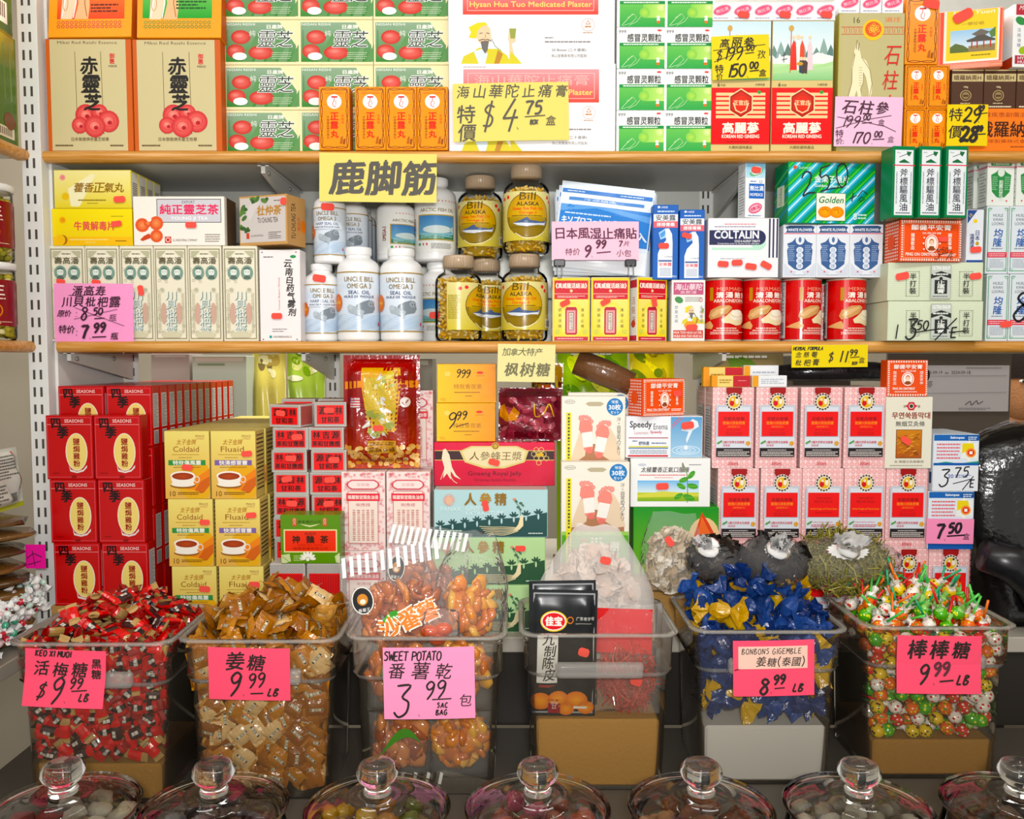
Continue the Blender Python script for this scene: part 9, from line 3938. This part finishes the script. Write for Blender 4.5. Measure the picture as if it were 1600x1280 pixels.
# two jars of chrysanthemum tea
for k in range(2):
	h = .142
	z = S2T + k * (h + .0006)
	t = empty('tea_jar', (-.972, 1.595, z))
	tag(t, 'clear jar of dried chrysanthemum flowers with a dark red label, %s of two' % ('lower', 'upper')[k], 'jar')
	mb = MB()
	mb.lathe([(0, .001), (.046, 0), (.0485, .006), (.0485, h - .014), (.046, h - .012)], 36, '#ffffff', 'jar_clear')
	mb.build('body', t)
	mb = MB()
	mb.lathe([(0, h - .0125), (.050, h - .0125), (.0505, h - .002), (.049, h), (0, h)], 36, '#efefec', 'plastic')
	mb.build('lid', t)
	if 'teajar' not in DES:
		@D('teajar', 120, 78)
		def _(a):
			a.curved = True
			a.bg = '#7f1f22'
			a.text('菊王', 60, 18, 18, '#f2e6da', w=34, bold=.03)
			a.greek(40, 30, 80, 34, 1, '#e9d8c8')
			a.ring(60, 52, 14, 15, 1.4, '#d98a3c', 18)
			a.poly([(54, 62), (56, 52), (54, 44), (58, 48), (66, 50), (66, 62), (63, 62), (63, 56), (58, 56), (57, 62)], '#e0a04a')
			a.greek(34, 70, 86, 75, 2, '#e0c8b0')
			for x in (20, 100):
				a.rect(x, 4, x + 8, 74, '#c98a3c') if x == 100 else a.greekv(x, 6, x + 8, 72, 2, '#e0b06a', size=3)
	wrap_label(t, 'teajar', .0487, .026, .084, R_(230), .6)
	mb = lumps('c', (0, 0, h * .47), (.043, .043, h * .44), 10, (.008, .011), ['#b9ac5a', '#a89c48'], 70 + k)
	mb = MB()
	r = random.Random(70 + k)
	for _ in range(260):
		an = r.uniform(0, 6.283)
		mb.ellipsoid((.039 * cos(an), .039 * sin(an), r.uniform(.008, h - .022)), (.0075, .0075, .006), r.choice(['#b9ac5a', '#a3984a', '#cdc27c', '#8f8a44', '#d9d0a0']), 'rough', 6, 4, None, .2, r)
	mb.lathe([(0, .006), (.033, .006), (.033, h - .02), (0, h - .02)], 16, '#8f8a44', 'rough')
	o = mb.build('dried_chrysanthemum', None, (-.972, 1.595, z))
	tag(o, 'dried chrysanthemum flowers filling the %s clear tea jar' % ('lower', 'upper')[k], 'flowers', kind='stuff')

# bags under it
@D('sidebag', 150, 100)
def _(a):
	a.bg = '#d8d6cc'
	a.greek(20, 10, 130, 50, 8, '#6a6a64', wmin=2)
	a.greek(20, 56, 90, 90, 6, '#6a6a64', wmin=2)
	a.rect(128, 6, 133, 70, '#c8403a')
	a.rect(0, 92, 150, 100, '#b8b83a')
	for i in range(10):
		a.rect(100 + i * 2.4, 74, 101.3 + i * 2.4, 88, '#2a2a2a')

z = DECK + .0005
for i in range(9):
	mb = MB()
	r = random.Random(300 + i)
	V, F = [], []
	nu, nv = 12, 10
	hh = .0245
	for j in range(nv + 1):
		for k in range(nu + 1):
			pass
	me_ = MB()
	me_.ellipsoid((0, 0, hh / 2), (.10, .075, hh / 2), ('#5a4028', '#6a4a2c', '#4a3422', '#7a5a3a')[i % 4], 'wrapper', 16, 8, None, .10, r)
	o = me_.build('tea_bag', None, (-.992 + r.uniform(-.006, .006), 1.560 + r.uniform(-.01, .01), z + .0005), (0, 0, r.uniform(-.4, .4)))
	tag(o, 'flat brown foil bag in the pile at the far left, %s from the bottom' % ORD[i], 'bag', 'brown foil bags piled at the far left')
	z += hh + .0025
zq = z
me = pillow('package', 'sidebag', .17, .115, .03, 'gloss', seed=14, wrinkle=.003, back='#d8d6cc')
o = link_mesh('package', me, None, (-.950, 1.570, z + .001), (R_(-6), 0, pi / 2))
tag(o, 'white printed bag with a green edge standing on the brown foil bags', 'bag')

def c7(a):
	a.line([(2, 22), (14, 14), (28, 20)], 1.6, '#4a1030')
	a.line([(4, 32), (26, 26)], 1.4, '#4a1030')
	a.line([(12, 10), (16, 34)], 1.2, '#4a1030')

a = tagart(34, 38, '#d9388f', c7)
t = empty('price_tag', (P(38, 846, 1.60)[0], 1.60, PZ(846, 1.60)))
tag(t, 'magenta price tag above the clear mint candies at the far left', 'price tag')
sheet('paper', a, .037, .045, t)
t.location.x = -.884
t.location.y = 1.572
# heap of clear twist mints
MT = []
for k, c in enumerate(('#e9efec', '#c8e0d4', '#e8c8c8', '#5aa88a', '#c8404a', '#f4f4f0')):
	r = random.Random(400 + k)
	mb = MB()
	mb.ellipsoid((0, 0, 0), (.0075, .0065, .006), c, 'candy', 10, 7)
	n = 8
	for s in (-1, 1):
		V, F = [], []
		for j, (x, R) in enumerate(((.006, .003), (.010, .0035), (.016, .0085))):
			for q in range(n):
				an = 2 * pi * q / n
				V.append((s * (x + (r.uniform(-.002, .002) if j == 2 else 0)), R * r.uniform(.7, 1.3) * cos(an), R * r.uniform(.5, 1) * sin(an)))
		for j in range(2):
			for q in range(n):
				F.append((j * n + q, j * n + (q + 1) % n, (j + 1) * n + (q + 1) % n, (j + 1) * n + q))
		mb.add(V, F, '#eef2f0', 'knot_film', False)
	MT.append(mb.mesh('mint_candy'))
r = random.Random(9)
for k in range(150):
	x = -.945 + .052 * (k % 5) / 4 + r.uniform(-.006, .004)
	lay = k // 50
	y = 1.40 + .023 * ((k // 5) % 10) + r.uniform(-.006, .006)
	zz = DECK + .010 + .020 * lay + .055 * ((k // 5) % 10) / 9 + r.uniform(-.003, .003)
	o = link_mesh('mint_candy', r.choice(MT), None, (x, y, zz), (r.uniform(-1, 1), r.uniform(-1, 1), r.uniform(0, 6)))
	tag(o, 'clear-wrapped mint candy in the heap at the far left', 'candy', 'clear-wrapped mint candies at the far left')

# ------------------------------------------------------------------ far side, seen between shelf and cartons
FY = 2.24

def far_pouch(px0, py0, px1, py1, Y, bg, label, blobs, seed, on=DECK):
	w = PX(px1, Y) - PX(px0, Y)
	zt = PZ(py0, Y)
	h = zt - on
	H = 100 * h / w
	a = BoxArt(100, H)
	a.bg = bg
	a.mat = 'gloss'
	r = random.Random(seed)
	for c in blobs:
		for _ in range(3):
			a.ell(r.uniform(18, 82), r.uniform(8, min(H - 10, 80)), r.uniform(8, 24), r.uniform(5, 14), c, n=12, rot=r.uniform(0, 90))
	a.greek(20, 5, 80, 12, 1, '#f0ece0', wmin=4)
	me = pillow('snack_pouch', None, w, h, .04, 'gloss', seed=seed, wrinkle=.004, back=bg, art=a)
	o = link_mesh('snack_pouch', me, None, (PX((px0 + px1) / 2, Y), Y + .03, on + .001), (R_(-3), 0, 0))
	tag(o, label, 'pouch')

def far_box(px0, py0, px1, py1, Y, col, label, d=.1, art=None):
	x0, x1 = PX(px0, Y), PX(px1, Y)
	zt = PZ(py0, Y)
	h = zt - DECK
	mb = MB()
	mb.box(-(x1 - x0) / 2, (x1 - x0) / 2, 0, d, 0, h, col, 'card', c=.001)
	a = Art(100, 100 * h / (x1 - x0))
	if art:
		for q in art:
			a.rect(*q)
		a.put(mb, lambda u, v, k: ((u - .5) * (x1 - x0), -k, v * h))
	o = mb.build('goods_box', None, ((x0 + x1) / 2, Y, DECK))
	tag(o, label, 'box')

far_box(300, 556, 385, 640, 2.20, '#c9d0c0', 'pale green box on the far side, behind the yellow remedy cartons', art=((6, 3, 94, 10, '#e8e4d4'), (10, 14, 60, 18, '#8fa080')))
far_box(236, 553, 296, 640, 2.22, '#b8a8a0', 'greyish box on the far side, behind the red chicken powder cartons', art=((10, 4, 90, 8, '#d8c8c0'),))
far_pouch(384, 548, 438, 640, 2.21, '#d8ca7a', 'pale yellow pouch with a brown picture on the far side', ('#7a6a4a', '#b8a060', '#e9e0b0'), 81)
far_pouch(440, 545, 500, 640, 2.26, '#a8c060', 'leaf green pouch on the far side, above the herbal tea boxes', ('#d8d890', '#7a9a3a', '#e8e8c8'), 82)
far_box(560, 560, 676, 640, 2.21, '#8a8478', 'grey box on the far side, behind the red candy bag', art=((6, 3, 94, 9, '#b8b0a0'),))
far_pouch(872, 543, 985, 640, 2.20, '#8fb03a', 'big lime green pouch on the far side, above the foot patch packs', ('#c8d84a', '#5f8a2c', '#e0e070'), 83)
far_pouch(988, 545, 1060, 640, 2.23, '#c8b83a', 'yellow pouch on the far side, above the orange ointment box', ('#e8d860', '#a08a2c', '#6a7a2c'), 84)
far_pouch(1120, 548, 1235, 640, 2.20, '#8a7a5a', 'brownish pouch with pink flowers on the far side', ('#c86a7a', '#a08a5a', '#5f7a3a'), 85)
far_box(1240, 556, 1330, 640, 2.26, '#4a443c', 'dark box on the far side, above the pink syrup cartons', art=((8, 4, 92, 10, '#7a6a5a'),))
for i, (a_, c) in enumerate(((1335, '#2e2a28'), (1290, '#3a3532'))):
	pass
mb = MB()
mb.tube([(-.16, 0, .0), (-.05, -.006, .006), (.05, .006, .004), (.16, 0, -.004)], [.016, .022, .02, .012], 10, '#232224', 'wrapper')
o = mb.build('rolled_bag', None, (PX(1330, 1.80, 590), 1.80, zn + .024))
tag(o, 'rolled black plastic bag lying on the back of the syrup cartons', 'bag')

# framed certificate on the far panel
Yc = 2.30
x0, x1 = PX(1440, Yc), PX(1578, Yc)
z1, z0 = PZ(571, Yc), PZ(643, Yc)
a = Art(138, 72, '#c2bcbc')
a.text('2023-09-19  au  2024-09-18', 40, 11, 5, '#3a3636', w=74)
a.greek(70, 3, 128, 5, 1, '#6a6464', wmin=2)
a.line([(0, 17), (134, 16)], .7, '#8a8484')
a.line([(0, 44), (134, 42)], .7, '#8a8484')
a.greek(4, 24, 18, 34, 4, '#5a5454', wmin=2)
a.line(smooth_line([(70, 62), (78, 56), (80, 62), (88, 55), (90, 60), (98, 56)]), 1.1, '#2a2828')
a.greek(60, 66, 110, 70, 2, '#7a7474', wmin=2)
t = empty('certificate', ((x0 + x1) / 2, Yc, z1))
tag(t, 'grey printed certificate with dates and a signature behind the moxa box', 'certificate')
sheet('paper', a, x1 - x0, z1 - z0, t)
mb = MB()
mb.box(-(x1 - x0) / 2 - .09, (x1 - x0) / 2 + .006, .002, .012, DECK - z1, .09, '#5a5048', 'paint', c=.001)
mb.build('backing_board', t)
a = Art(100, 20)
a.greek(5, 4, 60, 8, 1, '#2a2624', wmin=3)
a.frame(66, 2, 98, 12, .8, '#2a2624')
mb = MB()
a.put(mb, lambda u, v, d: ((u - .5) * .19, .0018 - d, .02 + v * .03))
mb.build('printed_heading', t)

# black film-wrapped bundle and padded seat at the right
mb = MB()
r = random.Random(17)
V, F = [], []
nu, nv = 30, 22
for j in range(nv + 1):
	v = j / nv
	for i in range(nu):
		an = 2 * pi * i / nu
		w = (.40 + 1.0 * v - .62 * v * v) * .21 * (1 if v < .82 else math.sqrt(max(0.02, 1 - ((v - .82) / .19) ** 2)))
		q = 1 + .06 * sin(5 * an + 4 * v) + .035 * sin(11 * an - 7 * v + 1) + r.uniform(-.012, .012)
		V.append((w * q * cos(an) + .05 * v, .09 * q * sin(an), v * .40))
for j in range(nv):
	for i in range(nu):
		k = (i + 1) % nu
		F.append((j * nu + i, j * nu + k, (j + 1) * nu + k, (j + 1) * nu + i))
F.append(tuple(reversed(range(nu))))
F.append(tuple(nv * nu + i for i in range(nu)))
t = empty('wrapped_bundle', (PX(1604, 1.72, 760), 1.745, DECK))
tag(t, 'dark bundle wrapped in wrinkled clear film at the right edge', 'bundle')
mb.add([(x * .93, y * .93, z * .985) for x, y, z in V], F, '#100f0f', 'wrapper', True)
mb.build('black_core', t)
mb = MB()
mb.add(V, F, '#ffffff', 'shrink', True)
mb.build('clear_film', t)
mb = MB()
mb.tube([(0, 0, 0), (.05, -.004, -.012), (.10, -.006, -.05), (.14, -.004, -.12)], [.030, .038, .040, .036], 14, '#17171a', 'plastic')
for i in range(3):
	mb.ellipsoid((.03 + i * .04, -.034, -.002 - i * .02), (.002, .002, .002), '#3a3a3e', 'plastic', 6, 4)
o = mb.build('padded_handle', None, (PX(1553, 1.585, 880), 1.622, PZ(872, 1.6)))
tag(o, 'black padded handle with stitching in front of the film-wrapped bundle', 'handle')

# person glimpsed beyond the far side, at the right edge
PXX, PYY = PX(1606, 2.62, 600), 2.62
me = bpy.data.meshes.new('person')
J = {'pelvis': (0, 0, .93, .15), 'waist': (0, 0, 1.06, .13), 'chest': (0, 0, 1.24, .155), 'neck': (0, 0, 1.37, .055),
	 'hipl': (.09, 0, .88, .09), 'kneel': (.10, -.01, .48, .062), 'ankl': (.10, .01, .09, .042), 'toel': (.11, -.13, .035, .035),
	 'hipr': (-.09, 0, .88, .09), 'kneer': (-.10, -.01, .48, .062), 'ankr': (-.10, .01, .09, .042), 'toer': (-.11, -.13, .035, .035),
	 'shl': (.17, 0, 1.30, .06), 'ell': (.22, .01, 1.04, .045), 'wrl': (.20, -.10, .84, .032), 'hal': (.19, -.14, .76, .035),
	 'shr': (-.17, 0, 1.30, .06), 'elr': (-.22, .01, 1.04, .045), 'wrr': (-.20, -.10, .84, .032), 'har': (-.19, -.14, .76, .035)}
names = list(J)
E_ = [('pelvis', 'waist'), ('waist', 'chest'), ('chest', 'neck'), ('pelvis', 'hipl'), ('hipl', 'kneel'), ('kneel', 'ankl'), ('ankl', 'toel'), ('pelvis', 'hipr'), ('hipr', 'kneer'), ('kneer', 'ankr'), ('ankr', 'toer'),
	  ('chest', 'shl'), ('shl', 'ell'), ('ell', 'wrl'), ('wrl', 'hal'), ('chest', 'shr'), ('shr', 'elr'), ('elr', 'wrr'), ('wrr', 'har')]
me.from_pydata([J[n][:3] for n in names], [(names.index(a_), names.index(b_)) for a_, b_ in E_], [])
po = bpy.data.objects.new('person', me)
COL.objects.link(po)
sk = po.modifiers.new('skin', 'SKIN')
for i, n in enumerate(names):
	q = me.skin_vertices[0].data[i]
	q.radius = (J[n][3], J[n][3] * .8)
	q.use_root = n == 'pelvis'
ss = po.modifiers.new('smooth', 'SUBSURF')
ss.levels = 2
ss.render_levels = 2

def cloth_material():
	m, nt, N, L, b = nodes_of('knit')
	n = N.new('ShaderNodeTexNoise')
	n.inputs['Scale'].default_value = 30
	cr = N.new('ShaderNodeValToRGB')
	cr.color_ramp.elements[0].color = (*lin('#5a3a22'), 1)
	cr.color_ramp.elements[1].color = (*lin('#7a4a2a'), 1)
	L.new(n.outputs['Fac'], cr.inputs[0])
	L.new(cr.outputs[0], b.inputs['Base Color'])
	b.inputs['Roughness'].default_value = .9
	MATS['knit'] = m

cloth_material()
me.materials.append(MATS['knit'])
po.location = (PXX, PYY, 0)
po.rotation_euler = (0, 0, R_(-20))
tag(po, 'person in brown clothing standing beyond the shelves at the right edge', 'person')
mb = MB()
SKN = '#b98866'
mb.lathe([(0, -.118), (.030, -.115), (.052, -.095), (.066, -.055), (.073, -.005), (.076, .04), (.072, .08), (.054, .112), (.026, .126), (0, .129)], 26, SKN, 'rough', ky=1.18)
mb.tube([(0, -.080, .028), (0, -.094, .004), (0, -.104, -.018), (0, -.088, -.027)], [.008, .010, .014, .010], 10, SKN, 'rough')
mb.tube([(-.024, -.074, -.058), (0, -.083, -.060), (.024, -.074, -.058)], [.003, .0065, .003], 8, '#8f5048', 'rough')
mb.tube([(0, .01, -.19), (0, .008, -.10)], [.055, .050], 16, SKN, 'rough')
for s in (-1, 1):
	mb.ellipsoid((s * .029, -.079, .012), (.012, .008, .006), '#e9e2da', 'plastic', 10, 6)
	mb.ellipsoid((s * .029, -.0865, .012), (.005, .003, .0052), '#2a1c16', 'plastic', 8, 6)
	mb.tube([(s * .044, -.072, .030), (s * .028, -.084, .034), (s * .013, -.086, .030)], [.002, .0038, .002], 6, '#2a211c', 'rough')
	mb.ellipsoid((s * .077, .008, .0), (.009, .018, .030), SKN, 'rough', 10, 7)
hd = mb.build('head', po, (0, -.01, 1.53))
mb = MB()
mb.lathe([(.080, .02), (.083, .05), (.078, .092), (.058, .124), (.028, .139), (0, .142)], 26, '#2a211d', 'rough', ky=1.16)
mb.tube([(-.07, .04, .0), (-.03, .082, -.03), (.03, .082, -.03), (.07, .04, .0)], [.03, .04, .04, .03], 10, '#2a211d', 'rough')
mb.build('hair', hd)
for s, n in ((1, 'hal'), (-1, 'har')):
	mb = MB()
	bx, by, bz = J[n][:3]
	mb.ellipsoid((bx, by - .01, bz - .03), (.016, .032, .045), SKN, 'rough', 12, 8)
	for k, (dy, ln) in enumerate(((-.030, .060), (-.012, .072), (.006, .068), (.022, .052))):
		mb.tube([(bx, by + dy - .006, bz - .065), (bx - s * .004, by + dy - .010, bz - .065 - ln * .55), (bx - s * .012, by + dy - .008, bz - .065 - ln)], [.0088, .008, .0065], 8, SKN, 'rough')
	mb.tube([(bx, by - .035, bz - .02), (bx - s * .004, by - .056, bz - .045), (bx - s * .006, by - .060, bz - .075)], [.010, .0095, .0075], 8, SKN, 'rough')
	mb.build('hand', po)
